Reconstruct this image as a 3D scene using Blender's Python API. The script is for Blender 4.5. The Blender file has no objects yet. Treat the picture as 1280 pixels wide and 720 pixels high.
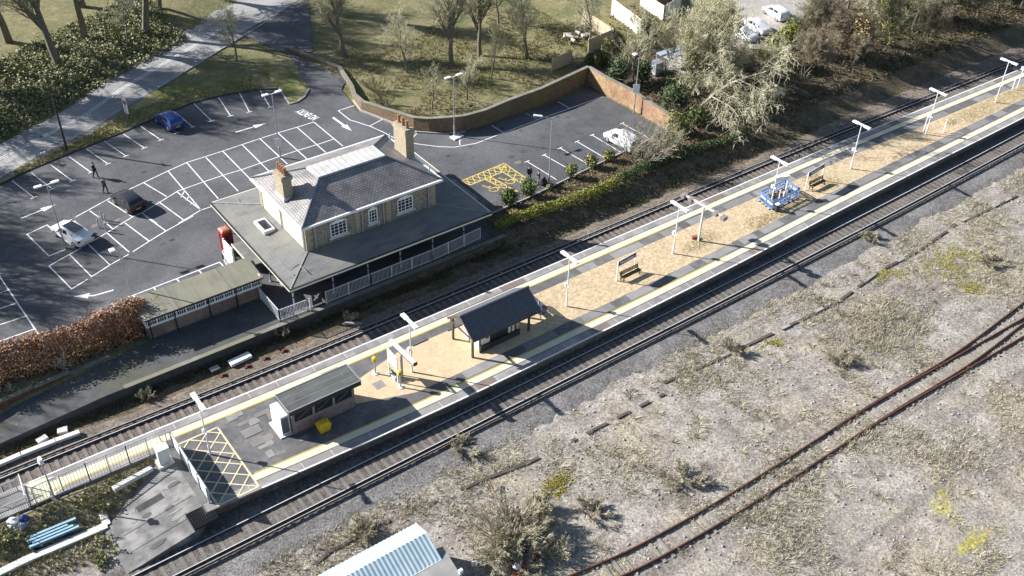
import bpy, bmesh, math, random
from mathutils import Vector, Matrix, noise
R = math.radians
C = bpy.context.scene.collection
scene = bpy.context.scene

# ------------------------------------------------------------------ camera (drone, 55 m up)
FPX, PIT, YAW, ROLL, CAMH = 1269.0, R(37.4017), R(52.6287), R(1.5055), 55.0
fw = Vector((math.cos(YAW)*math.cos(PIT), math.sin(YAW)*math.cos(PIT), -math.sin(PIT)))
rt = Vector((math.sin(YAW), -math.cos(YAW), 0)); up = rt.cross(fw)
r2 = rt*math.cos(ROLL)+up*math.sin(ROLL); u2 = -rt*math.sin(ROLL)+up*math.cos(ROLL)
cam = bpy.data.cameras.new('camera'); co = bpy.data.objects.new('camera', cam); C.objects.link(co)
co.matrix_world = Matrix(((r2.x, u2.x, -fw.x, 0), (r2.y, u2.y, -fw.y, 0), (r2.z, u2.z, -fw.z, CAMH), (0, 0, 0, 1)))
cam.sensor_width = 36; cam.lens = FPX/1280*36; cam.clip_end = 3000; cam.clip_start = 1
scene.camera = co

def P(px, py, z=1.0):
    """survey helper: the place on the level z that the drone saw at this photo pixel"""
    d = fw*FPX+r2*(px-640)-u2*(py-360)
    return Vector((0, 0, CAMH))+d*((z-CAMH)/d.z)

# ------------------------------------------------------------------ materials
MATS = {}
def nodes(name):
    m = bpy.data.materials.new(name); m.use_nodes = True
    n = m.node_tree.nodes; l = m.node_tree.links; b = n['Principled BSDF']
    return m, n, l, b
def lin(c): return (c[0], c[1], c[2], 1)
def M(name, c1, c2=None, scale=3.0, rough=.85, metal=0, bump=0, detail=5, c3=None, scale3=.3, amount3=.6, lo=.35, hi=.65,
      stretch=None, grain=0, gscale=20, gdist=.02, spec=.3, alpha=None):
    """noise mix of two colours, an optional broad third colour, fine grain and bump"""
    if name in MATS: return MATS[name]
    m, n, l, b = nodes(name)
    b.inputs['Roughness'].default_value = rough; b.inputs['Metallic'].default_value = metal
    b.inputs['Specular IOR Level'].default_value = spec
    if c2 is None: c2 = tuple(x*.75 for x in c1)
    tc = n.new('ShaderNodeTexCoord'); vec = tc.outputs['Object']
    if stretch:
        mp = n.new('ShaderNodeMapping'); mp.inputs['Scale'].default_value = stretch; l.new(vec, mp.inputs[0]); vec2 = mp.outputs[0]
    else: vec2 = vec
    t = n.new('ShaderNodeTexNoise'); t.inputs['Scale'].default_value = scale; t.inputs['Detail'].default_value = detail
    t.inputs['Roughness'].default_value = .65
    l.new(vec2, t.inputs['Vector'])
    r = n.new('ShaderNodeValToRGB'); r.color_ramp.elements[0].position = lo; r.color_ramp.elements[1].position = hi
    r.color_ramp.elements[0].color = lin(c1); r.color_ramp.elements[1].color = lin(c2)
    l.new(t.outputs[0], r.inputs[0]); col = r.outputs[0]
    if c3:
        t3 = n.new('ShaderNodeTexNoise'); t3.inputs['Scale'].default_value = scale3; t3.inputs['Detail'].default_value = 4
        l.new(vec, t3.inputs['Vector'])
        r3 = n.new('ShaderNodeValToRGB'); r3.color_ramp.elements[0].position = .48; r3.color_ramp.elements[1].position = .62
        r3.color_ramp.elements[1].color = (amount3,)*3+(1,)
        l.new(t3.outputs[0], r3.inputs[0])
        mx = n.new('ShaderNodeMixRGB'); l.new(r3.outputs[0], mx.inputs[0]); l.new(col, mx.inputs[1]); mx.inputs[2].default_value = lin(c3)
        col = mx.outputs[0]
    h = t.outputs[0]
    if grain:
        g = n.new('ShaderNodeTexVoronoi'); g.inputs['Scale'].default_value = gscale; l.new(vec, g.inputs['Vector'])
        sp = n.new('ShaderNodeSeparateColor'); l.new(g.outputs['Color'], sp.inputs[0])
        mr = n.new('ShaderNodeMapRange'); mr.inputs[3].default_value = 1-grain; mr.inputs[4].default_value = 1+grain
        l.new(sp.outputs[0], mr.inputs[0])
        mu = n.new('ShaderNodeMixRGB'); mu.blend_type = 'MULTIPLY'; mu.inputs[0].default_value = 1
        l.new(col, mu.inputs[1]); l.new(mr.outputs[0], mu.inputs[2]); col = mu.outputs[0]; h = sp.outputs[1]
    l.new(col, b.inputs['Base Color'])
    if bump:
        bp = n.new('ShaderNodeBump'); bp.inputs['Strength'].default_value = bump; bp.inputs['Distance'].default_value = gdist
        l.new(h, bp.inputs['Height']); l.new(bp.outputs[0], b.inputs['Normal'])
    MATS[name] = m; return m
def LEAF(name, cols, rough=.6, trans=.15):
    """one colour per leaf island"""
    if name in MATS: return MATS[name]
    m, n, l, b = nodes(name); b.inputs['Roughness'].default_value = rough; b.inputs['Specular IOR Level'].default_value = .2
    g = n.new('ShaderNodeNewGeometry'); r = n.new('ShaderNodeValToRGB'); cr = r.color_ramp
    while len(cr.elements) < len(cols): cr.elements.new(.5)
    for i, c in enumerate(cols):
        cr.elements[i].position = i/(len(cols)-1); cr.elements[i].color = lin(c)
    l.new(g.outputs['Random Per Island'], r.inputs[0]); l.new(r.outputs[0], b.inputs['Base Color'])
    MATS[name] = m; return m

# ------------------------------------------------------------------ mesh builder
class MB:
    def __init__(s): s.v = []; s.f = []; s.m = []
    def face(s, pts, mi=0):
        k = len(s.v); s.v += [tuple(p) for p in pts]; s.f.append(tuple(range(k, k+len(pts)))); s.m.append(mi)
    def add(s, vs, fs, mi=0):
        k = len(s.v); s.v += [tuple(p) for p in vs]
        for f in fs: s.f.append(tuple(i+k for i in f)); s.m.append(mi)
    def box(s, x0, x1, y0, y1, z0, z1, mi=0):
        s.add([(x0,y0,z0),(x1,y0,z0),(x1,y1,z0),(x0,y1,z0),(x0,y0,z1),(x1,y0,z1),(x1,y1,z1),(x0,y1,z1)],
              [(3,2,1,0),(4,5,6,7),(0,1,5,4),(1,2,6,5),(2,3,7,6),(3,0,4,7)], mi)
    def beam(s, a, b, w, h, mi=0, upv=(0,0,1)):
        a = Vector(a); b = Vector(b); d = (b-a).normalized(); u = Vector(upv)
        if abs(d.dot(u)) > .98: u = Vector((1,0,0))
        sd = d.cross(u).normalized()*w/2; uu = sd.cross(d).normalized()*h/2
        s.add([a-sd-uu,a+sd-uu,a+sd+uu,a-sd+uu,b-sd-uu,b+sd-uu,b+sd+uu,b-sd+uu],
              [(3,2,1,0),(4,5,6,7),(0,1,5,4),(1,2,6,5),(2,3,7,6),(3,0,4,7)], mi)
    def tube(s, pts, rad, n=8, mi=0, cap=True):
        pts = [Vector(p) for p in pts]; k0 = len(s.v)
        if not isinstance(rad, (list, tuple)): rad = [rad]*len(pts)
        for i, p in enumerate(pts):
            d = (pts[min(i+1, len(pts)-1)]-pts[max(i-1, 0)])
            if d.length < 1e-9: d = Vector((0,0,1))
            d.normalize(); u = Vector((1,0,0)) if abs(d.x) < .8 else Vector((0,1,0))
            a = d.cross(u).normalized(); b = d.cross(a)
            for j in range(n):
                t = 2*math.pi*j/n; q = p+(a*math.cos(t)+b*math.sin(t))*rad[i]; s.v.append((q.x,q.y,q.z))
        for i in range(len(pts)-1):
            for j in range(n):
                s.f.append((k0+i*n+j, k0+(i+1)*n+j, k0+(i+1)*n+(j+1)%n, k0+i*n+(j+1)%n)); s.m.append(mi)
        if cap and n > 3:
            s.f.append(tuple(k0+j for j in range(n))); s.m.append(mi)
            s.f.append(tuple(k0+(len(pts)-1)*n+j for j in reversed(range(n)))); s.m.append(mi)
    def prism(s, poly, z0, z1, mi=0):
        n = len(poly); k = len(s.v)
        area = sum(poly[i][0]*poly[(i+1)%n][1]-poly[(i+1)%n][0]*poly[i][1] for i in range(n))
        if area < 0: poly = list(reversed(poly))
        f0 = z0 if callable(z0) else (lambda x, y: z0); f1 = z1 if callable(z1) else (lambda x, y: z1)
        s.v += [(p[0],p[1],f0(p[0],p[1])) for p in poly]+[(p[0],p[1],f1(p[0],p[1])) for p in poly]
        s.f.append(tuple(k+i for i in reversed(range(n)))); s.f.append(tuple(k+n+i for i in range(n))); s.m += [mi, mi]
        for i in range(n):
            j = (i+1)%n; s.f.append((k+i,k+j,k+n+j,k+n+i)); s.m.append(mi)
    def blob(s, c, r, mi=0, seed=0, amp=.25, n=2):
        bm = bmesh.new(); bmesh.ops.create_icosphere(bm, subdivisions=n, radius=1)
        k = len(s.v); c = Vector(c)
        for v in bm.verts:
            q = v.co*(1+amp*noise.noise(v.co*1.7+Vector((seed*3.1, seed, 0))))
            s.v.append((c.x+q.x*r[0], c.y+q.y*r[1], c.z+q.z*r[2]))
        for f in bm.faces: s.f.append(tuple(k+v.index for v in f.verts)); s.m.append(mi)
        bm.free()
    def build(s, name, mats, parent=None, smooth=False, bevel=0):
        me = bpy.data.meshes.new(name)
        o = Vector((0,0,0)) if parent is None else parent.matrix_basis.translation.copy()
        if parent is not None and parent.parent is not None: o = o+parent.parent.matrix_basis.translation
        me.from_pydata([(a-o.x, b-o.y, c-o.z) for a, b, c in s.v] if o.length > 0 else s.v, [], s.f)
        if not isinstance(mats, (list, tuple)): mats = [mats]
        for m in mats: me.materials.append(m)
        if len(mats) > 1: me.polygons.foreach_set('material_index', s.m)
        if smooth: me.polygons.foreach_set('use_smooth', [True]*len(me.polygons))
        me.update()
        ob = bpy.data.objects.new(name, me); C.objects.link(ob)
        if parent is not None: ob.parent = parent
        if bevel:
            bv = ob.modifiers.new('bevel', 'BEVEL'); bv.width = bevel; bv.segments = 1; bv.limit_method = 'ANGLE'
        return ob

def tag(o, label, cat, group=None, kind=None):
    if label: o['label'] = label
    if cat: o['category'] = cat
    if group: o['group'] = group
    if kind: o['kind'] = kind
    return o
def thing(name, label, cat, loc=(0,0,0), rz=0, group=None):
    o = bpy.data.objects.new(name, None); C.objects.link(o); o.location = loc; o.rotation_euler = (0,0,rz)
    o.empty_display_size = .2
    return tag(o, label, cat, group)
def clone(root, loc, rz=0, label=None, parent=None, scale=None):
    r = root.copy(); C.objects.link(r)
    if parent is None:
        r.location = loc; r.rotation_euler = (0,0,rz)
        if label: r['label'] = label
        if scale: r.scale = scale
    else: r.parent = parent
    for ch in list(root.children): clone(ch, None, parent=r)
    return r
def struct(name, mb, mat, **k):
    return tag(mb.build(name, mat, **k), None, None, kind='structure')
def smooth(t): t = max(0, min(1, t)); return t*t*(3-2*t)
def interp(tab, x):
    if x <= tab[0][0]:
        a, b = tab[0], tab[1]; return a[1]+(x-a[0])*(b[1]-a[1])/(b[0]-a[0])
    for a, b in zip(tab, tab[1:]):
        if x <= b[0]: t = (x-a[0])/(b[0]-a[0]); return a[1]+(b[1]-a[1])*t
    a, b = tab[-2], tab[-1]; return b[1]+(x-b[0])*(b[1]-a[1])/(b[0]-a[0])

# ------------------------------------------------------------------ palette
white = M('white_paint', (.74,.75,.76), (.62,.63,.64), 2, rough=.45)
offwhite = M('cream_paint', (.68,.64,.54), (.6,.56,.46), 1.5, rough=.6)
galv = M('galvanised_steel', (.46,.48,.5), (.36,.38,.4), 3, rough=.45, metal=.6)
greyp = M('grey_paint', (.36,.38,.41), (.28,.3,.33), 2, rough=.5)
darkp = M('dark_paint', (.03,.032,.036), (.045,.045,.05), 2, rough=.5)
blackp = M('black_paint', (.012,.012,.014), (.02,.02,.022), 2, rough=.35)
bluep = M('blue_paint', (.03,.06,.22), (.025,.05,.16), 3, rough=.4)
redp = M('red_paint', (.42,.035,.025), (.3,.03,.022), 3, rough=.4)
yellowp = M('yellow_paint', (.62,.42,.02), (.5,.33,.02), 3, rough=.5)
glass = M('window_glass', (.02,.025,.03), (.035,.04,.05), .8, rough=.08, spec=.6)
rubber = M('rubber', (.012,.012,.012), (.02,.02,.02), 5, rough=.8)
steel = M('rail_steel', (.34,.33,.32), (.26,.24,.22), 2, rough=.3, metal=.8)
rust = M('rusty_steel', (.13,.055,.035), (.075,.035,.025), 2, rough=.9)
wood_old = M('weathered_wood', (.2,.15,.09), (.12,.09,.055), 3, stretch=(1,8,8), rough=.9)
concrete = M('concrete', (.34,.33,.31), (.25,.245,.23), 1.2, c3=(.17,.165,.155), scale3=.5, rough=.9, bump=.2)
palecon = M('pale_concrete', (.6,.59,.56), (.48,.47,.44), 1.5, rough=.9, bump=.2)
tarmac = M('tarmac', (.062,.063,.069), (.087,.088,.094), .55, c3=(.125,.125,.132), scale3=.12, amount3=.6, rough=.85, grain=.18, gscale=9, bump=.25, gdist=.01, detail=8)
roadm = M('old_road', (.19,.187,.188), (.26,.255,.25), .6, c3=(.33,.32,.305), scale3=.2, rough=.9, grain=.15, gscale=8, stretch=(.5,1.3,1))
markm = M('road_paint', (.68,.68,.68), (.3,.3,.305), 3.5, rough=.6, lo=.5, hi=.78, detail=8)
ymark = M('yellow_road_paint', (.66,.5,.13), (.5,.38,.11), 4, rough=.6)
kerbm = M('kerb_stone', (.36,.35,.33), (.27,.265,.25), 2, rough=.9)
dkerb = M('dark_kerb', (.03,.03,.032), (.05,.05,.05), 2, rough=.9)
flint = M('flint_wall', (.27,.25,.215), (.13,.12,.105), 9, c3=(.3,.26,.19), scale3=.8, amount3=.35, grain=.45, gscale=13, rough=.85, bump=.4)
ybrick = M('yellow_brick', (.35,.3,.215), (.26,.22,.16), 6, rough=.9, grain=.18, gscale=9)
sign_white = M('sign_white', (.8,.8,.8), (.74,.74,.75), 1, rough=.4)
navy = M('navy_board', (.02,.03,.12), (.025,.035,.14), 1, rough=.4)

# ------------------------------------------------------------------ the lie of the land
U_TAB = [(-30,58.4),(-5,57.75),(5,57.65),(20,57.15),(40,57.0),(88,56.8),(123,56.05),(160,55.2)]
L_TAB = [(-5,48.5),(10,48.0),(21,47.4),(32,47.02),(50,47.05),(60,47.2),(78,47.8),(95,48.15),(110,48.4),(140,49.1),(160,49.6)]
def US(x): return sum(interp(U_TAB, x+d) for d in (-6,-3,0,3,6))/5
def LS(x): return sum(interp(L_TAB, x+d) for d in (-4,-2,0,2,4))/5
def far_c(x): return US(x)+1.42
def near_c(x): return 45.68+.00025*max(0, x-50)**2
BANK = [(P(u, v).x, P(u, v).y) for u, v in ((-200,265),(0,179),(60,149),(105,122.5),(116,111))]+[(44.0,126.5),(75,147)]
def terr(x, y):
    """north of the line: up to the old platform and car park, a bank further along"""
    a = smooth((x-45)/4); y0 = 63.15*(1-a)+61.2*a; y1 = 63.4*(1-a)+64.4*a
    lf = 1-smooth((x-9)/4); y0 += lf*2.6; y1 += lf*2.9
    z = .93*smooth((y-y0)/(y1-y0))+.25*lf*smooth((y-62.3)/1.5)*(1-smooth((y-y0)/(y1-y0)))
    z += 1.6*smooth((x-76)/14)*smooth((y-65)/11)
    z += .35*smooth((x-90)/20)*smooth((y-62)/6)
    if y > 95 and x < 80: z += .9*smooth((y-.5-interp(BANK, x))/4)*smooth((80-x)/10)
    return z
def PT(px, py):
    z = 1.0
    for _ in range(12):
        p = P(px, py, z); z = z*.4+.6*(terr(p.x, p.y) if p.y > 60 else 0)
    return Vector((p.x, p.y, terr(p.x, p.y) if p.y > 60 else 0))

waste = None
def waste_material():
    m, n, l, b = nodes('wasteland'); b.inputs['Roughness'].default_value = .95; b.inputs['Specular IOR Level'].default_value = .15
    tc = n.new('ShaderNodeTexCoord'); v = tc.outputs['Object']
    def ns(scale, detail=5, rough=.65, off=0):
        mp = n.new('ShaderNodeMapping'); mp.inputs['Location'].default_value = (off, off*.7, 0); l.new(v, mp.inputs[0])
        t = n.new('ShaderNodeTexNoise'); t.inputs['Scale'].default_value = scale; t.inputs['Detail'].default_value = detail
        t.inputs['Roughness'].default_value = rough; l.new(mp.outputs[0], t.inputs['Vector']); return t.outputs[0]
    def ramp(src, a, bb):
        r = n.new('ShaderNodeValToRGB'); r.color_ramp.elements[0].position = a; r.color_ramp.elements[1].position = bb; l.new(src, r.inputs[0]); return r.outputs[0]
    def mix(f, a, bb, mode='MIX'):
        x = n.new('ShaderNodeMixRGB'); x.blend_type = mode
        if isinstance(f, float): x.inputs[0].default_value = f
        else: l.new(f, x.inputs[0])
        for i, q in ((1, a), (2, bb)):
            if isinstance(q, tuple): x.inputs[i].default_value = lin(q)
            else: l.new(q, x.inputs[i])
        return x.outputs[0]
    stone = mix(ramp(ns(.5), .4, .62), (.215,.19,.168), (.325,.295,.262))
    dry = mix(ramp(ns(2.2), .35, .65), (.25,.215,.155), (.34,.305,.225))
    c = mix(ramp(ns(.16, 8, .72, 5), .5, .66), stone, dry)
    c = mix(ramp(ns(.35, 8, .75, 31), .54, .68), c, (.11,.095,.075))
    c = mix(ramp(ns(.09, 8, .7, 77), .64, .72), c, (.34,.3,.05))
    mp = n.new('ShaderNodeMapping'); mp.inputs['Scale'].default_value = (.035,.42,1); l.new(v, mp.inputs[0])
    tk = n.new('ShaderNodeTexNoise'); tk.inputs['Scale'].default_value = 1; tk.inputs['Detail'].default_value = 6; l.new(mp.outputs[0], tk.inputs['Vector'])
    c = mix(ramp(tk.outputs[0], .53, .66), c, (.155,.138,.122))
    g = n.new('ShaderNodeTexVoronoi'); g.inputs['Scale'].default_value = 8; l.new(v, g.inputs['Vector'])
    s = n.new('ShaderNodeSeparateColor'); l.new(g.outputs['Color'], s.inputs[0])
    mr = n.new('ShaderNodeMapRange'); mr.inputs[3].default_value = .62; mr.inputs[4].default_value = 1.38; l.new(s.outputs[0], mr.inputs[0])
    c = mix(1.0, c, mr.outputs[0], 'MULTIPLY')
    l.new(c, b.inputs['Base Color'])
    bp = n.new('ShaderNodeBump'); bp.inputs['Strength'].default_value = .7; bp.inputs['Distance'].default_value = .06
    l.new(s.outputs[1], bp.inputs['Height']); l.new(bp.outputs[0], b.inputs['Normal'])
    return m
waste = waste_material()
soil = M('rough_grass_soil', (.12,.115,.05), (.2,.17,.09), 1.1, c3=(.075,.09,.03), scale3=.18, rough=.95, grain=.3, gscale=7, bump=.5, gdist=.05)
bankm = M('leaf_litter', (.085,.065,.042), (.15,.115,.075), 1.2, c3=(.05,.055,.022), scale3=.25, rough=.95, grain=.35, gscale=7, bump=.5, gdist=.06)
ballast = M('brown_ballast', (.2,.165,.13), (.13,.108,.088), 1.5, c3=(.1,.085,.07), scale3=.3, rough=.95, grain=.5, gscale=11, bump=.7, gdist=.05)
gballast = M('grey_ballast', (.15,.142,.14), (.1,.095,.092), 1.5, c3=(.2,.19,.185), scale3=.3, rough=.95, grain=.5, gscale=11, bump=.7, gdist=.05)
verge = M('verge_grass', (.1,.125,.03), (.19,.18,.06), 1.2, c3=(.3,.25,.12), scale3=.3, amount3=.85, rough=.95, grain=.25, gscale=9, bump=.4, gdist=.04)

b = MB()                                                     # southern ground: flat, out past everything
xs = [-700,-200]+[-60+4*i for i in range(70)]+[300,900]; ys = [-700,-150,-40]+[-20+4*i for i in range(21)]
g0 = {}
for i, x in enumerate(xs):
    for j, y in enumerate(ys): b.v.append((x, y, -.05 if y < 60.5 else -.35))
for i in range(len(xs)-1):
    for j in range(len(ys)-1):
        k = i*len(ys)+j; b.f.append((k, k+len(ys), k+len(ys)+1, k+1)); b.m.append(0)
struct('ground', b, waste)
b = MB()                                                     # northern ground
xs = [-700,-250]+[-60+2*i for i in range(120)]+[230,350,900]; ys = [60.6,61.2,61.8,62.3,62.8,63.1,63.25,63.4,63.8,64.4]+[65+1.0*i for i in range(50)]+[116+4*i for i in range(20)]+[260,500,900]
for x in xs:
    for y in ys: b.v.append((x, y, terr(x, y)-.03+(.12*noise.noise(Vector((x*.4, y*.4, 0))) if (y > 64.5 and x > 78) or (y > 110 and y > interp(BANK, x)+2.5) else 0)))
for i in range(len(xs)-1):
    for j in range(len(ys)-1):
        k = i*len(ys)+j; b.f.append((k, k+len(ys), k+len(ys)+1, k+1)); b.m.append(1 if (xs[i] >= 76 and ys[j] <= 85) or (xs[i] >= 45 and ys[j] < 68.5) or ys[j] < 63.2 else 0)
struct('grass_ground', b, [soil, bankm], smooth=True)

def strip(name, f0, f1, x0, x1, z, mat, step=2.0, nz=0, sink=None):
    b = MB(); n = max(2, int((x1-x0)/step)); m = 6 if nz or sink else 1
    for i in range(n+1):
        x = x0+(x1-x0)*i/n
        for j in range(m+1):
            y = f0(x)+(f1(x)-f0(x))*j/m
            b.v.append((x, y, z+nz*noise.noise(Vector((x*.7, y*.7, 1)))-(.09 if (sink == 'lo' and j == 0) or (sink == 'hi' and j == m) else 0)))
    for i in range(n):
        for j in range(m):
            k = i*(m+1)+j; b.f.append((k, k+m+1, k+m+2, k+1)); b.m.append(0)
    return struct(name, b, mat)
jag = lambda x, k: .7*noise.noise(Vector((x*.22, k, 0)))+.45*noise.noise(Vector((x*.9, k, 3)))+.3*noise.noise(Vector((x*2.7, k, 7)))
strip('ballast_bed', lambda x: near_c(x)-3.9+jag(x, 5), lambda x: LS(x)+.3 if x > 11 else near_c(x)+2.2, -40, 190, .0, gballast, step=.3, sink='lo')
strip('far_ballast_bed', lambda x: US(x)-.3, lambda x: US(x)+4.3+jag(x, 2)*.7+(1.8*smooth((x-80)/20)), -40, 190, .004, ballast, step=.4, sink='hi')

trackbed = M('oily_track_bed', (.12,.105,.094), (.08,.07,.064), 1.2, c3=(.15,.13,.115), scale3=.4, rough=.95, grain=.45, gscale=11, bump=.7, gdist=.05)
strip('track_bed', lambda x: near_c(x)-1.75+jag(x, 11)*.35, lambda x: LS(x)+.25 if x > 11 else near_c(x)+1.7, -40, 190, .035, trackbed, step=.4, sink='lo')
strip('far_track_bed', lambda x: US(x)-.25, lambda x: far_c(x)+1.3+jag(x, 13)*.3, -40, 190, .01, trackbed, step=.4)
# ------------------------------------------------------------------ railway tracks
def rail_mesh(cf, off, z, x0, x1, w=.075, h=.15, step=2.5, foot=True):
    b = MB(); n = int((x1-x0)/step)
    prof = [(-w,0),(-w,.02),(-w*.25,.045),(-w*.25,h-.045),(-w*.5,h-.03),(-w*.5,h),(w*.5,h),(w*.5,h-.03),(w*.25,h-.045),(w*.25,.045),(w,.02),(w,0)]
    for i in range(n+1):
        x = x0+(x1-x0)*i/n
        for py, pz in prof: b.v.append((x, cf(x)+off+py, z+pz))
    k = len(prof)
    for i in range(n):
        for j in range(k):
            q = i*k+j; r = i*k+(j+1)%k; b.f.append((q, r, r+k, q+k)); b.m.append(1 if j == 5 else 0)
    return b
def track(label, cf, side, x0, x1, sl0, slm, jag):
    t = thing('railway_track', label, 'railway track', (x0, cf(x0), 0), group='running lines beside the island platform')
    rnd = random.Random(7)
    for s in (-.75, .75): rail_mesh(cf, s, .05, x0, x1).build('rail', [M('rail_side', (.085,.065,.055), (.06,.048,.042), 2, rough=.9), M('rail_head', (.6,.6,.6), (.5,.5,.5), 2, rough=.35, metal=.25)], t)
    rail_mesh(cf, side*1.17, .13, x0, x1, w=.07, h=.14).build('conductor_rail', [M('conductor_side', (.09,.07,.06), (.06,.05,.045), 1, rough=.8), M('conductor_head', (.36,.34,.32), (.28,.26,.25), 1, rough=.5, metal=.2)], t)
    pots = MB()
    for i in range(int((x1-x0)/2.6)):
        x = x0+1+2.6*i; pots.box(x-.07, x+.07, cf(x)+side*1.17-.07, cf(x)+side*1.17+.07, .02, .13)
    tag(pots.build('insulators', palecon, t), None, None, kind='stuff')
    sm = MB(); i = 0; x = x0+.3
    rest = MB()
    def one(bb, x, jit):
        c = cf(x); bb.box(x-.13, x+.13, c-1.28-jit, c+1.28+jit*.5, -.06, .048)
    while x < x1:
        jit = rnd.uniform(0, jag)
        if sl0 <= x and i < 98:
            q = MB(); one(q, x, jit); q.build('sleeper', slm, t); i += 1
        else: one(rest, x, jit)
        x += .66
    tag(rest.build('sleepers', slm, t), None, None, kind='stuff')
    return t
timber = M('sleeper_timber', (.12,.1,.085), (.2,.17,.145), 1.4, rough=.95, bump=.2)
consl = M('sleeper_concrete', (.17,.155,.138), (.12,.11,.1), 1.1, rough=.95, bump=.2)
track('far running line in the station building shade, beside the platform edge nearest the car park', far_c, 1, -40, 190, -1, timber, .25)
track('near running line below the platform edge facing the gravel wasteland', near_c, -1, -40, 190, 9, consl, .1)

def siding(label, pts, dz=0, skip=0):
    """two rusty rails along a curved centre line"""
    t = thing('siding_track', label, 'railway track', (pts[0][0], pts[0][1], 0), group='rusty sidings in the wasteland')
    dense = []
    for a, c in zip(pts, pts[1:]):
        for k in range(6): dense.append(Vector(a).lerp(Vector(c), k/6))
    dense.append(Vector(pts[-1]))
    for _ in range(6): dense = [dense[0]]+[(dense[i-1]+dense[i]*2+dense[i+1])/4 for i in range(1, len(dense)-1)]+[dense[-1]]
    for s in (-.75, .75):
        b = MB(); ring = []
        for i, p in enumerate(dense):
            d = (dense[min(i+1, len(dense)-1)]-dense[max(i-1, 0)]).normalized(); nrm = Vector((-d.y, d.x, 0)); c = p+nrm*s
            for w, z in ((-.07,.0),(-.045,.15),(.045,.15),(.07,.0)): q = c+nrm*w; b.v.append((q.x, q.y, z+dz))
        for i in range(len(dense)-1):
            for j in range(3): k = i*4+j; b.f.append((k, k+1, k+5, k+4)); b.m.append(0)
        b.build('rail', rust, t)
    L = [0]
    for a, c in zip(dense, dense[1:]): L.append(L[-1]+(c-a).length)
    b = MB(); s = .4+skip; i = 0
    while s < L[-1]:
        while L[i+1] < s: i += 1
        p = dense[i].lerp(dense[i+1], (s-L[i])/(L[i+1]-L[i])); d = (dense[i+1]-dense[i]).normalized(); nr = Vector((-d.y, d.x, 0))
        q = MB(); sz = -.05+.035*math.sin(s*1.7); q.beam(p-nr*1.2+Vector((0,0,sz)), p+nr*1.2+Vector((0,0,sz)), .24, .08)
        if s < 62: q.build('sleeper', M('old_sleeper', (.25,.225,.19), (.19,.17,.145), 1.3, rough=.95), t)
        else: b.v.extend(q.v); k = len(b.v)-len(q.v); b.f.extend([tuple(x+k for x in f) for f in q.f]); b.m.extend(q.m)
        s += .75
    if b.v: tag(b.build('sleepers', MATS['old_sleeper'], t), None, None, kind='stuff')
def sp(px, py): p = P(px, py, .1); return (p.x, p.y, 0)
siding('rusty siding sweeping along the bottom edge past the red hose and up to the right', [sp(690,742), sp(735,724), sp(800,696), sp(900,640), sp(1000,577), sp(1110,504), sp(1206,448), sp(1280,390), sp(1400,300)])
siding('rusty siding diverging on the far right, the outer leg of the turnout', [sp(1040,550), sp(1125,497), sp(1215,446), sp(1280,408), sp(1400,340)], -.012, 13)

# ------------------------------------------------------------------ island platform
PZ = .95
slabs = M('platform_slabs', (.185,.173,.168), (.24,.226,.22), .5, c3=(.29,.275,.265), scale3=.45, amount3=.7, rough=.9, grain=.12, gscale=1.3, bump=.1)
tactile = M('tactile_paving', (.59,.545,.4), (.51,.47,.345), .7, rough=.9)
pathasph = M('platform_asphalt', (.1,.099,.102), (.145,.141,.14), .5, c3=(.085,.085,.088), scale3=.4, amount3=.8, rough=.9, grain=.15, gscale=3)
gravel = M('tan_gravel', (.47,.365,.235), (.4,.305,.195), 4, c3=(.4,.33,.205), scale3=.18, amount3=.5, rough=.95, grain=.2, gscale=4.5, bump=.5, gdist=.07)
sandy = M('sandy_surface', (.53,.405,.26), (.46,.355,.225), .8, c3=(.42,.34,.225), scale3=.5, rough=.95, grain=.1, gscale=6)
wallbrick = M('platform_wall_brick', (.1,.085,.075), (.16,.13,.11), 2, rough=.95, grain=.25, gscale=5)
b = MB(); X0, X1 = 11.2, 190; n = 90
for i in range(n+1):
    x = X0+(X1-X0)*i/n; u = US(x); l = LS(x)
    b.v += [(x,l+.22,-.1),(x,l+.22,PZ-.12),(x,l,PZ-.12),(x,l,PZ),(x,u,PZ),(x,u,PZ-.12),(x,u-.22,PZ-.12),(x,u-.22,-.1)]
for i in range(n):
    for j in range(7):
        k = i*8+j; b.f.append((k, k+8, k+9, k+1)); b.m.append(0 if j in (3,) else (2 if j in (2,4) else 1))
b.f.append(tuple(range(7, -1, -1))); b.m.append(1)
struct('platform', b, [pathasph, wallbrick, slabs])
E1 = .004
def pstrip(name, side, d0, d1, x0, x1, lvl, mat, step=1.5):
    e = (lambda x: US(x)) if side > 0 else (lambda x: LS(x)); sg = -1 if side > 0 else 1
    f = lambda x: (e(x)+sg*d0); g = lambda x: (e(x)+sg*d1)
    return strip(name, f if side < 0 else g, g if side < 0 else f, x0, x1, PZ+E1*lvl, mat, step)
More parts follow.
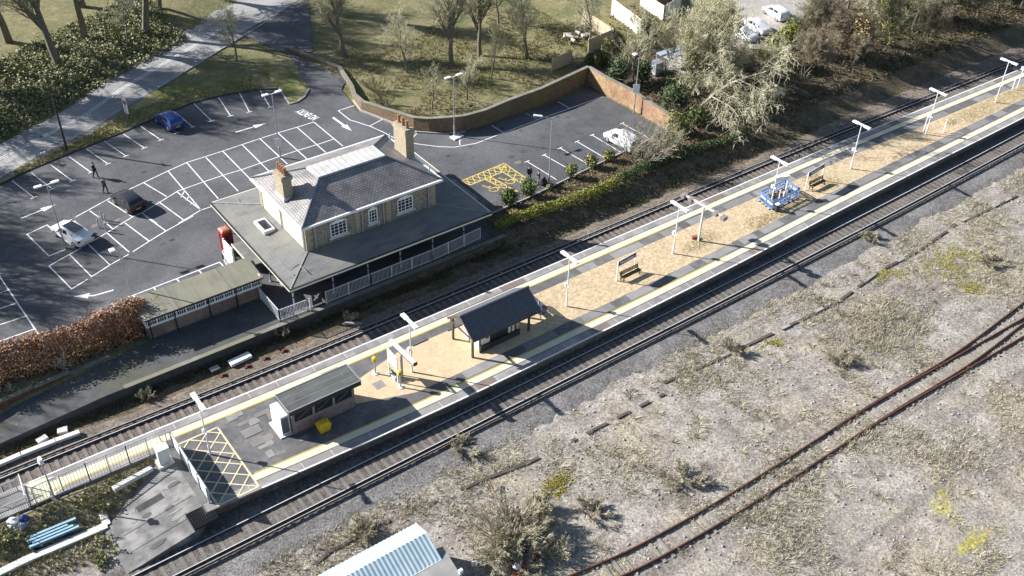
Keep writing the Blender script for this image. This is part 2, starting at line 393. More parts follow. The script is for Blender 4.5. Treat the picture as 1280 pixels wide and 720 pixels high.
for sd, xs0, gx in ((1, 11.2, 26), (-1, 15.2, 27)):
    pstrip('platform_coping', sd, .02, .8, xs0 if sd > 0 else 11.3, 188, 1, slabs)
    pstrip('tactile_strip', sd, .9, 1.52, 11.25 if sd > 0 else 15.05, 188, 2, tactile)
    pstrip('platform_edge_line', sd, 0, .13, 11.25 if sd > 0 else 15.2, 188, 2, markm)
    pstrip('platform_yellow_line', sd, 1.55, 1.62, 11.3 if sd > 0 else 15.3, 62, 3, M('yellow_line', (.6,.46,.03), (.5,.38,.04), 3, rough=.7))
    # asphalt patches of differing age beside the tactile strip
    rnd = random.Random(3+sd); x = 28
    while x < 185:
        L = rnd.uniform(1.2, 4.5)
        pstrip('platform_patch', sd, 1.76, 2.62, x, x+L, 1, [M('patch_dark', (.085,.083,.085), (.12,.115,.115), 1, rough=.9), M('patch_pale', (.25,.24,.235), (.19,.185,.18), .8, rough=.9), M('patch_mid', (.16,.155,.155), (.2,.195,.19), .8, rough=.9)][rnd.choice((0,1,1,2,2))], .7)
        pstrip('platform_patch', sd, .14, .79, x-.6, x+L*.6-.6, 2, [MATS['patch_pale'], M('patch_brown', (.15,.11,.095), (.19,.145,.125), 1, rough=.9), MATS['patch_mid']][rnd.choice((0,0,1,2,2))], .7)
        x += L+rnd.uniform(.5, 3)
# joint lines between coping slabs are real gaps: thin dark recess strips
jm = M('pale_joint', (.5,.49,.47), (.4,.39,.38), 2, rough=.9)
b = MB()
for sd in (1, -1):
    x = 12.5
    while x < 150:
        e = US(x) if sd > 0 else LS(x); a, c = (e-.78, e-.14) if sd > 0 else (e+.14, e+.78)
        b.face([(x,a,PZ+E1*3),(x+.05,a,PZ+E1*3),(x+.05,c,PZ+E1*3),(x,c,PZ+E1*3)]); x += random.Random(x).uniform(1.8, 4)
struct('platform_joints', b, jm)
strip('platform_gravel', lambda x: LS(x)+2.66+.06*noise.noise(Vector((x,0,0))), lambda x: US(x)-2.66, 41.5, 188, PZ+E1, gravel, 1.0)
strip('platform_sand', lambda x: max(LS(x)+2.6, 51.3-(x-24.6)*.35) , lambda x: min(US(x)-2.5, 53.2+(x-24.5)*.25), 24.6, 41.5, PZ+E1, sandy, .5)
# worn grey slabs at the near end
rnd = random.Random(11); b = MB()
for i in range(46):
    x = rnd.uniform(15.6, 24); y = rnd.uniform(49.8, 55.2); w = rnd.uniform(.5, 1.7); h = rnd.uniform(.3, .8)
    if 18.8 < x+w and x < 25 and 50.8 < y+h and y < 53.2: continue
    b.face([(x,y,PZ+.004+.0007*i),(x+w,y,PZ+.004+.0007*i),(x+w,y+h,PZ+.004+.0007*i),(x,y+h,PZ+.004+.0007*i)], i%2)
struct('platform_slab_patch', b, [MATS['patch_pale'], M('patch_taupe', (.15,.136,.128), (.19,.174,.162), .7, rough=.9)])
# yellow crosshatch box at the end of the platform
b = MB(); hx0, hx1, hy0, hy1 = 12.05, 15.05, 48.0, 55.0
def mline(b, p, q, w, z, mi=0):
    p = Vector((p[0], p[1])); q = Vector((q[0], q[1])); d = (q-p); 
    if d.length < 1e-6: return
    d.normalize(); s = Vector((-d.y, d.x))*w/2
    b.face([(p.x-s.x,p.y-s.y,z),(q.x-s.x,q.y-s.y,z),(q.x+s.x,q.y+s.y,z),(p.x+s.x,p.y+s.y,z)], mi)
hm = M('cream_road_paint', (.62,.54,.36), (.5,.43,.28), 3, rough=.8)
zz = PZ+.02
for p, q in (((hx0,hy0),(hx1,hy0)),((hx1,hy0),(hx1,hy1)),((hx1,hy1),(hx0,hy1)),((hx0,hy1),(hx0,hy0))): mline(b, p, q, .14, zz)
def clipline(x0,y0,x1,y1,c,sl,b,w,z):
    pts = []
    for x in (x0, x1):
        y = sl*x+c
        if y0 <= y <= y1: pts.append((x, y))
    for y in (y0, y1):
        x = (y-c)/sl
        if x0 < x < x1: pts.append((x, y))
    if len(pts) >= 2: mline(b, pts[0], pts[1], w, z)
for k in range(-3, 9):
    clipline(hx0,hy0,hx1,hy1, hy0-.9*hx0+k*1.25, .9, b, .1, zz+.002)
    clipline(hx0,hy0,hx1,hy1, hy0+.9*hx1+(k-1)*1.25, -.9, b, .1, zz+.004)
struct('hatch_marking', b, hm)
# the fenced ramp down to the end and the old concrete apron
b = MB()
ramp = lambda x, y: PZ-.004-max(0, (11.2-x))*.012
b.prism([(-12,55.9),(11.2,55.1),(11.2,US(11.2)-.01),(-12,US(-12)+.1)], -.1, ramp)
struct('ramp_path', b, slabs)
strip('ramp_tactile', lambda x: US(x)-1.62, lambda x: US(x)-.86, 2.5, 11.2, PZ-.1, tactile)
b = MB()
for (y0, y1, m) in ((-.86,-1.62,0),(-1.66,-1.74,1),(0,-.12,2)):
    for i in range(12):
        x = 2.3+i*.74; xx = x+.74
        b.face([(x,US(x)+y1,ramp(x,0)+.008),(xx,US(xx)+y1,ramp(xx,0)+.008),(xx,US(xx)+y0,ramp(xx,0)+.008),(x,US(x)+y0,ramp(x,0)+.008)], m)
bpy.data.objects.remove(bpy.data.objects['ramp_tactile'])
cx, cy = 3.2, 56.4
for rr in (.55, 1.15):
    for k in range(16):
        a0, a1 = 2*math.pi*k/16, 2*math.pi*(k+1)/16
        mline(b, (cx+rr*math.cos(a0), cy+rr*.7*math.sin(a0)), (cx+rr*math.cos(a1), cy+rr*.7*math.sin(a1)), .16, ramp(cx,0)+.02, 0)
b.face([(2.1,55.5,ramp(2.1,0)+.014),(3.5,55.4,ramp(3.5,0)+.014),(3.5,57.4,ramp(3.5,0)+.014),(2.1,57.5,ramp(2.1,0)+.014)], 0)
struct('ramp_marking', b, [tactile, MATS['yellow_line'], markm])
b = MB()
apron = lambda x, y: .92 if x > 11 else max(.06, .92-(11-x)*.155)
aw = M('apron_concrete', (.1,.098,.096), (.16,.155,.15), .9, c3=(.26,.25,.24), scale3=.7, amount3=.8, rough=.9, bump=.15)
for i in range(6):
    x0, x1 = 5.2+i, 6.2+i
    nn = lambda x: 51.2+(x-5.2)*.62
    b.prism([(x0,46.9+.02*(x0-5)),(x1,46.9+.02*(x1-5)) if i < 5 else (11.2,LS(11.2)),(min(x1,11.2),min(nn(x1),54.9)),(x0,nn(x0))], -.1, apron)
struct('apron', b, aw)
b = MB()
def apatch(pts, mi): b.face([(x, y, apron(x, y)+.012+.004*mi) for x, y in pts], mi)
q = [P(x, y, .6) for x, y in ((168,632),(201,617),(206,623),(173,638))]; apatch([(v.x, v.y) for v in q], 0)
rnd = random.Random(8)
for k in range(11):
    x = rnd.uniform(6.3, 10.6); y = rnd.uniform(47.6, 50.9+(x-6)*.55); w, h = rnd.uniform(.2, .7), rnd.uniform(.1, .3); n_ = 11
    apatch([(x+w*math.cos(j/n_*6.283)*rnd.uniform(.6,1), y+h*math.sin(j/n_*6.283)*rnd.uniform(.6,1)) for j in range(n_)], 1+k%2)
    b.v[-n_:] = [(a_, c_, z_+.0004*k) for a_, c_, z_ in b.v[-n_:]]
for y0 in (48.3, 49.9):
    for i in range(5): x = 6+i; apatch([(x,y0),(x+1,y0+.02),(x+1,y0+.06),(x,y0+.04)], 0)
struct('apron_patches', b, [dkerb, M('apron_pale', (.25,.242,.232), (.17,.165,.16), 2, rough=.9), M('apron_dark', (.075,.073,.072), (.1,.098,.096), 2, rough=.9)])
strip('apron_edge', lambda x: 47.0+.02*(x-5), lambda x: 47.0+.02*(x-5)+.0, 5, 6, 0, aw)
bpy.data.objects.remove(bpy.data.objects['apron_edge'])

# ------------------------------------------------------------------ car park, roads
CZ = 1.0
def poly_sheet(name, pts, z, mat, thick=.08):
    b = MB(); b.prism([(p[0],p[1]) for p in pts], z-thick, z); return struct(name, b, mat)
def PP(*l): return [(P(x, y, CZ).x, P(x, y, CZ).y) for x, y in l]
kerb_px = [(0,231),(32,215),(87,192),(150,167),(197,147),(237,130),(275,120),(317,113),(349,111)]
park = PP(*kerb_px)+PP((362,130),(378,124),(386,112))
park += [(48.6,110.0),(51.5,101),(49.2,98.2),(48.6,95.1),(48.1,92.4),(49.2,89.2),(50.8,84.5),(53.2,82.3),(55.4,81.4),(61.7,81.6),(66.2,81.6),(74.0,82.6),(73.6,80),(73.9,76.1),(73.8,69.7),(69.4,68.6),(64.6,68.2),(57.4,67.4),(52.8,66.9),(46.5,66.7),(45.9,66.7),(45.9,63.6),(24.6,63.6),(24.6,67.4),(14.6,67.4),(14.5,69.6),(3.7,70.2),(-14,70.6),(-14,90.5)]
poly_sheet('car_park', park, CZ, tarmac)
rd0 = PP((-200,265),(0,179),(60,149),(105,122.5),(116,111)); rd1 = PP((-200,290),(0,222),(42.5,197.5),(80,179),(125,154),(155,134),(195,111))
ext = lambda a, c, k: (c[0]+(c[0]-a[0])*k, c[1]+(c[1]-a[1])*k)
rd0.append((44.0,126.5)); rd0.append((75,147)); rd1 += [(50.5,121.0),(80,140)]
poly_sheet('road', rd0+rd1[::-1], CZ-.06, roadm)
pv = PP((-200,262+40),(0,228),(50,200),(80,184),(125,160),(160,136),(200,111)); pvb = [(p[0]+.15,p[1]-.15) for p in rd1[:7]]
poly_sheet('pavement', [(p[0]+.02,p[1]-.05) for p in rd1[:7]]+pv[::-1], CZ+.02, M('pavement_asphalt', (.12,.12,.122), (.17,.168,.165), .7, c3=(.22,.215,.2), scale3=.4, rough=.9, grain=.12, gscale=7), .15)
vg = pv[1:]+[(42,107.8),(40.7,104.6)]+[(x+.1, y+.1) for x, y in PP(*kerb_px)][::-1][1:]
poly_sheet('verge', vg, CZ+.06, verge, .15)
def kerbline(name, pts, w, h, mat, base=CZ):
    b = MB()
    for p, q in zip(pts, pts[1:]): b.beam((p[0],p[1],base+h/2-.05), (q[0],q[1],base+h/2-.05), w, h+.1)
    return struct(name, b, mat)
poly_sheet('entrance_drive', [(48.6,109.5),(51.5,109.5),(54.5,116),(59,125.5),(46,119.5),(47.5,114)], CZ-.004, tarmac)
kerbline('kerb', PP(*kerb_px), .16, .1, dkerb)
kerbline('road_kerb', rd1[:8], .16, .06, kerbm, CZ-.02)
kerbline('island_kerb', PP((349,111),(362,130.5),(372,127.5),(380,122),(386,112)), .2, .12, kerbm)
poly_sheet('island_grass', PP((349.5,110),(362.5,129),(378,123),(384,112))+[(46.3,107.5),(44.0,108.5)], CZ+.06, verge)
b = MB()
rc = PP((-200,285),(0,197.5),(80,157),(112,139),(151,111))+[(48,124)]
for p, q in zip(rc, rc[1:]):
    for o in (-.16, .16):
        d = Vector((q[0]-p[0], q[1]-p[1])).normalized(); s = Vector((-d.y, d.x))*o
        mline(b, (p[0]+s.x,p[1]+s.y), (q[0]+s.x,q[1]+s.y), .1, CZ-.05)
struct('road_marking', b, markm)

b = MB(); by = MB()
def px_line(pts, zoff=0, w=.11, bb=None, tee=False):
    q = PP(*pts)
    for k, (p, r) in enumerate(zip(q, q[1:])):
        d = Vector((r[0]-p[0], r[1]-p[1])); d.normalize()
        mline(bb or b, (p[0]-d.x*w*.4,p[1]-d.y*w*.4), (r[0]+d.x*w*.4,r[1]+d.y*w*.4), w, CZ+.004+zoff*.002+(k%2)*.001)
    if tee:
        d = Vector((q[-1][0]-q[-2][0], q[-1][1]-q[-2][1])).normalized(); s = Vector((-d.y, d.x))*.32
        e = Vector(q[-1]); mline(b, (e.x-s.x,e.y-s.y), (e.x+s.x,e.y+s.y), w, CZ+.012)
Z1 = lambda *l: [(x/4, y/4+100) for x, y in l]
Z2 = lambda *l: [(x/4, y/4+270) for x, y in l]
Z3 = lambda *l: [(x/5.333+240, y/5.333+100) for x, y in l]
Z5 = lambda *l: [(x/3.6+440, y/3.6+100) for x, y in l]
Z6 = lambda *l: [(x/4+640, y/4+80) for x, y in l]
ZS = lambda *l: [(x/8+160, y/8+320) for x, y in l]
ZB = lambda *l: [(x/7.2, y/7.2+340) for x, y in l]
for a, c in (((62,505),(170,588)),((158,465),(262,545)),((255,425),(362,505)),((348,385),(455,462)),((435,347),(540,420)),((525,308),(630,380)),((617,270),(722,340)),((705,232),(805,300)),((783,195),(888,265)),((870,157),(965,235)),((970,118),(1058,205)),((1093,88),(1153,180)),((1198,66),(1247,160))):
    px_line(Z1(a, c), 1, tee=True)
px_line(Z3((455,68),(520,182)), 1, tee=True)
px_line(Z1((360,695),(548,592),(655,543),(840,455),(935,412),(1115,355))+Z3((335,430),(455,390),(570,353),(700,315),(812,280)), 0)
px_line(Z2((245,250),(440,140),(540,80),(670,0))+Z1((710,665),(890,555),(1015,510),(1120,475))+Z3((330,598),(460,553),(590,507),(710,468),(830,432),(940,395)), 0)
px_line(Z2((135,92),(235,45)), 1); px_line(Z2((245,200),(325,168)), 1); px_line(Z2((135,92),(245,200)), 2); px_line(Z2((265,65),(380,5)), 0); px_line(Z2((235,45),(355,145)), 2)
px_line(Z2((358,365),(435,318)), 0); px_line(Z2((455,305),(550,245),(642,192)), 0); px_line(Z2((665,178),(740,130),(830,75),(965,0)), 0)
px_line(Z1((895,715),(1005,650),(1060,632)), 0)
for a, c in (((490,0),(565,65)),((350,195),(455,300)),((440,140),(550,245)),((535,85),(645,180)),((625,35),(745,125)),((725,0),(830,75)),((245,250),(358,365)),((405,70),(468,115))): px_line(Z2(a, c), 2)
for a, c in (((450,655),(540,718)),((540,605),(660,683)),((720,515),(832,582)),((840,455),(1005,650)),((885,560),(1005,650)),((935,415),(1090,592)),((1030,388),(1190,555)),((1115,357),(1275,520)),((710,665),(785,718)),((795,610),(918,700)),((905,585),(925,552)),((930,600),(948,580)),((955,620),(970,612))): px_line(Z1(a, c), 2)
for a, c in (((335,432),(515,610)),((455,393),(635,560)),((575,355),(765,525)),((703,318),(890,482)),((815,283),(1005,440))): px_line(Z3(a, c), 2)
px_line(ZS((5,405),(40,398),(915,62),(990,135)), 0)
for a, c in (((55,395),(110,470)),((260,320),(318,390)),((488,232),(555,302)),((708,143),(775,220))): px_line(ZS(a, c), 2)
px_line(Z2((600,490),(560,437)), 0); px_line(Z2((475,542),(445,512),(575,460)), 0)
px_line(ZB((-130,-150),(0,45),(400,640)), 0)
for a, c in (((-140,80),(-10,40)),((-80,212),(72,165)),((-60,350),(145,280)),((-40,487),(225,400)),((-40,638),(305,515)),((165,715),(390,635))): px_line(ZB(a, c), 2)
px_line([(442.5,131.9),(422.8,138.4),(437,149.7),(463,158),(480,165.6),(495,173.6),(520,179.7),(548,183.3),(568,184),(595.5,179),(629,166),(680,147),(752.5,121)], 0)
for a, c in (((80,207),(135,178)),((275,258),(290,242)),((485,292),(485,262)),((630,205),(682,238)),((785,150),(835,180))): px_line(Z5(a, c), 2)
for a, c in (((75,247),(125,277)),((232,190),(285,220))): px_line(Z6(a, c), 2)
for a, c in (((225,580),(75,487)),((275,520),(160,455)),((370,495),(240,420)),((465,470),(325,388)),((550,445),(400,355)),((700,378),(550,297))): px_line(Z6(a, c), 1, tee=True)
def arrow(tail, head, bend=None, w=.16):
    t, h = [Vector(v) for v in PP(tail, head)]
    pts = [t, h] if bend is None else [t, Vector(PP(bend)[0]), h]
    d = (pts[-1]-pts[-2]).normalized(); nk = pts[-1]-d*min(1.6, (h-t).length*.4); s = Vector((-d.y, d.x))
    for p, q in zip(pts[:-1], pts[1:-1]+[nk]): mline(b, p, q, w, CZ+.006)
    b.face([(nk.x-s.x*.38,nk.y-s.y*.38,CZ+.009),(h.x,h.y,CZ+.009),(nk.x+s.x*.38,nk.y+s.y*.38,CZ+.009)])
arrow(Z1((105,692))[0], Z1((280,622))[0]); arrow(Z3((290,348))[0], Z3((495,288))[0]); arrow(Z3((940,250))[0], Z3((1065,340))[0], w=.28)
arrow(Z2((568,370))[0], Z2((365,402))[0], Z2((470,398))[0])
struct('parking_markings', b, markm)
# yellow disabled bays
b = MB(); A, B_, C_, D_ = [Vector(v) for v in PP(*Z5((490,455),(685,375),(825,470),(670,530)))]
ex = (B_-A); ey = (D_-A)
def dq(u, v): return A+ex*u+(ey*(1-u)+(C_-B_)*u)*v
def dl(p, q, zo=0, w=.12): mline(b, dq(*p), dq(*q), w, CZ+.005+zo)
dl((0,0),(1,0)); dl((1,0),(1,1)); dl((0,.24),(.78,.24), .002); dl((.78,.24),(.78,1), .001); dl((.48,.24),(.48,1), .001); dl((.34,.24),(.34,1), .001); dl((0,0),(0,.24)); dl((.34,1),(.48,1), .002); dl((.78,1),(1,1), .002)
for k in range(8):
    u = k/8; dl((u,0),(u+.125,.24), .004, .09); dl((u,.24),(u+.125,0), .006, .09)
for k in range(5):
    v = .24+.152*k; dl((.34,v),(.48,v+.15), .004, .09); dl((.48,v),(.34,v+.15), .006, .09)
for k in range(5):
    v = .02+.19*k; dl((.78,v),(1,v+.18), .004, .09); dl((1,v),(.78,v+.18), .006, .09)
for c in ((.63,.58),(.17,.62)):                               # wheelchair symbols
    o = dq(*c); dx = ex.normalized(); dy = -(D_-A).normalized()
    q = lambda x, y: o+dx*x+dy*y
    for k in range(9):
        a0, a1 = R(150+k*26), R(176+k*26); mline(b, q(.45*math.cos(a0), .45*math.sin(a0)-.2), q(.45*math.cos(a1), .45*math.sin(a1)-.2), .11, CZ+.012)
    for p0, p1 in (((-.1,.75),(-.05,.05)),((-.05,.05),(.45,.05)),((.45,.05),(.65,-.5)),((-.08,.45),(.3,.45))): mline(b, q(*p0), q(*p1), .12, CZ+.014)
    for k in range(6):
        a0, a1 = R(60*k), R(60*k+60); mline(b, q(-.12+.09*math.cos(a0), .95+.09*math.sin(a0)), q(-.12+.09*math.cos(a1), .95+.09*math.sin(a1)), .13, CZ+.015)
struct('disabled_bay_markings', b, ymark)
def text_mesh(s, size, loc, ax, ay, mat, name, parent=None, thick=0):
    cu = bpy.data.curves.new('lettering', 'FONT'); cu.body = s; cu.size = 1; cu.align_x = 'CENTER'; cu.align_y = 'CENTER'; cu.offset = .02; cu.extrude = thick
    ob = bpy.data.objects.new('lettering', cu); C.objects.link(ob)
    bpy.context.view_layer.update(); dg = bpy.context.evaluated_depsgraph_get()
    me = bpy.data.meshes.new_from_object(ob.evaluated_get(dg)); bpy.data.objects.remove(ob)
    ax = Vector(ax); ay = Vector(ay); az = ax.cross(ay).normalized(); o = parent.location.copy() if parent else Vector((0,0,0))
    for v in me.vertices: v.co = Vector(loc)-o+ax*v.co.x*size+ay*v.co.y*size+az*v.co.z
    me.materials.clear(); me.materials.append(mat); me.name = name
    r = bpy.data.objects.new(name, me); C.objects.link(r); r.parent = parent; return r
q0, q1 = [Vector(v) for v in PP((373.2,137.5),(396.5,148.8))]
ctr = (q0+q1)/2; axx = (q0-q1).normalized(); ayy = Vector((axx.y, -axx.x)) ; ayy = -ayy if ayy.x > 0 else ayy
ayy = Vector((-axx.y, axx.x))
if ayy.x > 0: ayy = -ayy
tl = text_mesh('NO ENTRY', 1, (ctr.x, ctr.y, CZ+.006), (axx.x*.6, axx.y*.6, 0), (-abs(ayy.x)*1.5, ayy.y*1.5, 0), markm, 'road_lettering'); tag(tl, None, None, kind='structure')
# worn patches in the tarmac
b = MB(); rnd = random.Random(5)
for px, py, w in ((40,372,1.2),(119,282,.9),(147,275,.8),(72,288,.8),(648,203,.9),(576,175,.7),(152,308,.7),(88,322,.7)):
    p = P(px, py, CZ); pts = []
    for k in range(9):
        a = k/9*6.283; rr = w*rnd.uniform(.35, .6); pts.append((p.x+rr*math.cos(a), p.y+rr*.7*math.sin(a), CZ+.003))
    b.face(pts)
for px, py in ((300,150),(180,215),(110,330),(215,300),(560,195),(700,185),(330,270)):
    p = P(px, py, CZ); b.face([(p.x-.25,p.y-.2,CZ+.0035),(p.x+.25,p.y-.2,CZ+.0035),(p.x+.25,p.y+.2,CZ+.0035),(p.x-.25,p.y+.2,CZ+.0035)], 1)
for k in range(70):                                         # oil spots and repairs
    px, py = rnd.choice(((rnd.uniform(10,330), rnd.uniform(150,400)),(rnd.uniform(560,760), rnd.uniform(130,215)))); p = P(px, py, CZ)
    if not (CZ and p.y > 74): continue
    w = rnd.uniform(.2,.55); q = []
    for j in range(8): a = j/8*6.283; rr = w*rnd.uniform(.5,1); q.append((p.x+rr*math.cos(a), p.y+rr*.8*math.sin(a), CZ+.0022+k*.00001))
    b.face(q, 2)
struct('tarmac_patches', b, [M('patched_tarmac', (.2,.16,.14), (.13,.125,.125), 2, rough=.9), dkerb, M('oil_stain', (.05,.05,.053), (.075,.075,.08), 3, rough=.7)])

# ------------------------------------------------------------------ old platform in front of the station building
oldp = M('old_platform', (.06,.06,.063), (.085,.085,.085), .7, c3=(.075,.08,.05), scale3=.35, amount3=.6, rough=.95, grain=.12, gscale=6)  # dark asphalt, darkened further to stand in for missing hedge shade
b = MB()
b.prism([(9.5,63.0),(47.2,63.3),(47.2,67.0),(24.4,67.2),(24.4,67.4),(14.5,67.4),(9.5,66.6)], -.2, .95)
for i in range(5):
    x0, x1 = 9.5-i*2, 7.5-i*2
    b.prism([(x1,63.0),(x0,63.0),(x0,66.4),(x1,66.4)], -.2, lambda x, y: .95-(9.5-x)*.06)
struct('old_platform', b, [oldp])
b = MB(); b.box(11, 47.2, 62.92, 63.35, .955, .985); struct('old_platform_coping', b, M('mossy_coping', (.22,.21,.185), (.15,.14,.115), 1.2, c3=(.15,.145,.085), scale3=.5, rough=.95))

# ------------------------------------------------------------------ station building
slate = None
def slate_material():
    m, n, l, bs = nodes('slate_roof'); bs.inputs['Roughness'].default_value = .42; bs.inputs['Specular IOR Level'].default_value = .8
    tc = n.new('ShaderNodeTexCoord'); br = n.new('ShaderNodeTexBrick')
    br.inputs['Scale'].default_value = 1; br.inputs['Brick Width'].default_value = .36; br.inputs['Row Height'].default_value = .23
    br.inputs['Mortar Size'].default_value = .025; br.inputs['Color1'].default_value = (.185,.177,.178,1); br.inputs['Color2'].default_value = (.25,.24,.238,1); br.inputs['Mortar'].default_value = (.06,.056,.06,1)
    l.new(tc.outputs['UV'], br.inputs['Vector'])
    t = n.new('ShaderNodeTexNoise'); t.inputs['Scale'].default_value = .8; t.inputs['Detail'].default_value = 6; l.new(tc.outputs['Object'], t.inputs['Vector'])
    r = n.new('ShaderNodeValToRGB'); r.color_ramp.elements[0].color = (.7,.7,.7,1); r.color_ramp.elements[1].color = (1.3,1.22,1.15,1); r.color_ramp.elements[0].position = .35; r.color_ramp.elements[1].position = .65
    l.new(t.outputs[0], r.inputs[0]); mx = n.new('ShaderNodeMixRGB'); mx.blend_type = 'MULTIPLY'; mx.inputs[0].default_value = 1
    l.new(br.outputs[0], mx.inputs[1]); l.new(r.outputs[0], mx.inputs[2]); l.new(mx.outputs[0], bs.inputs['Base Color'])
    bp = n.new('ShaderNodeBump'); bp.inputs['Strength'].default_value = .5; bp.inputs['Distance'].default_value = .03; bp.invert = True
    l.new(br.outputs['Fac'], bp.inputs['Height']); l.new(bp.outputs[0], bs.inputs['Normal'])
    return m
slate = slate_material()
def uv_slope(ob):
    """lay slate courses along each slope: u along the eave, v up the slope"""
    me = ob.data; uv = me.uv_layers.new(name='UVMap')
    for p in me.polygons:
        nr = p.normal; h = Vector((nr.x, nr.y, 0))
        if h.length < 1e-3: e = Vector((1,0,0)); s = Vector((0,1,0))
        else: e = Vector((-h.y, h.x, 0)).normalized(); s = nr.cross(e).normalized()
        for li in p.loop_indices:
            c = me.vertices[me.loops[li].vertex_index].co; uv.data[li].uv = (c.dot(e), c.dot(s))
lead = M('lead_flat', (.5,.49,.47), (.4,.39,.37), 1.2, rough=.5)
leadflash = M('lead_flashing', (.15,.16,.18), (.2,.21,.23), 2, rough=.4, metal=.3)
felt = M('roofing_felt', (.18,.18,.175), (.125,.125,.122), .8, c3=(.215,.207,.17), scale3=.3, amount3=.6, rough=.9, stretch=(1,2.5,1))
stone_trim = M('stone_trim', (.5,.47,.4), (.42,.39,.33), 2, rough=.85)
stn = thing('station_building', 'two storey flint and brick station house with slate roof and wide flat canopy', 'building', (35.3, 71, CZ))
bx0, bx1, by0, by1 = 28.8, 41.8, 66.6, 75.6
b = MB()
b.box(bx0, bx1, by0, by1, .9, 7.05)
wl = b.build('wall', flint, stn)
b = MB()                                                    # brick quoins and bands proud of the flint
for (x, y) in ((bx0,by0),(bx1,by0),(bx0,by1),(bx1,by1)):
    sx = 1 if x == bx0 else -1; sy = 1 if y == by0 else -1
    for k in range(17):
        z0 = 1+k*.355; w = .62 if k%2 else .42
        b.box(min(x-sx*.02, x+sx*w), max(x-sx*.02, x+sx*w), min(y-sy*.02, y+sy*(1.04-w)), max(y-sy*.02, y+sy*(1.04-w)), z0, z0+.345)
for x in (33.8, 36.9):
    b.box(x-.22, x+.22, by0-.02, by0+.1, 4.3, 7.0); b.box(x-.22, x+.22, by1-.1, by1+.02, 1, 7.0)
b.box(bx0-.025, bx1+.025, by0-.025, by1+.025, 6.85, 7.1)
b.build('brick_quoins', ybrick, wl)
wband = M('sunlit_end_wall', (.62,.55,.43), (.5,.43,.33), 5, rough=.9, grain=.15, gscale=8)  # end wall paler than the flint: sun glare put into its colour
b = MB(); b.box(bx0-.015, bx0+.05, by0+.7, by1-.7, 4.4, 6.85); b.build('sunlit_end_facing', wband, wl)
# roof: hipped, cut off by a lead flat
ex0, ex1, ey0, ey1, ez = 28.35, 42.35, 66.15, 76.1, 7.2
rx0, rx1, ry0, ry1, rz = 32.1, 38.8, 69.85, 72.2, 9.0
b = MB(); c = [(ex0,ey0,ez),(ex1,ey0,ez),(ex1,ey1,ez),(ex0,ey1,ez)]; t = [(rx0,ry0,rz),(rx1,ry0,rz),(rx1,ry1,rz-.12),(rx0,ry1,rz-.12)]
for i in range(4): j = (i+1)%4; b.face([c[i],c[j],t[j],t[i]])
b.face(c[::-1])
rf = b.build('roof', slate, stn); uv_slope(rf)
b = MB(); b.box(rx0-.05, rx1+.05, ry0+.1, ry1+.05, rz-.14, rz-.02)
for k in range(12): x = rx0+.3+k*.58; b.box(x-.03, x+.03, ry0+.1, ry1+.04, rz-.02, rz+.04)
b.build('lead_flat', lead, rf)
b = MB(); b.tube([(rx0,ry0,rz+.03),(rx1,ry0,rz+.03)], .11, 8)
for i in range(4): b.tube([Vector(c[i])+Vector((0,0,.04)), Vector(t[i])+Vector((0,0,.04))], .09, 6)
b.build('ridge_tiles', leadflash, rf)
b = MB()
for p, q in zip(c, c[1:]+c[:1]): b.beam(Vector(p)+Vector((0,0,-.06)), Vector(q)+Vector((0,0,-.06)), .16, .2)
b.box(ex0+.02, ex1-.02, ey0+.02, by0, 7.03, 7.12); b.box(ex0+.02, ex1-.02, by1, ey1-.02, 7.03, 7.12); b.box(ex0+.02, bx0, by0, by1, 7.03, 7.12); b.box(bx1, ex1-.02, by0, by1, 7.03, 7.12)
b.build('gutter', white, rf)
def chimney(cx, y0, y1, w, z0, z1, npots):
    b = MB(); b.box(cx-w/2, cx+w/2, y0, y1, z0, z1-.45)
    b.box(cx-w/2-.07, cx+w/2+.07, y0-.07, y1+.07, z1-.45, z1-.3); b.box(cx-w/2-.12, cx+w/2+.12, y0-.12, y1+.12, z1-.3, z1-.12); b.box(cx-w/2-.04, cx+w/2+.04, y0-.04, y1+.04, z1-.12, z1)
    ch = b.build('chimney', ybrick, stn)
    b = MB(); b.box(cx-w/2-.1, cx+w/2+.1, y0-.1, y1+.1, z0+.3, z0+.62); b.build('flashing', lead, ch)
    for k in range(npots):
        y = y0+(y1-y0)*(k+.5)/npots; b = MB()
        b.tube([(cx,y,z1-.02),(cx,y,z1+.12),(cx,y,z1+.55),(cx,y,z1+.6),(cx,y,z1+.75)], [.17,.15,.12,.16,.15], 10); b.build('chimney_pot', M('terracotta', (.32,.14,.07), (.22,.13,.08), 3, rough=.9), ch)
chimney(29.35, 70.35, 71.9, .85, 7.2, 9.9, 4)
chimney(41.7, 70.5, 72.6, .85, 6.9, 10.5, 3)
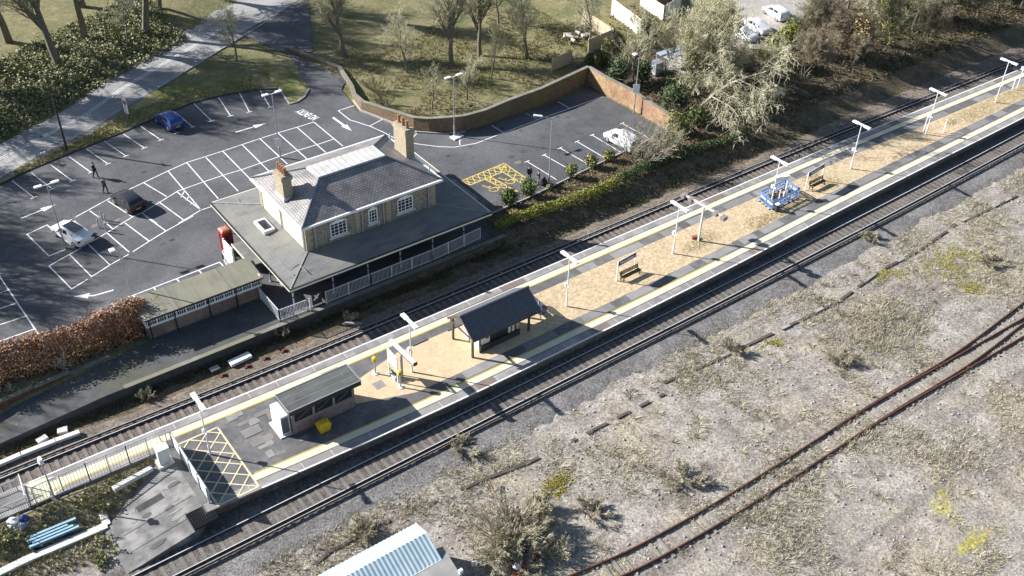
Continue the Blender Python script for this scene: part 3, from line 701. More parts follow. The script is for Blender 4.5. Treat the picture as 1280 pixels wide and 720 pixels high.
def sash(x0, x1, z0, z1, yy, side, arched=True, cols=4, rows=4, parent=None, axis='y', sill=True):
    """a white glazing-bar window on a wall y = yy, facing -y when side = -1"""
    o = side*.03; f = MB(); s = side
    def bar(xa, xb, za, zb, d): f.box(xa, xb, min(yy+s*.005, yy+s*d), max(yy+s*.005, yy+s*d), za, zb)
    bar(x0, x0+.09, z0, z1, .07); bar(x1-.09, x1, z0, z1, .07); bar(x0+.09, x1-.09, z0, z0+.09, .07); bar(x0+.09, x1-.09, z1-.09, z1, .07)
    for k in range(1, cols):
        x = x0+(x1-x0)*k/cols; w = .035 if k*2 == cols else .022; bar(x-w, x+w, z0+.09, z1-.09, .06)
    for k in range(1, rows):
        z = z0+(z1-z0)*k/rows; bar(x0+.09, x1-.09, z-.02, z+.02, .055)
    if arched:
        m = (x0+x1)/2; n = 8
        for k in range(n):
            a0, a1 = k/n, (k+1)/n; h = lambda a: z1+.22*math.sin(math.pi*a)
            xa, xb = x0+(x1-x0)*a0, x0+(x1-x0)*a1
            f.add([(xa,yy,z1-.01),(xb,yy,z1-.01),(xb,yy,h(a1)),(xa,yy,h(a0)),(xa,yy+s*.065,z1-.01),(xb,yy+s*.065,z1-.01),(xb,yy+s*.065,h(a1)),(xa,yy+s*.065,h(a0))],
                  [(0,1,2,3),(4,5,6,7),(2,3,7,6),(0,1,5,4)])
    wnd = f.build('window', white, parent)
    g = MB(); g.box(x0+.03, x1-.03, min(yy+s*.012, yy+s*.03), max(yy+s*.012, yy+s*.03), z0+.03, z1-.03); g.build('pane', glass, wnd)
    if sill:
        g = MB(); g.box(x0-.18, x1+.18, min(yy+s*.008, yy+s*.2), max(yy+s*.008, yy+s*.2), z0-.14, z0-.01); g.build('sill', palecon, wnd)
        g = MB(); g.box((x0+x1)/2-.1, (x0+x1)/2+.1, min(yy+s*.006, yy+s*.05), max(yy+s*.006, yy+s*.05), z1+.22, z1+.5); g.build('keystone', stone_trim, wnd)
for x0, x1, cc in ((31.1,32.7,4),(34.85,35.75,3),(37.8,39.4,4)):
    sash(x0, x1, 5.05, 6.4, by0, -1, cols=cc, parent=stn)
    sash(x0, x1, 5.05, 6.4, by1, 1, cols=cc, parent=stn)
for x0, x1, cc in ((30.6,32.4,6),(38,39.8,6)):
    sash(x0, x1, 2.1, 3.6, by0, -1, cols=cc, rows=4, parent=stn); sash(x0, x1, 2.1, 3.6, by1, 1, cols=cc, rows=4, parent=stn)
dblue = M('dark_blue_door', (.012,.018,.05), (.016,.022,.06), 2, rough=.35)
for x0, s in ((33.6,-1),(36.3,-1),(34.7,1),(40.3,-1),(33.0,1)):
    yy = by0 if s < 0 else by1; b = MB(); b.box(x0, x0+1.0, min(yy+s*.005, yy+s*.06), max(yy+s*.005, yy+s*.06), 1, 3.1)
    d = b.build('door', dblue, stn); b = MB(); b.box(x0-.1, x0, min(yy+s*.005,yy+s*.08), max(yy+s*.005,yy+s*.08), 1, 3.2); b.box(x0+1, x0+1.1, min(yy+s*.005,yy+s*.08), max(yy+s*.005,yy+s*.08), 1, 3.2); b.box(x0, x0+1, min(yy+s*.005,yy+s*.08), max(yy+s*.005,yy+s*.08), 3.1, 3.2); b.build('door_frame', white, d)
for x, y in ((29.65,by0-.09),(34.2,by0-.09),(36.35,by0-.09),(41.05,by0-.09),(bx0-.09,71.2),(bx0-.09,66.85)):
    b = MB(); b.tube([(x,y,4.5),(x,y,7.0)], .055, 8); b.box(x-.12, x+.12, y-.1, y+.1, 6.75, 6.98); b.build('drainpipe', greyp, stn)
for x, y, z, h in ((41.9,67.6,7.25,.9),(41.9,74.4,7.25,1.0)):
    b = MB(); b.tube([(x,y,z-.3),(x,y,z+h)], .05, 6); b.build('vent_pipe', greyp, rf)
# canopy all round
cx0, cx1, cy0, cy1 = 25.4, 45.7, 63.2, 79.2
b = MB(); T = .07
o = [(cx0,cy0,4.02),(cx1,cy0,4.02),(cx1,cy1,4.02),(cx0,cy1,4.02)]; i_ = [(bx0-.03,by0-.03,4.5),(bx1+.03,by0-.03,4.5),(bx1+.03,by1+.03,4.5),(bx0-.03,by1+.03,4.5)]
for k in range(4):
    j = (k+1)%4; b.face([o[k],o[j],i_[j],i_[k]]); lo = lambda p: (p[0],p[1],p[2]-.16)
    b.face([lo(o[j]),lo(o[k]),lo(i_[k]),lo(i_[j])]); b.face([lo(o[k]),lo(o[j]),o[j],o[k]])
cn = b.build('canopy', felt, stn)
b = MB()
for p, q in zip(o, o[1:]+o[:1]): b.beam((p[0],p[1],3.9), (q[0],q[1],3.9), .1, .26)
fb = b.build('canopy_fascia', offwhite, cn)
fl = M('felt_lap', (.27,.268,.25), (.2,.2,.19), 2, rough=.9)
for k in range(4): b = MB(); b.beam(Vector(o[k])+Vector((0,0,.03)), Vector(i_[k])+Vector((0,0,.03)), .14, .03); b.build('hip_flashing', fl, cn)
for y in (64.6, 65.6): b = MB(); b.beam((cx0+1,y,4.03+.13*(y-63.2)), (cx1-1,y,4.03+.13*(y-63.2)), .05, .03); b.build('felt_lap', fl, cn)
for xx in (26.4, 27.5): b = MB(); b.beam((xx,cy0+1,4.045+.141*(xx-cx0)), (xx,cy1-1,4.045+.141*(xx-cx0)), .05, .03); b.build('felt_lap', fl, cn)
b = MB(); b.beam((cx0-.03,cy0-.05,4.03), (cx0-.03,cy1+.05,4.03), .12, .1); b.beam((cx0,cy0-.05,4.03), (cx1,cy0-.05,4.03), .12, .1); b.build('canopy_gutter', darkp, cn)
b = MB(); b.box(27.0, 28.05, 71.2, 73.3, 4.33, 4.62); b.box(27.2, 27.9, 71.5, 73.0, 4.62, 4.66, 1); sk = b.build('rooflight', [white, glass], cn)
b = MB(); b.box(46.0, 46.5, 66.5, 70.6, 3.5, 3.62); b.beam((45.75,66.6,3.6), (46.3,66.6,3.56), .1, .3); b.build('lean_to_roof', felt, cn)
postm = [greyp, blackp]
def canopy_post(x, y):
    b = MB(); b.tube([(x,y,.97),(x,y,1.1)], [.16,.1], 10, 0); b.tube([(x,y,1.1),(x,y,2.1)], .075, 10, 0); b.tube([(x,y,2.1),(x,y,2.25)], .08, 10, 1); b.tube([(x,y,2.25),(x,y,2.7)], .075, 10, 0); b.tube([(x,y,2.7),(x,y,2.85)], .08, 10, 1); b.tube([(x,y,2.85),(x,y,3.85)], .075, 10, 0)
    b.beam((x,y,3.2), (x,y+.9,3.95), .05, .08, 0); b.beam((x,y,3.2), (x,y-.9,3.85), .05, .08, 0)
    b.build('canopy_post', postm, stn)
for x in (26.1, 29.85, 33.27, 36.57, 40.0, 43.4): canopy_post(x, 64.4)
for x in (26.1, 30, 34, 38, 42, 45): canopy_post(x, 78.2)
for y in (69, 73.6): canopy_post(26.1, y); canopy_post(45.0, y)
# annexe wall under the canopy seen at the corner
b = MB(); b.box(26.6, 28.75, 66.9, 68.8, .95, 3.3); b.build('annexe_wall', M('pink_wash', (.42,.33,.27), (.36,.28,.23), 1.5, rough=.9), stn)
def bench(label, p, rz, L, m, group, proto=None):
    t = thing('bench', label, 'bench', p, rz, group); z0 = 0
    def loc(b): return b
    b = MB()
    for k in range(3): b.box(-L/2, L/2, -.22+k*.15, -.1+k*.15, .42, .46)
    ob = b.build('seat', m, None); ob.parent = t
    b = MB()
    for k in range(3): b.box(-L/2, L/2, .24+k*.03, .27+k*.03, .52+k*.13, .63+k*.13)
    ob = b.build('backrest', m, None); ob.parent = t
    for s in (-.85, .85):
        b = MB(); x = s*L/2; b.box(x-.035, x+.035, -.2, -.14, 0, .42); b.box(x-.035, x+.035, .18, .24, 0, .9); b.box(x-.035, x+.035, -.2, .2, .37, .415)
        ob = b.build('leg', M('bench_iron', (.02,.02,.022), (.03,.03,.03), 2, rough=.6), None); ob.parent = t
    return t
bench('dark blue bench against the station wall, under the canopy nearer its left corner', (31.2,66.15,.95), 0, 2.2, bluep, 'benches under the station canopy')
bench('dark blue bench against the station wall, under the middle of the canopy', (38.6,66.15,.95), 0, 2.2, bluep, 'benches under the station canopy')

# board on the platform fence, bins etc
t = thing('notice_board', 'black notice board with a white drawing leaning by the platform fence under the canopy corner', 'notice board', (27.9,63.75,.95))
b = MB(); b.box(27.45, 28.35, 63.72, 63.8, 1.1, 2.3); b.build('board', darkp, t)
b = MB(); b.beam((27.6,63.7,1.6), (28.1,63.7,2.1), .14, .02, upv=(0,1,0)); b.beam((27.7,63.695,2.1), (27.95,63.695,1.7), .14, .02, upv=(0,1,0)); b.build('drawing', sign_white, t)
b = MB(); b.box(27.45, 27.53, 63.73, 63.79, .95, 1.1); b.box(28.27, 28.35, 63.73, 63.79, .95, 1.1); b.build('leg', greyp, t)

# ------------------------------------------------------------------ metal railings
def railing(name, label, pts, h, m, base=.95, bars=.13, posts=2.0, mesh=False, group=None, lean=0):
    a = Vector((pts[0][0], pts[0][1], base)); t = thing(name, label, 'fence', a, group=group)
    rails = MB(); bb = MB(); q = [Vector((p[0], p[1], p[2] if len(p) > 2 else base)) for p in pts]
    for p, r in zip(q, q[1:]):
        L = (r-p).length; d = (r-p)/L; zt = Vector((0,0,h))
        rails.beam(p+zt, r+zt, .05, .06); rails.beam(p+Vector((0,0,.12)), r+Vector((0,0,.12)), .04, .05)
        n = max(1, round(L/posts))
        for k in range(n+1):
            pb = MB(); c = p+d*L*k/n; pb.beam(c-Vector((0,0,.05)), c+Vector((0,0,h+.05)), .07, .07); pb.build('post', m, t)
        k = 0
        while k*bars < L: c = p+d*k*bars; bb.beam(c+Vector((0,0,.12)), c+Vector((0,0,h)), .026, .026); k += 1
    rails.build('rails', m, t); bb.build('bars', m, t)
    return t
railing('railing', 'long grey steel railing along the old platform edge below the station canopy', [(28.6,63.45),(33,63.5),(39.3,63.5),(44.9,63.9)], 1.25, M('pale_railing', (.56,.57,.59), (.46,.47,.49), 2, rough=.5), .97)
railing('railing', 'short grey railing panel across the old platform beside the waiting shed', [(24.3,67.2),(24.3,63.5),(27.1,63.45)], 1.2, MATS['pale_railing'], .97)

# ------------------------------------------------------------------ waiting shed with a row of windows
sh = thing('waiting_shed', 'long low shed with felt roof and white window strip beside the old platform', 'shed', (19.6,68,.95))
b = MB(); b.box(14.7, 24.6, 67.45, 70.0, .9, 2.15); b.build('wall', M('shed_brick', (.17,.12,.095), (.24,.18,.15), 1.5, c3=(.11,.085,.075), scale3=.6, rough=.9, grain=.15, gscale=8), sh)
b = MB(); b.box(14.7, 24.6, 67.4, 67.46, 2.15, 2.35); b.box(14.7, 24.6, 67.4, 67.46, 3.0, 3.12); b.box(14.62, 14.72, 67.4, 70.0, 2.15, 3.2); b.box(24.58, 24.66, 67.4, 70.0, 2.15, 3.2); b.box(14.72, 24.58, 69.9, 70.0, 2.15, 3.35)
for k in range(13): x = 14.72+k*9.86/12; b.box(x-.06, x+.06, 67.4, 67.46, 2.35, 3.0)
b.build('window_boards', white, sh)
for k in range(12):
    x0 = 14.72+k*9.86/12+.06; x1 = x0+9.86/12-.12; b = MB()
    b.box(x0, x1, 67.42, 67.44, 2.35, 3.0); w_ = b.build('window', glass, sh)
    b = MB(); b.box(x0, x1, 67.405, 67.419, 2.66, 2.70)
    for q in (1, 2, 3): x = x0+(x1-x0)*q/4; b.box(x-.02, x+.02, 67.404, 67.418, 2.35, 2.66); b.box(x-.02, x+.02, 67.404, 67.418, 2.7, 3.0)
    b.build('glazing_bars', white, w_)
b = MB(); sr = lambda x, y: 3.14+(y-67.2)*.1
b.prism([(14.5,67.15),(24.8,67.15),(24.8,70.2),(14.5,70.2)], lambda x, y: sr(x,y)-.06, sr)
rr = b.build('roof', M('shed_felt', (.215,.205,.155), (.16,.155,.12), .7, c3=(.25,.225,.165), scale3=.25, amount3=.8, rough=.95, stretch=(4,.6,1)), sh)
b = MB()
for x in (17.4, 21.9): b.beam((x,67.15,sr(0,67.15)+.01), (x,70.2,sr(0,70.2)+.01), .05, .02)
b.build('roof_lap', felt, rr)
b = MB(); b.beam((14.5,67.12,3.1), (24.8,67.12,3.1), .07, .1); b.build('gutter', blackp, rr)
for x in (14.9, 17.0, 19.9, 22.3): b = MB(); b.tube([(x,67.36,.95),(x,67.36,3.05)], .045, 6); b.build('drainpipe', blackp, sh)
b = MB(); b.box(24.68, 26.2, 69.2, 73.2, 3.05, 3.15); b.box(24.7, 24.8, 69.3, 69.4, 1, 3.05); b.box(24.7, 24.8, 73.0, 73.1, 1, 3.05); b.build('side_porch', felt, sh)
b = MB(); b.box(24.6, 24.68, 69.2, 73.2, 3.0, 3.2); b.build('porch_fascia', stone_trim, sh)
# phone box, screen, railing by the forecourt
t = thing('phone_box', 'red telephone box standing at the left end of the station canopy', 'phone box', (25.0,75.4,CZ))
x, y = 25.0, 75.4
b = MB(); b.box(x-.46, x+.46, y-.46, y+.46, 1, 1.2)
for sx in (-1, 1):
    for sy in (-1, 1): b.box(x+sx*.43-.05, x+sx*.43+.05, y+sy*.43-.05, y+sy*.43+.05, 1.2, 3.05)
b.box(x-.47, x+.47, y-.47, y+.47, 3.0, 3.3)
b.build('frame', redp, t)
b = MB(); n = 6
for k in range(n):
    a0, a1 = k/n*math.pi/2, (k+1)/n*math.pi/2; r0, r1 = .48*math.cos(a0), .48*math.cos(a1); z0, z1 = 3.3+.22*math.sin(a0), 3.3+.22*math.sin(a1)
    A0 = [(x-r0,y-r0,z0),(x+r0,y-r0,z0),(x+r0,y+r0,z0),(x-r0,y+r0,z0)]; A1 = [(x-r1,y-r1,z1),(x+r1,y-r1,z1),(x+r1,y+r1,z1),(x-r1,y+r1,z1)]
    for i in range(4): j = (i+1)%4; b.face([A0[i],A0[j],A1[j],A1[i]])
b.build('roof', M('faded_red', (.5,.2,.14), (.42,.12,.08), 3, rough=.5), t)
for (dx, dy) in ((-1,0),(1,0),(0,-1),(0,1)):
    b = MB(); g = MB()
    for k in range(8):
        z = 1.3+k*.22
        if dx: b.box(x+dx*.43-.015, x+dx*.43+.015, y-.38, y+.38, z, z+.03)
        else: b.box(x-.38, x+.38, y+dy*.43-.015, y+dy*.43+.015, z, z+.03)
    for o_ in (-.2, .2):
        if dx: b.box(x+dx*.435-.015, x+dx*.435+.015, y+o_-.015, y+o_+.015, 1.3, 2.95)
        else: b.box(x+o_-.015, x+o_+.015, y+dy*.435-.015, y+dy*.435+.015, 1.3, 2.95)
    if dx: g.box(x+dx*.42-.006, x+dx*.42+.006, y-.38, y+.38, 1.3, 2.97)
    else: g.box(x-.38, x+.38, y+dy*.42-.006, y+dy*.42+.006, 1.3, 2.97)
    w_ = b.build('window', redp, t); g.build('pane', glass, w_)
t = thing('wall_panel', 'tall white painted panel between the phone box and the waiting shed', 'panel', (24.9,73.5,CZ))
b = MB(); b.box(24.3, 24.42, 72.6, 74.3, 1.05, 3.1); b.build('board', sign_white, t)
b = MB(); b.box(24.28, 24.44, 72.5, 72.62, 1, 3.2); b.box(24.28, 24.44, 74.28, 74.4, 1, 3.2); b.build('post', white, t)
railing('railing', 'low white guard rail beside the phone box', [(24.7,74.4),(24.0,74.2),(23.7,71.3),(24.2,71.0)], 1.0, white, CZ, .5, 1.5)

# ------------------------------------------------------------------ brick shelter on the island platform
t = thing('brick_shelter', 'low brick platform shelter with dark flat felt roof and window band', 'shelter', (21.8,52,PZ))
b = MB(); pinkb = M('pink_brick', (.27,.195,.18), (.2,.145,.135), 3, rough=.9, grain=.2, gscale=8)
b.box(19.3, 24.4, 51.1, 51.22, .9, 2.0); b.box(19.3, 24.4, 52.9, 53.02, .9, 3.0); b.box(19.3, 19.42, 51.22, 52.9, .9, 3.0); b.box(24.28, 24.4, 51.22, 52.9, .9, 1.9)
wl = b.build('wall', pinkb, t)
for x in (19.3, 20.95, 22.6, 24.22): b = MB(); b.box(x, x+.2, 51.08, 51.24, 2.0, 3.0); b.build('pillar', M('taupe_frame', (.25,.23,.21), (.2,.18,.17), 2, rough=.7), t)
for x0, x1 in ((19.5,20.95),(21.15,22.6),(22.8,24.22)):
    b = MB(); b.box(x0, x1, 51.14, 51.17, 2.05, 2.98); w_ = b.build('window', glass, t); b = MB(); b.box(x0, x1, 51.1, 51.2, 2.0, 2.06); b.beam((x0+.2,51.13,2.2), (x1-.1,51.13,2.85), .03, .03); b.build('frame', MATS['taupe_frame'], w_)
b = MB(); b.box(24.32, 24.36, 51.3, 52.8, 1.95, 2.95); b.build('end_window', glass, t)
b = MB(); b.box(19.1, 25.0, 50.95, 53.15, 2.95, 3.4); rf2 = b.build('roof', darkp, t)
b = MB(); b.box(19.16, 24.94, 51.01, 53.09, 3.4, 3.415); b.build('felt', M('dark_felt', (.1,.105,.098), (.065,.067,.065), 1, c3=(.05,.05,.05), scale3=.6, amount3=.6, rough=.9, stretch=(.6,2,1)), rf2)
b = MB()
for p, q in (((19.1,50.95),(25,50.95)),((25,50.95),(25,53.15)),((25,53.15),(19.1,53.15)),((19.1,53.15),(19.1,50.95))): b.beam((p[0],p[1],3.42), (q[0],q[1],3.42), .07, .05)
for y in (51.7, 52.4): b.beam((19.2,y,3.42), (24.9,y,3.42), .03, .012)
b.build('roof_edging', galv, rf2)
t = thing('vending_machine', 'tall white cabinet standing against the end wall of the brick shelter', 'cabinet', (18.9,51.9,PZ))
b = MB(); b.box(18.55, 19.24, 51.4, 53.1, 1.03, 2.8); b.build('body', white, t)
b = MB(); b.box(18.6, 19.1, 51.34, 51.395, 1.2, 2.6); b.build('door', M('grey_blue_front', (.12,.14,.18), (.09,.1,.13), 2, rough=.4), t)
b = MB(); b.box(18.3, 19.28, 51.2, 53.2, .94, 1.03); b.build('plinth', palecon, t)
t = thing('grit_bin', 'yellow grit bin in the shade in front of the brick shelter', 'bin', (21.25,50.3,PZ))
b = MB(); V = [(20.90,49.95),(21.70,49.95),(21.70,50.55),(20.90,50.55)]
b.add([(x*1.0,y,.97) for x, y in V]+[(x+(.08 if x > 21.25 else -.08), y+(.06 if y > 50.2 else -.06), 1.55) for x, y in V], [(3,2,1,0),(4,5,6,7),(0,1,5,4),(1,2,6,5),(2,3,7,6),(3,0,4,7)]); b.build('body', yellowp, t, bevel=.03)
b = MB(); V = [(20.79,49.86),(21.81,49.86),(21.81,50.64),(20.79,50.64)]
b.add([(x,y,1.55) for x, y in V]+[(x,y,1.63) for x, y in V]+[(x+(.25 if x < 21.25 else -.25), y+(.15 if y < 50.2 else -.15), 1.85) for x, y in V], [(3,2,1,0),(8,9,10,11),(0,1,5,4),(1,2,6,5),(2,3,7,6),(3,0,4,7),(4,5,9,8),(5,6,10,9),(6,7,11,10),(7,4,8,11)]); b.build('lid', yellowp, t, bevel=.02)

# ------------------------------------------------------------------ tiled shelter
t = thing('tiled_shelter', 'open platform shelter with pitched dark pantile roof on posts', 'shelter', (38,52,PZ))
darktile = M('dark_pantile', (.07,.076,.092), (.1,.105,.12), 3, rough=.55, spec=.4)
def tile_slope(y0, z0, y1, z1, x0, x1, rows=9):
    b = MB()
    for k in range(rows):
        a0, a1 = k/rows, (k+1)/rows; ya, yb = y0+(y1-y0)*a0, y0+(y1-y0)*a1; za, zb = z0+(z1-z0)*a0, z0+(z1-z0)*a1
        n = 46
        for i in range(n):
            xa, xb = x0+(x1-x0)*i/n, x0+(x1-x0)*(i+1)/n; xm = xa+(xb-xa)*.55
            b.face([(xa,ya,za+.085),(xm,ya,za+.11),(xm,yb,zb+.045),(xa,yb,zb+.02)]); b.face([(xm,ya,za+.11),(xb,ya,za+.085),(xb,yb,zb+.02),(xm,yb,zb+.045)])
            b.face([(xa,ya,za+.02),(xb,ya,za+.02),(xb,ya,za+.085),(xm,ya,za+.11),(xa,ya,za+.085)])
    b.face([(x0,y0,z0),(x1,y0,z0),(x1,y1,z1),(x0,y1,z1)])
    for x in (x0, x1): b.face([(x,y0,z0),(x,y1,z1),(x,y1,z1+.03),(x,y0,z0+.09)])
    return b
tile_slope(50.2, 3.0, 52.0, 4.3, 34.6, 41.4).build('roof_slope', darktile, t); tile_slope(53.8, 3.0, 52.0, 4.3, 34.6, 41.4).build('roof_slope', darktile, t)
b = MB(); b.tube([(34.55,52,4.37),(41.45,52,4.37)], .1, 8); b.build('ridge_tiles', darktile, t)
brown = M('brown_timber', (.07,.05,.04), (.1,.075,.06), 2, rough=.8)
for x, y in ((34.85,53.4),(34.85,50.6),(40.57,50.7),(40.57,53.3)): b = MB(); b.box(x-.08, x+.08, y-.08, y+.08, .95, 3.15); b.build('post', brown, t)
b = MB(); b.beam((34.6,50.2,2.96), (41.4,50.2,2.96), .06, .16); b.beam((34.6,53.8,2.96), (41.4,53.8,2.96), .06, .16); b.beam((34.6,50.6,3.1), (34.6,53.4,3.1), .08, .14); b.beam((41.3,50.6,3.1), (41.3,53.4,3.1), .08, .14)
b.beam((34.62,53.8,3.02), (34.62,52.0,4.3), .06, .2); b.beam((34.62,50.2,3.02), (34.62,52.0,4.3), .06, .2); b.build('frame', brown, t)
b = MB(); b.box(35.75, 35.85, 50.9, 53.3, .95, 3.2); b.box(35.75, 36.75, 50.9, 51.0, .95, 3.0); b.box(38.6, 38.85, 50.9, 51.0, .95, 3.0); b.box(39.0, 39.25, 50.9, 51.0, .95, 3.0); b.box(35.85, 39.6, 53.2, 53.3, .95, 3.0); b.box(39.5, 39.6, 50.9, 53.2, .95, 3.0)
b.build('wall', offwhite, t)
b = MB(); b.box(35.7, 39.7, 50.72, 50.88, .95, 1.5); b.box(35.6, 36.9, 50.68, 50.72, .95, 1.15); b.build('plinth', darkp, t)
b = MB(); b.box(36.35, 36.65, 50.87, 50.9, 2.0, 2.7); b.build('poster', navy, t)
b = MB(); b.box(36.75, 38.6, 50.93, 50.96, 1.5, 2.9); b.build('window', glass, t)
b = MB(); b.box(36.9, 38.4, 51.9, 52.4, 1.35, 1.42); b.build('seat', palecon, t)
t = thing('bench', 'blue slatted bench with armrests just beyond the tiled shelter', 'bench', (42.6,52.4,PZ))
b = MB(); 
for k in range(5): b.box(42.25+k*.13, 42.34+k*.13, 51.3, 53.5, 1.38, 1.42)
b.build('seat', M('slate_blue', (.06,.07,.12), (.05,.06,.1), 3, rough=.5), t)
b = MB()
for k in range(4): b.box(42.92+k*.02, 42.96+k*.02, 51.3, 53.5, 1.48+k*.12, 1.57+k*.12)
b.build('backrest', MATS['slate_blue'], t)
for y in (51.35, 52.4, 53.45): b = MB(); b.box(42.28, 42.33, y-.03, y+.03, .95, 1.62); b.box(42.9, 42.95, y-.03, y+.03, .95, 1.95); b.box(42.28, 42.95, y-.03, y+.03, 1.58, 1.63); b.build('leg', greyp, t)

# ------------------------------------------------------------------ lamp posts
def lamp_post(label, p, h, kind, group, rz=0):
    """built at the origin, then moved"""
    t = thing('lamp_post', label, 'lamp post', (0,0,0), 0, group)
    def put(b, nm, m): o = b.build(nm, m, None, smooth=False); o.parent = t; return o
    if kind == 'platform':
        b = MB(); b.tube([(0,0,-.05),(0,0,.9),(0,0,.92),(0,0,h)], [.085,.085,.055,.045], 8); put(b, 'pole', white)
        b = MB(); b.tube([(0,-.2,h*.42),(0,.2,h*.42)], .05, 6); b.box(-.12,.12,.12,.34,h*.4,h*.46); put(b, 'speaker', white)
        b = MB(); b.box(-.13,.13,-1.0,1.0,h,h+.09); b.box(-.17,.17,-1.05,-.35,h-.05,h+.1); b.box(-.17,.17,.35,1.05,h-.05,h+.1); put(b, 'lamp_head', white)
    elif kind == 'twin':
        b = MB(); b.tube([(0,0,-.05),(0,0,1.2),(0,0,1.25),(0,0,h)], [.1,.1,.065,.05], 8); put(b, 'pole', galv)
        for s in (-1, 1):
            b = MB(); b.beam((0,0,h-.02), (s*.45,0,h+.06), .06, .06); b.box(min(s*.4,s*1.05), max(s*.4,s*1.05), -.16, .16, h+.02, h+.14); put(b, 'lamp_head', white)
    elif kind == 'single':
        b = MB(); b.tube([(0,0,-.05),(0,0,1.2),(0,0,1.25),(0,0,h)], [.1,.1,.065,.05], 8); put(b, 'pole', galv)
        b = MB(); b.beam((0,0,h-.03), (-.3,.3,h+.1), .06, .06); b.box(-.62,-.2,.08,.52,h+.06,h+.2); put(b, 'lamp_head', white)
    elif kind == 'arm':
        b = MB(); b.tube([(0,0,-.05),(0,0,1.2),(0,0,1.25),(0,0,h)], [.1,.1,.065,.05], 8); b.tube([(0,0,h),(-.9,.6,h+.35)], .04, 6); put(b, 'pole', galv)
        b = MB(); b.beam((-.8,.53,h+.33), (-1.5,1.0,h+.45), .26, .12); put(b, 'lamp_head', white)
    elif kind == 'short':
        b = MB(); b.tube([(0,0,-.05),(0,0,1.0),(0,0,1.02),(0,0,h)], [.08,.08,.055,.05], 8); put(b, 'pole', galv)
        b = MB(); b.box(-.16,.16,-.25,.25,h,h+.16); b.box(-.1,.1,-.2,.2,h+.16,h+.4); put(b, 'lamp_head', white)
    if p is not None: t.location = p
    t.rotation_euler.z = rz
    return t
PG = 'white platform lamp posts with twin heads'
def pp(px, py): p = P(px, py, PZ); return (p.x, p.y, PZ+.005)
L0 = lamp_post('white platform lamp post with twin heads beside the sign beam, past the brick shelter', pp(515,465), 5.15, 'platform', PG)
for (x, y), lb in (((263,568),'white platform lamp post standing on the yellow crosshatch'),((708,383),'white platform lamp post just beyond the tiled shelter, nearest its blue bench'),
    ((841,317),'white platform lamp post beside the camera gantry'),((963,258),'white platform lamp post at the blue fenced enclosure'),((1063,211),'white platform lamp post between the last wooden bench and the thin stake'),
    ((1157,168),'white platform lamp post with a speaker beside the thin stake'),((1244,128),'white platform lamp post farthest along the island, on the green strip')):
    clone(L0, pp(x, y), label=lb)
SG = 'steel lamp posts round the car park'
lamp_post('twin headed steel lamp post beside the white saloon', P(82,310,CZ), 6.7, 'twin', SG)
lamp_post('tall twin headed lamp post carrying a white sign in front of the station chimney', P(350.5,197,CZ), 7.3, 'twin', SG)
lamp_post('single headed lamp post at the edge of the brown hedge by the waiting shed', (14.9,71.6,CZ), 6.2, 'single', SG)
lamp_post('steel lamp post with a bent arm at the end of the disabled bays', P(686,231,CZ), 7.4, 'arm', SG)
lamp_post('steel lamp post on a white kerbed island below the garden wall', P(568,170,CZ), 7.0, 'twin', SG)
lamp_post('lamp post with a white sign standing behind the orange brick wall', P(792,141,CZ), 7.0, 'single', SG)
lamp_post('short grey lamp post at the near end of the fenced ramp', pp(67,620), 3.3, 'short', None)
b = MB(); p = P(570,172,CZ); b.prism([(p.x-.5,p.y-.5),(p.x+.8,p.y-.3),(p.x+.6,p.y+.5),(p.x-.6,p.y+.4)], CZ-.05, CZ+.12); struct('lamp_island_kerb', b, palecon)
def sign_plate(label, p, w, h, ax, m, name='sign', cat='sign', thick=.03, post=None, group=None, stripe=None, back=None):
    """a plate whose long side runs along ax, its bottom centre at p (a post below it when post is a ground height)"""
    t = thing(name, label, cat, (p[0], p[1], post if post is not None else p[2]), group=group); a = Vector((ax[0], ax[1], 0)).normalized(); q = Vector(p)
    b = MB(); b.beam(q-a*w/2+Vector((0,0,h/2)), q+a*w/2+Vector((0,0,h/2)), thick, h); b.build('plate', m, t)
    if stripe: b = MB(); b.beam(q-a*w*.4+Vector((0,0,h*.7)), q+a*w*.4+Vector((0,0,h*.7)), thick+.01, h*.25); b.build('band', stripe, t)
    if post is not None: b = MB(); n = Vector((-a.y, a.x, 0))*.06; b.tube([(p[0]-n.x,p[1]-n.y,post), (p[0]-n.x,p[1]-n.y,p[2]+h*.8)], .04, 6); b.build('post', galv, t)
    return t
sign_plate('white notice plate half way up the tall lamp post in front of the station', (P(350.5,197,CZ).x-.06,P(350.5,197,CZ).y-.12,2.3), .75, 1.0, (1,-.6), sign_white)
p = P(792,141,CZ); sign_plate('white notice plate on the lamp post above the orange brick wall', (p.x-.05,p.y-.1,3.6), .75, 1.0, (1,-.6), sign_white)
p = P(161,152,CZ); sign_plate('estate board, red above white, on a thin post in the roadside grass', (p.x,p.y,2.0), .7, 1.9, (.3,-1), sign_white, stripe=redp, post=CZ)
t = thing('utility_pole', 'thin dark wooden pole at the edge of the roadside grass', 'pole', P(84,188,CZ)); p = P(84,188,CZ)
b = MB(); b.tube([(p.x,p.y,.8),(p.x,p.y,7.4)], [.13,.09], 8); b.build('pole', darkp, t); b = MB(); b.box(p.x-.05, p.x+.05, p.y-.3, p.y+.3, 6.9, 7.0); b.build('crossarm', darkp, t)
t = thing('marker_post', 'short pale post on the pavement beside the old road', 'post', P(57,203,CZ)); p = P(57,203,CZ); b = MB(); b.tube([(p.x,p.y,.9),(p.x,p.y,2.2)], .06, 6); b.build('post', galv, t); b = MB(); b.box(p.x-.25,p.x+.25,p.y-.04,p.y+.04,2.0,2.2); b.build('plate', white, t)
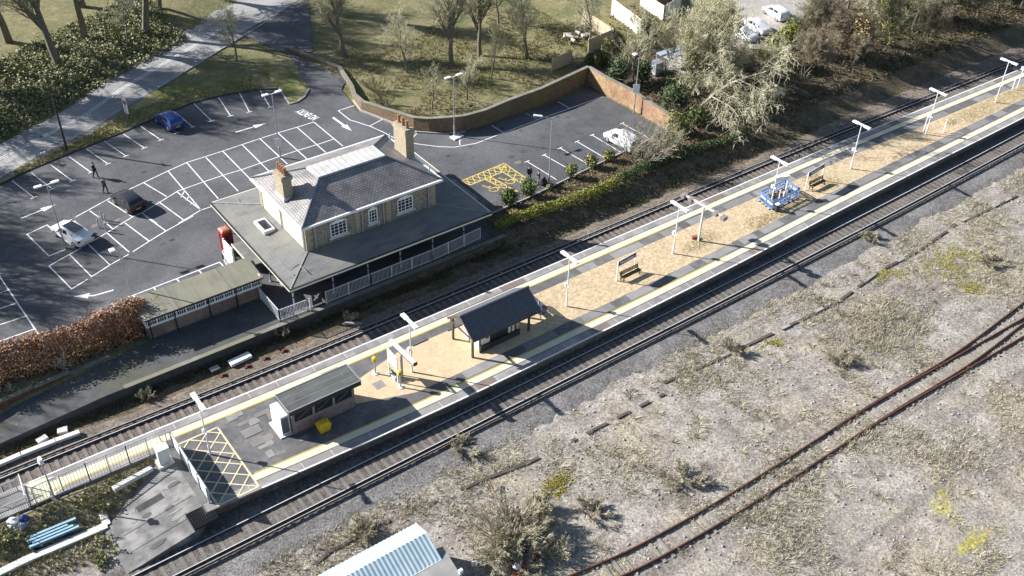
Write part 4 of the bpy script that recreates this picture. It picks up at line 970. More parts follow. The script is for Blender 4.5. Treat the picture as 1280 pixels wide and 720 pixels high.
for px, py, lb in ((122,285,'grey bollard nearest the white saloon'),(131,290,'grey bollard in front of its three companions, nearest the bay line'),(124+6-4,275,'grey bollard in the second pair, behind and left'),(130.5,279,'grey bollard nearest the brown tarmac patch')):
    p = P(px+2, py, CZ); b = MB(); b.tube([(p.x,p.y,.95),(p.x,p.y,1.95),(p.x,p.y,2.0)], [.07,.07,.04], 8)
    o = b.build('bollard', greyp); tag(o, lb, 'bollard', 'grey bollards beside the white saloon')

# ------------------------------------------------------------------ platform furniture
for px, py, lb in ((469.5,467,'yellow topped help post behind the timetable frame'),(501,484,'yellow topped help post in front of the timetable frame')):
    p = P(px, py, PZ); t = thing('help_post', lb, 'post', p, group='yellow topped posts on the sandy platform')
    b = MB(); b.tube([(p.x,p.y,.95),(p.x,p.y,1.0),(p.x,p.y,1.05)], [.26,.26,.12], 12); b.build('base', white, t)
    b = MB(); b.tube([(p.x,p.y,1.0),(p.x,p.y,2.3)], .07, 8); b.build('post', greyp, t)
    b = MB(); b.tube([(p.x,p.y,2.25),(p.x,p.y,2.3),(p.x,p.y,2.6),(p.x,p.y,2.66)], [.12,.2,.2,.1], 12); b.build('head', yellowp, t)
def frame_between(name, label, cat, p, q, h, m, panel=None, z0=PZ, boards=True):
    t = thing(name, label, cat, p); P0, Q0 = Vector((p[0],p[1],z0)), Vector((q[0],q[1],z0)); zt = Vector((0,0,h))
    for c in (P0, Q0): b = MB(); b.beam(c, c+zt, .08, .08); b.build('leg', m, t)
    b = MB(); b.beam(P0+zt, Q0+zt, .08, .14); b.build('rail', m, t)
    b = MB(); b.beam(P0+Vector((0,0,.35)), Q0+Vector((0,0,.35)), .06, .06); b.build('rail', m, t)
    if panel: b = MB(); b.beam(P0+Vector((0,0,h*.72)), Q0+Vector((0,0,h*.72)), .04, h*.42); b.build('panel', panel, t)
    return t
a, c = P(486.5,466,PZ), P(497.5,478,PZ)
frame_between('timetable_frame', 'white legged timetable frame between the two yellow topped posts', 'timetable', a, c, 2.5, white, panel=sign_white)
p = (a+c)/2; t = thing('planter', 'low trough of green plants at the foot of the timetable frame', 'planter', p)
b = MB(); d = (c-a).normalized(); b.beam(a+d*.2+Vector((.05,.1,.15)), c-d*.1+Vector((.05,.1,.15)), .35, .3); b.build('trough', greyp, t)
def leaves(b, c, r, n, s, rnd, shell=.55, flat=False):
    c = Vector(c)
    for _ in range(n):
        while True:
            v = Vector((rnd.uniform(-1,1), rnd.uniform(-1,1), rnd.uniform(-1,1)))
            if .05 < v.length < 1: break
        v = v.normalized()*(shell+(1-shell)*rnd.random())*(v.length**.3)
        q = c+Vector((v.x*r[0], v.y*r[1], v.z*r[2])); k = s*rnd.uniform(.6, 1.4)
        nn = (v+Vector((rnd.uniform(-1,1), rnd.uniform(-1,1), rnd.uniform(-.4,1)))*.8).normalized()
        a = nn.orthogonal().normalized(); a.rotate(Matrix.Rotation(rnd.uniform(0,6.28), 3, nn)); e = nn.cross(a)
        b.face([q-a*k-e*k*.25, q+a*k*.2-e*k*.7, q+a*k, q+a*k*.1+e*k*.6])
GREEN = LEAF('green_leaves', [(.025,.05,.012),(.06,.1,.02),(.11,.15,.035),(.035,.07,.02)])
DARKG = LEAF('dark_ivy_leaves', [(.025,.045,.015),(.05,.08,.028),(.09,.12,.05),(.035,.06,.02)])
YELG = LEAF('yellow_green_leaves', [(.13,.145,.025),(.24,.24,.04),(.18,.19,.035),(.08,.1,.02)])
BEECH = LEAF('dry_beech_leaves', [(.2,.09,.045),(.34,.17,.09),(.42,.24,.14),(.13,.06,.035),(.3,.14,.07)])
OLIVE = LEAF('olive_leaves', [(.1,.12,.03),(.2,.2,.06),(.28,.26,.1),(.14,.15,.05)])
b = MB(); rnd = random.Random(2)
for k in range(8): leaves(b, a+(c-a)*(k/7)+Vector((.05,.1,.38)), (.16,.16,.14), 14, .06, rnd)
b.build('plants', GREEN, t)
# sign beam
p = P(503,471.5,PZ); t = thing('sign_beam', 'long pale beam held crosswise on a single post beside the timetable frame', 'gantry', p)
b = MB(); b.box(p.x-.07, p.x+.07, p.y-.07, p.y+.07, .95, 4.0); b.build('post', greyp, t)
b = MB(); e0, e1 = P(488,425,4.05), P(519,455,4.05); b.beam(e0, e1, .3, .22); b.build('beam', M('pale_grey_beam', (.5,.49,.47), (.42,.41,.4), 2, rough=.5), t)
b = MB(); d = (e1-e0).normalized(); b.beam(e1-d*.01, e1+d*.05, .34, .3); b.build('end_cap', brown, t)
b = MB(); b.beam(e0+d*.3+Vector((0,0,-.25)), e1-d*.3+Vector((0,0,-.25)), .1, .25); b.build('display', darkp, t)
# camera gantry
p = P(873,301,PZ); t = thing('camera_gantry', 'T shaped mast with a long arm and flood lamps on both ends, on the gravel', 'gantry', p)
H_ = 3.9; q = Vector((p.x,p.y,PZ+H_)); e0, e1 = P(846,256,PZ+H_), P(893,283,PZ+H_)
b = MB(); b.beam((p.x,p.y,.9), q, .16, .16); b.build('mast', M('warm_grey_steel', (.48,.46,.43), (.4,.38,.36), 2, rough=.5), t)
mid = (e0+e1)/2; d = (e1-e0).normalized(); b = MB(); b.beam(q-d*2.6, q+d*2.6, .18, .18); b.build('arm', MATS['warm_grey_steel'], t)
for s in (-1, 1):
    for k in (1.5, 2.4):
        c = q+d*(s*k); b = MB(); n = Vector((-d.y, d.x, 0)); b.beam(c+n*.25+Vector((0,0,-.05)), c-n*.3+Vector((0,0,-.1)), .42, .36); b.build('flood_lamp', M('brown_grey', (.17,.15,.14), (.24,.22,.2), 2, rough=.6), t)
t = thing('concrete_block', 'small reddish block lying by the foot of the camera gantry', 'block', P(868,298,PZ)); p = P(868,298,PZ)
b = MB(); b.beam((p.x-.3,p.y+.1,1.1), (p.x+.25,p.y-.1,1.1), .3, .3); b.build('block', M('red_brick_block', (.32,.13,.09), (.25,.1,.07), 3), t)
# name boards and benches
def name_board(label, a, c):
    t = thing('name_board', label, 'sign', a, group='station name boards behind the wooden benches')
    for q in (a, c): b = MB(); b.beam((q.x,q.y,.95), (q.x,q.y,3.0), .08, .08); b.build('post', white, t)
    b = MB(); b.beam((a.x,a.y,2.75), (c.x,c.y,2.75), .05, .5); b.build('board', navy, t)
    d = (c-a).normalized(); n = Vector((d.y, -d.x, 0))
    b = MB(); m_ = (a+c)/2; b.beam((a.x,a.y,3.03), (c.x,c.y,3.03), .07, .05); b.build('top_edge', MATS['pale_grey_beam'], t)
    text_mesh('Micheldever', .36, (m_.x+n.x*.03, m_.y+n.y*.03, 2.74), (d.x,d.y,0), (0,0,1), sign_white, 'lettering', t)
nA = name_board('station name board on white posts beside the first wooden bench past the tiled shelter', P(770.5,351,PZ), P(792.5,338.5,PZ))
nB = name_board('station name board on white posts beside the wooden bench past the blue fenced enclosure', P(1006,238,PZ), P(1026,226,PZ))
oakm = M('bench_wood', (.2,.14,.06), (.13,.09,.04), 3, stretch=(1,8,8), rough=.8)
p = (P(772,351,PZ)+P(792,340,PZ))/2; bn = bench('dark slatted wooden bench under the first name board past the tiled shelter', (p.x+.25,p.y-.35,PZ), R(2), 2.3, oakm, 'wooden benches on the gravel platform')
p = (P(1007,238,PZ)+P(1026,228,PZ))/2; clone(bn, (p.x+.2,p.y-.3,PZ), R(2), 'dark slatted wooden bench under the name board beyond the blue fenced enclosure')
# blue fenced enclosure of interlocking plastic barriers
bar_blue = M('barrier_blue', (.1,.22,.48), (.08,.18,.4), 3, rough=.45); bar_w = M('barrier_white', (.7,.72,.75), (.6,.62,.66), 3, rough=.45)
corners = [P(949,250,PZ), P(980,235.5,PZ), P(998,246,PZ), P(965,263,PZ)]; sides = []
for i in range(4):
    a, c = corners[i], corners[(i+1)%4]; n = max(1, round((c-a).length/1.25)); sides += [(a.lerp(c, k/n), a.lerp(c, (k+1)/n), i, k) for k in range(n)]
SN = ['side toward the far track','side toward the second bench','side facing the yellow line','side toward the camera gantry']; ORD = ['first','second','third','fourth','fifth','sixth']
for a, c, i, k in sides:
    t = thing('plastic_barrier', 'blue barrier, %s panel of the enclosure %s' % (ORD[k], SN[i]), 'barrier', a, group='blue barrier panels round the platform works')
    d = (c-a).normalized(); a2 = a+d*.05; c2 = c-d*.05; Z = lambda z: Vector((0,0,z))
    b = MB(); b.beam(a2+Z(.98), c2+Z(.98), .06, .1); b.beam(a2+Z(.12), c2+Z(.12), .06, .1)
    for j in range(6): q = a2.lerp(c2, j/5); b.beam(q+Z(.1), q+Z(1.0), .05, .05)
    b.build('frame', bar_blue, t)
    b = MB(); b.beam(a2.lerp(c2,.08)+Z(.6), a2.lerp(c2,.92)+Z(.6), .03, .2); b.build('band', bar_w, t)
    b = MB(); n = Vector((-d.y, d.x, 0)); b.beam(a2.lerp(c2,.2)+n*.22+Z(.03), a2.lerp(c2,.2)-n*.22+Z(.03), .1, .05); b.beam(a2.lerp(c2,.8)+n*.22+Z(.03), a2.lerp(c2,.8)-n*.22+Z(.03), .1, .05); b.build('foot', blackp, t)
ctr = sum(corners, Vector())/4
t = thing('works_frame', 'white upright frame with a wide board standing inside the blue enclosure', 'frame', ctr)
a, c = P(966,245,PZ), P(981,243,PZ)
for q, s in ((a,0),(c,0),(a+Vector((.5,-.9,0)),1)): b = MB(); b.beam((q.x,q.y,.95), (q.x,q.y,3.2 if not s else 1.8), .08, .08); b.build('leg', white, t)
b = MB(); b.beam((a.x,a.y,3.2), (c.x,c.y,3.2), .5, .1); b.beam((a.x,a.y,2.9), (c.x,c.y,2.9), .06, .5); b.build('board', white, t)
t = thing('pallet', 'pale wooden pallet lying inside the blue enclosure', 'pallet', ctr); b = MB()
for k in range(5): b.box(ctr.x-.9, ctr.x+.9, ctr.y-.6+k*.26, ctr.y-.42+k*.26, 1.03, 1.06)
b.build('deck', wood_old, t); b = MB()
for k in range(3): b.box(ctr.x-.9+k*.83, ctr.x-.76+k*.83, ctr.y-.6, ctr.y+.6, .95, 1.03)
b.build('bearer', wood_old, t)
b = MB(); b.tube([(ctr.x-.2,ctr.y-.2,.95),(ctr.x-.2,ctr.y-.2,1.0),(ctr.x-.2,ctr.y-.2,2.2)], [.2,.07,.05], 8); b.build('stake', white, t)
p = P(965,262,PZ); t = thing('litter_bin', 'dark round litter bin at the near corner of the blue enclosure', 'bin', p); b = MB(); b.tube([(p.x+.15,p.y-.45,.95),(p.x+.15,p.y-.45,1.75)], [.2,.23], 12); b.build('body', darkp, t); b = MB(); b.tube([(p.x+.15,p.y-.45,1.75),(p.x+.15,p.y-.45,1.85)], [.25,.2], 12); b.build('rim', white, t)
# small stakes and signs far along
for (x, y, h, lb) in ((1179,165.5,1.6,'thin white stake on the gravel beside the lamp post'),(1265,112,1.7,'short white stake on the green strip near the far lamp post'),(1271,110,2.3,'white signal post with a square plate near the far lamp post'),(1154,165,1.9,'white sign post close against the lamp post by the stake')):
    p = P(x, y, PZ); t = thing('marker_post', lb, 'post', p, group='small white posts far along the platform'); b = MB(); b.beam((p.x,p.y,.95), (p.x,p.y,.95+h), .07, .07); b.build('post', white, t)
    if 'stake' not in lb: b = MB(); b.box(p.x-.05, p.x+.03, p.y-.28, p.y+.28, .95+h, 1.4+h); b.build('plate', white, t)
# manhole
p = P(474,481,PZ); b = MB()
for r0, m_ in ((.42,0),(.3,1)): b.box(p.x-r0, p.x+r0, p.y-r0, p.y+r0, PZ+.004, PZ+.012 if m_ == 0 else PZ+.016, m_)
struct('inspection_cover', b, [M('cover_steel', (.26,.24,.21), (.2,.185,.17), 3), MATS['patch_pale']])
# moss and grass patches in the gravel
b = MB(); rnd = random.Random(9)
for px, py, r0 in ((880,298,1.3),(868,308,1.2),(950,278,1.6),(968,272,1.5),(955,285,.9),(1000,258,1.3),(985,265,1.3),(1040,228,1.5),(1013,222,1.1),(1210,146,1.8),(1225,140,2),(1240,131,2),(1258,122,2.2),(1275,114,2.2),(1190,153,.8),(1290,105,2.5)):
    p = P(px, py, PZ)
    for _ in range(int(330*r0)):
        a, rr = rnd.uniform(0,6.28), r0*math.sqrt(rnd.random())*rnd.uniform(.6,1.3); x, y = p.x+rr*math.cos(a)*1.25, p.y+rr*math.sin(a)*.75
        if not (LS(x)+2.75 < y < US(x)-2.75): continue
        for k in range(3):
            a2 = rnd.uniform(0,6.28); w = rnd.uniform(.015,.04); hh = rnd.uniform(.02,.06); dx, dy = math.cos(a2)*w, math.sin(a2)*w
            b.face([(x-dx,y-dy,PZ+.003),(x+dx,y+dy,PZ+.003),(x+dy*1.2+dx*.3,y-dx*1.2,PZ+hh)])
MOSS = LEAF('moss_blades', [(.3,.27,.12),(.38,.33,.17),(.24,.23,.09),(.42,.36,.2)])
tag(b.build('moss', MOSS), 'olive green moss and short grass growing in the platform gravel', 'moss', kind='stuff')

# ------------------------------------------------------------------ near end of the island: fences, cabinet, scrap
a, c = P(219,578,PZ), P(262,636,PZ)
t = thing('hoarding_panel', 'white boarded fence across the platform at the crosshatch', 'fence', a); a = Vector((11.75,55.0,PZ)); c = Vector((11.75,48.6,PZ))
b = MB(); b.beam(a+Vector((0,0,.75)), c+Vector((0,0,.75)), .06, 1.3); b.build('board', white, t)
for k in range(5): q = a.lerp(c, k/4)+Vector((-.08,0,0)); b = MB(); b.beam(q, q+Vector((0,0,1.5)), .08, .08); b.build('post', greyp, t)
b = MB(); b.beam(a+Vector((-.06,0,1.42)), c+Vector((-.06,0,1.42)), .1, .06); b.build('cap_rail', M('steel_cap', (.6,.6,.6), (.5,.5,.5), 2, rough=.4), t)
t = thing('control_cabinet', 'pale grey upright control cabinet on a plinth beside the white hoarding', 'cabinet', P(205,578,PZ)); p = P(206,577,PZ)
b = MB(); b.box(p.x-.55, p.x+.55, p.y-.5, p.y+.5, .5, 1.0); b.build('plinth', palecon, t)
b = MB(); b.box(p.x-.4, p.x+.4, p.y-.3, p.y+.3, 1.0, 2.35); b.build('body', M('cabinet_grey', (.6,.6,.58), (.5,.5,.49), 2, rough=.5), t, bevel=.02)
b = MB(); b.box(p.x-.33, p.x+.33, p.y-.325, p.y-.302, 1.1, 2.25); b.build('door', MATS['cabinet_grey'], t); b = MB(); b.box(p.x-.44, p.x+.44, p.y-.34, p.y+.34, 2.35, 2.42); b.build('roof', white, t)
fpts = [(11.2,55.3),(8.5,55.3),(5.8,55.35),(3.4,55.25)]
fence_h = 1.3
railing('railing', 'grey wire fence with leaning concrete posts along the ramp at the near platform end', [(11.4,55.25,.93),(8.6,55.25,.9),(5.8,55.3,.86),(2.2,55.3,.8)], 1.7, galv, .9, .22, 1.5)
railing('railing', 'grey bar gate fence closing off the far end of the ramp beyond the white post', [(1.7,55.3,.78),(-.5,55.4,.76),(-4,55.5,.72)], 1.1, galv, .76, .14, 1.6)
railing('railing', 'short white topped gate standing across the ramp end', [(1.9,57.5,.8),(1.7,55.4,.8)], 1.2, white, .8, .2, 2.2)
railing('railing', 'grey wire fence crossing the ramp toward the running line', [(1.5,57.3,.78),(-.5,57.4,.76),(-4,57.6,.72)], 1.1, galv, .76, .14, 1.6)
def debris_box(name, label, cat, a, c, w, h, m, z=0, group=None):
    t = thing(name, label, cat, (a[0],a[1],z), group=group); b = MB(); b.beam((a[0],a[1],z+h/2), (c[0],c[1],z+h/2), w, h); b.build('slab', m, t, bevel=.02); return t
t = thing('mesh_grating', 'black plastic anti trespass grid at the foot of the platform end', 'grating', (11.3,47.9,.9))
b = MB()
for k in range(12):
    x = 10.0+k*.15; b.beam((x,47.1,.86+.02), (x,48.6,.9), .05, .1)
for k in range(11):
    y = 47.1+k*.15; b.beam((10.0,y,.88), (11.65,y,.9), .05, .08)
b.build('grid', blackp, t)
b = MB(); b.box(9.95, 11.7, 47.05, 48.65, .7, .84); b.build('tray', darkp, t)
p0, p1 = P(36,682,.3), P(98,656,.3)
t = thing('steel_beams', 'stack of pale blue steel beams lying on black trestles in the scrub', 'beams', (p0.x,p0.y,0)); skyb = M('sky_blue_paint', (.27,.42,.49), (.2,.34,.41), 2, rough=.5)
d = (p1-p0).normalized(); n = Vector((-d.y, d.x, 0))
for k in range(4):
    b = MB(); q = p0+n*(k*.22-.3)+d*(.25*(k%2)); q.z = .42+.05*k; r_ = p1+n*(k*.22-.3)-d*.3*(k%3); r_.z = .42+.05*k
    b.beam(q+Vector((0,0,.08)), r_+Vector((0,0,.08)), .18, .03); b.beam(q, r_, .03, .16); b.beam(q-Vector((0,0,.08)), r_-Vector((0,0,.08)), .18, .03); b.build('beam', skyb, t)
for f in (.06, .75): b = MB(); q = p0.lerp(p1, f); b.beam(q-n*.7+Vector((0,0,-.08)), q+n*.7+Vector((0,0,-.08)), .12, .22); b.beam(q-n*.5+Vector((0,0,-.35)), q-n*.5+Vector((0,0,0)), .1, .1); b.beam(q+n*.5+Vector((0,0,-.35)), q+n*.5+Vector((0,0,0)), .1, .1); b.build('trestle', blackp, t)
debris_box('steel_pipe', 'thin grey pipe lying in the scrub alongside the blue beams', 'pipe', P(52,680,.15), P(100,667,.15), .08, .08, galv, .05)
debris_box('timber_baulk', 'dark baulk of timber below the blue beams in the scrub', 'timber', P(40,689,.15), P(60,684,.15), .25, .2, darkp)
b = MB(); pts = [P(0,716,.1),P(35,699,.1),P(80,680,.1),P(118,664,.1),P(134,657,.1)]
t = thing('cable_trough', 'white concrete cable trough running past the blue beams to the apron', 'cable trough', pts[0])
for q, r_ in zip(pts, pts[1:]): b.beam(q, r_, .55, .22)
b.beam(pts[0]+(pts[0]-pts[1])*2, pts[0], .55, .22); b.build('lids', palecon, t)
b = MB(); b.beam(P(134,657,.1), P(128,641,.1), .5, .2); b.build('bend', palecon, t)
t = thing('rubbish_heap', 'heap of blue and white sacks dumped beside the ramp fence', 'rubbish', P(28,662,.2)); p = P(28,662,.2)
b = MB(); b.blob((p.x,p.y,.35), (.6,.5,.5), seed=3, amp=.5); b.build('sack', M('sack_blue', (.1,.16,.36), (.4,.42,.48), 3, rough=.6), t)
b = MB(); b.blob((p.x-.3,p.y+.4,.8), (.45,.35,.3), seed=5, amp=.5); b.build('sack', sign_white, t); b = MB(); b.blob((p.x+.35,p.y+.35,.7), (.3,.35,.3), seed=8, amp=.5); b.build('sack', bluep, t)
t = thing('handrail_pole', 'pale pink pole leaning out of the ramp fence over the scrub', 'pole', P(72,640,.3)); b = MB(); q0, q1 = P(64,620,.9), P(76,632,.5); b.tube([q0, q1, P(79,637,.35)], .11, 8); b.build('pole', M('pale_pink', (.6,.42,.4), (.5,.34,.33), 2, rough=.6), t)
debris_box('concrete_kerb', 'pale kerb edging the upper side of the old concrete apron', 'kerb', P(142,613,.8), P(190,585,.9), .4, .3, palecon, .75)

# things lying between the old platform and the far track
def slab_px(name, label, cat, a, c, w, h, m, z=.1): return debris_box(name, label, cat, P(a[0],a[1],z), P(c[0],c[1],z), w, h, m, z-.05)
t = thing('cable_trough', 'long white trough cover beside the far track at the left edge of the photograph', 'cable trough', P(30,567,.1))
b = MB(); q = [P(-40,597,.2),P(27,568,.2),P(70,551,.2),P(100,540,.2)]
for r_, s in zip(q, q[1:]): b.beam(r_, s-(s-r_)*.02, .4, .25)
b.build('lids', palecon, t)
slab_px('concrete_slab', 'small pale slab in the weeds above the long white trough cover', 'slab', (47,553),(59,546),.5,.2,palecon)
slab_px('concrete_slab', 'short white slab lying near the end of the long trough cover', 'slab', (72,540),(85,537),.6,.2,palecon)
slab_px('concrete_slab', 'long curved looking blue white slab in the weeds below the waiting shed', 'slab', (287,456),(313,444),.7,.25,white)
slab_px('concrete_slab', 'grey slab end to end with the blue white slab in the weeds', 'slab', (263,464),(274,459),.5,.2,concrete)
slab_px('concrete_slab', 'grey broken slab in the shadow edge near the station fence', 'slab', (431,404.5),(453,405),.3,.15,concrete)
for x, y, lb in ((279,469,'rusty rail chair lying nearest the grey slabs'),(309.5,458,'rusty rail chair lying below the blue white slab'),(332,448,'rusty rail chair in the middle of the gravel by the far track'),(355,438.5,'rusty rail chair lying nearest the station fence')):
    p = P(x, y, .05); t = thing('rail_chair', lb, 'rail chair', p, group='rusty rail chairs on the brown ballast'); b = MB(); b.box(p.x-.28, p.x+.28, p.y-.14, p.y+.14, 0, .06); b.build('base', rust, t); b = MB(); b.box(p.x-.1, p.x-.02, p.y-.12, p.y+.12, .06, .2); b.box(p.x+.05, p.x+.12, p.y-.12, p.y+.12, .06, .2); b.build('jaw', rust, t)
# brick retaining wall under the hedge
b = MB(); wpts = [P(-60,542,.3),P(0,515,.3),P(45,494,.3),P(90,474,.3),P(140,452,.3)]
t = thing('retaining_wall', 'old red brick retaining wall in shade below the brown hedge', 'wall', wpts[0])
for q, r_, h0 in zip(wpts, wpts[1:], (1.25,1.2,1.1,.9)): b.beam(Vector((q.x,q.y,h0/2-.2)), Vector((r_.x,r_.y,h0/2-.2)), .3, h0+.4)
b.build('wall', M('dark_red_brick', (.14,.06,.045), (.1,.05,.04), 3, rough=.95, grain=.25, gscale=6), t)
b = MB()
for q, r_, h0 in zip(wpts, wpts[1:], (1.25,1.2,1.1,.9)): b.beam(Vector((q.x,q.y,h0+.04)), Vector((r_.x,r_.y,h0+.04)), .4, .08)
b.build('coping', MATS['mossy_coping'], t)
t = thing('metal_grille', 'pale slatted metal grille lying on the end of the old platform', 'grille', P(40,525,.5)); b = MB()
for k in range(11): q = P(20+k*3.6, 531-k*1.6, .55); r_ = P(14+k*3.6+14, 520-k*1.6+2, .55); b.beam(q, r_, .07, .05)
b.build('slats', galv, t)

# ------------------------------------------------------------------ hut, hose and pipes in the wasteland
t = thing('tin_hut', 'long hut with a pale blue corrugated roof at the bottom edge', 'hut', (18,37.5,0))
roofb = M('pale_blue_tin', (.5,.61,.64), (.42,.53,.57), 1.5, c3=(.6,.7,.73), scale3=.5, rough=.5)
A0, A1 = P(398,717,2.6), P(520,652,2.6); d = (A1-A0).normalized(); n = Vector((d.y, -d.x, 0)); A0 = A0-d*2.5
b = MB(); L = (A1-A0).length; ns = int(L/.15)
for side, (o0, z0, o1, z1) in enumerate(((0,2.45,1.25,2.75),(1.25,2.75,3.0,1.95))):
    for k in range(ns):
        s0, s1 = L*k/ns, L*(k+1)/ns; zz = (.025 if side == 0 else .013)*(1 if k%2 else -1); za, zb = zz, -zz
        b.face([A0+d*s0+n*o0+Vector((0,0,z0-2.6+za)), A0+d*s0+n*o1+Vector((0,0,z1-2.6+za)), A0+d*s1+n*o1+Vector((0,0,z1-2.6+zb)), A0+d*s1+n*o0+Vector((0,0,z0-2.6+zb))][::-1])
b.build('roof', roofb, t)
b = MB()
for o, z in ((.15,2.4),(2.85,1.95)): b.beam(A0+d*.1+n*o+Vector((0,0,z/2-2.6)), A1-d*.15+n*o+Vector((0,0,z/2-2.6)), .1, z)
for s in (.15, L-.2): q = A0+d*s; b.beam(q+n*.2+Vector((0,0,1.0-2.6)), q+n*2.8+Vector((0,0,1.0-2.6)), .1, 1.95)
b.build('wall', brown, t)
b = MB(); b.beam(A0+n*3.02+Vector((0,0,-.72)), A1+n*3.02+Vector((0,0,-.72)), .08, .12); b.build('gutter', white, t)
t = thing('flat_roof_store', 'low grey flat roofed store set against the blue roofed hut', 'shed', (20,34,0))
q = [P(515,700,1.9), P(553,683,1.9), P(576,719,1.9), P(545,745,1.9), P(495,735,1.9)]
b = MB(); b.prism([(v.x,v.y) for v in q], 1.75, 1.92); b.build('roof', M('store_roof', (.27,.265,.25), (.2,.2,.19), 1, c3=(.15,.15,.145), scale3=.6, rough=.9), t)
cq = sum(q, Vector())/5; b = MB(); b.prism([(cq.x+(v.x-cq.x)*.94, cq.y+(v.y-cq.y)*.94) for v in q], -.1, 1.75); b.build('wall', concrete, t)
p = P(576,719,1.9); b = MB(); b.tube([(p.x+.05,p.y+.1,0),(p.x+.05,p.y+.1,2.2)], .05, 8); b.box(p.x-.08,p.x+.18,p.y,p.y+.2,2.0,2.3); b.build('pipe', white, t)
p = P(593,716,0); sign_plate('small white notice on a thin post beside the flat roofed store', (p.x,p.y,.7), .35, .5, (1,-.5), sign_white, post=0)
q0, q1 = P(668,671,.1), P(670,703,.1)
t = thing('red_pipe', 'short red pipe lying on the pale stones beside the big dry bush', 'pipe', q0); b = MB(); b.tube([q0, q0.lerp(q1,.5)+Vector((.06,0,0)), q1], [.14,.13,.12], 8); b.build('pipe', redp, t); b = MB(); b.tube([q0+(q0-q1).normalized()*.05, q0+(q1-q0).normalized()*.12], .18, 8); b.build('collar', redp, t)
p = P(646,712,.1); t = thing('hose_drum', 'coil of red hose round a pale grey drum near the bottom edge', 'hose', p)
b = MB()
for k in range(3): b.tube([(p.x+(.5-.03*k)*math.cos(j*.35), p.y+(.5-.03*k)*math.sin(j*.35), .12+.12*k) for j in range(19)], .06, 6)
b.build('hose', M('orange_red_hose', (.5,.1,.05), (.4,.08,.04), 3, rough=.5), t)
b = MB(); b.tube([(p.x,p.y,0),(p.x,p.y,.5),(p.x,p.y,.62)], [.3,.3,.15], 10); b.build('drum', galv, t)
t = thing('rusty_rods', 'pair of thin rusty rods leaning out of the dry bush', 'rods', P(620,640,0)); 
for dx in (0, 3): b = MB(); b.tube([P(606+dx,602,.1)+Vector((0,0,.5)), P(617+dx*1.5,622,.3)], .04, 5); b.build('rod', rust, t)
# broken lines of cable trough through the wasteland
darkconc = M('dark_trough', (.1,.085,.07), (.06,.05,.045), 1.5, rough=.95)
def trough(label, px):
    t = thing('cable_trough', label, 'cable trough', P(px[0][0], px[0][1], 0), group='old cable troughs in the wasteland'); rnd = random.Random(len(px)); q = [P(x, y, .05) for x, y in px]; run = []
    for a, c in zip(q, q[1:]):
        L = (c-a).length; s = 0
        while s < L:
            e = min(L, s+.95)
            u, v = a.lerp(c, s/L), a.lerp(c, e/L)
            run.append((u, v, rnd.random() < .75, rnd.random() < .12))
            s += 1.0
    b = MB()
    for u, v, on, ld in run+[(None,None,False,False)]:
        if on: b.beam(u+Vector((0,0,-.05)), v+(v-u)*.02+Vector((0,0,-.05)), .24, .1)
        elif b.v: b.build('trough_length', darkconc, t); b = MB()
        if ld: l_ = MB(); j = Vector((rnd.uniform(-.06,.06), rnd.uniform(-.06,.06), .02)); l_.beam(u+j, v+j*1.2, .28, .05); l_.build('lid', concrete, t)
trough('dark broken cable trough from the middle of the wasteland up past the yellow moss', [(830,478),(890,452),(945,426),(1000,400),(1050,375),(1097,340),(1150,312),(1195,280),(1235,262),(1290,235)])
trough('dark broken cable trough, the stretch beside the big dry bush', [(560,618),(610,597),(660,578),(720,548),(775,520),(830,492)])
trough('dark broken cable trough, the stretch above the blue roofed hut', [(380,718),(410,690),(432,679),(470,655),(520,640),(545,625)])

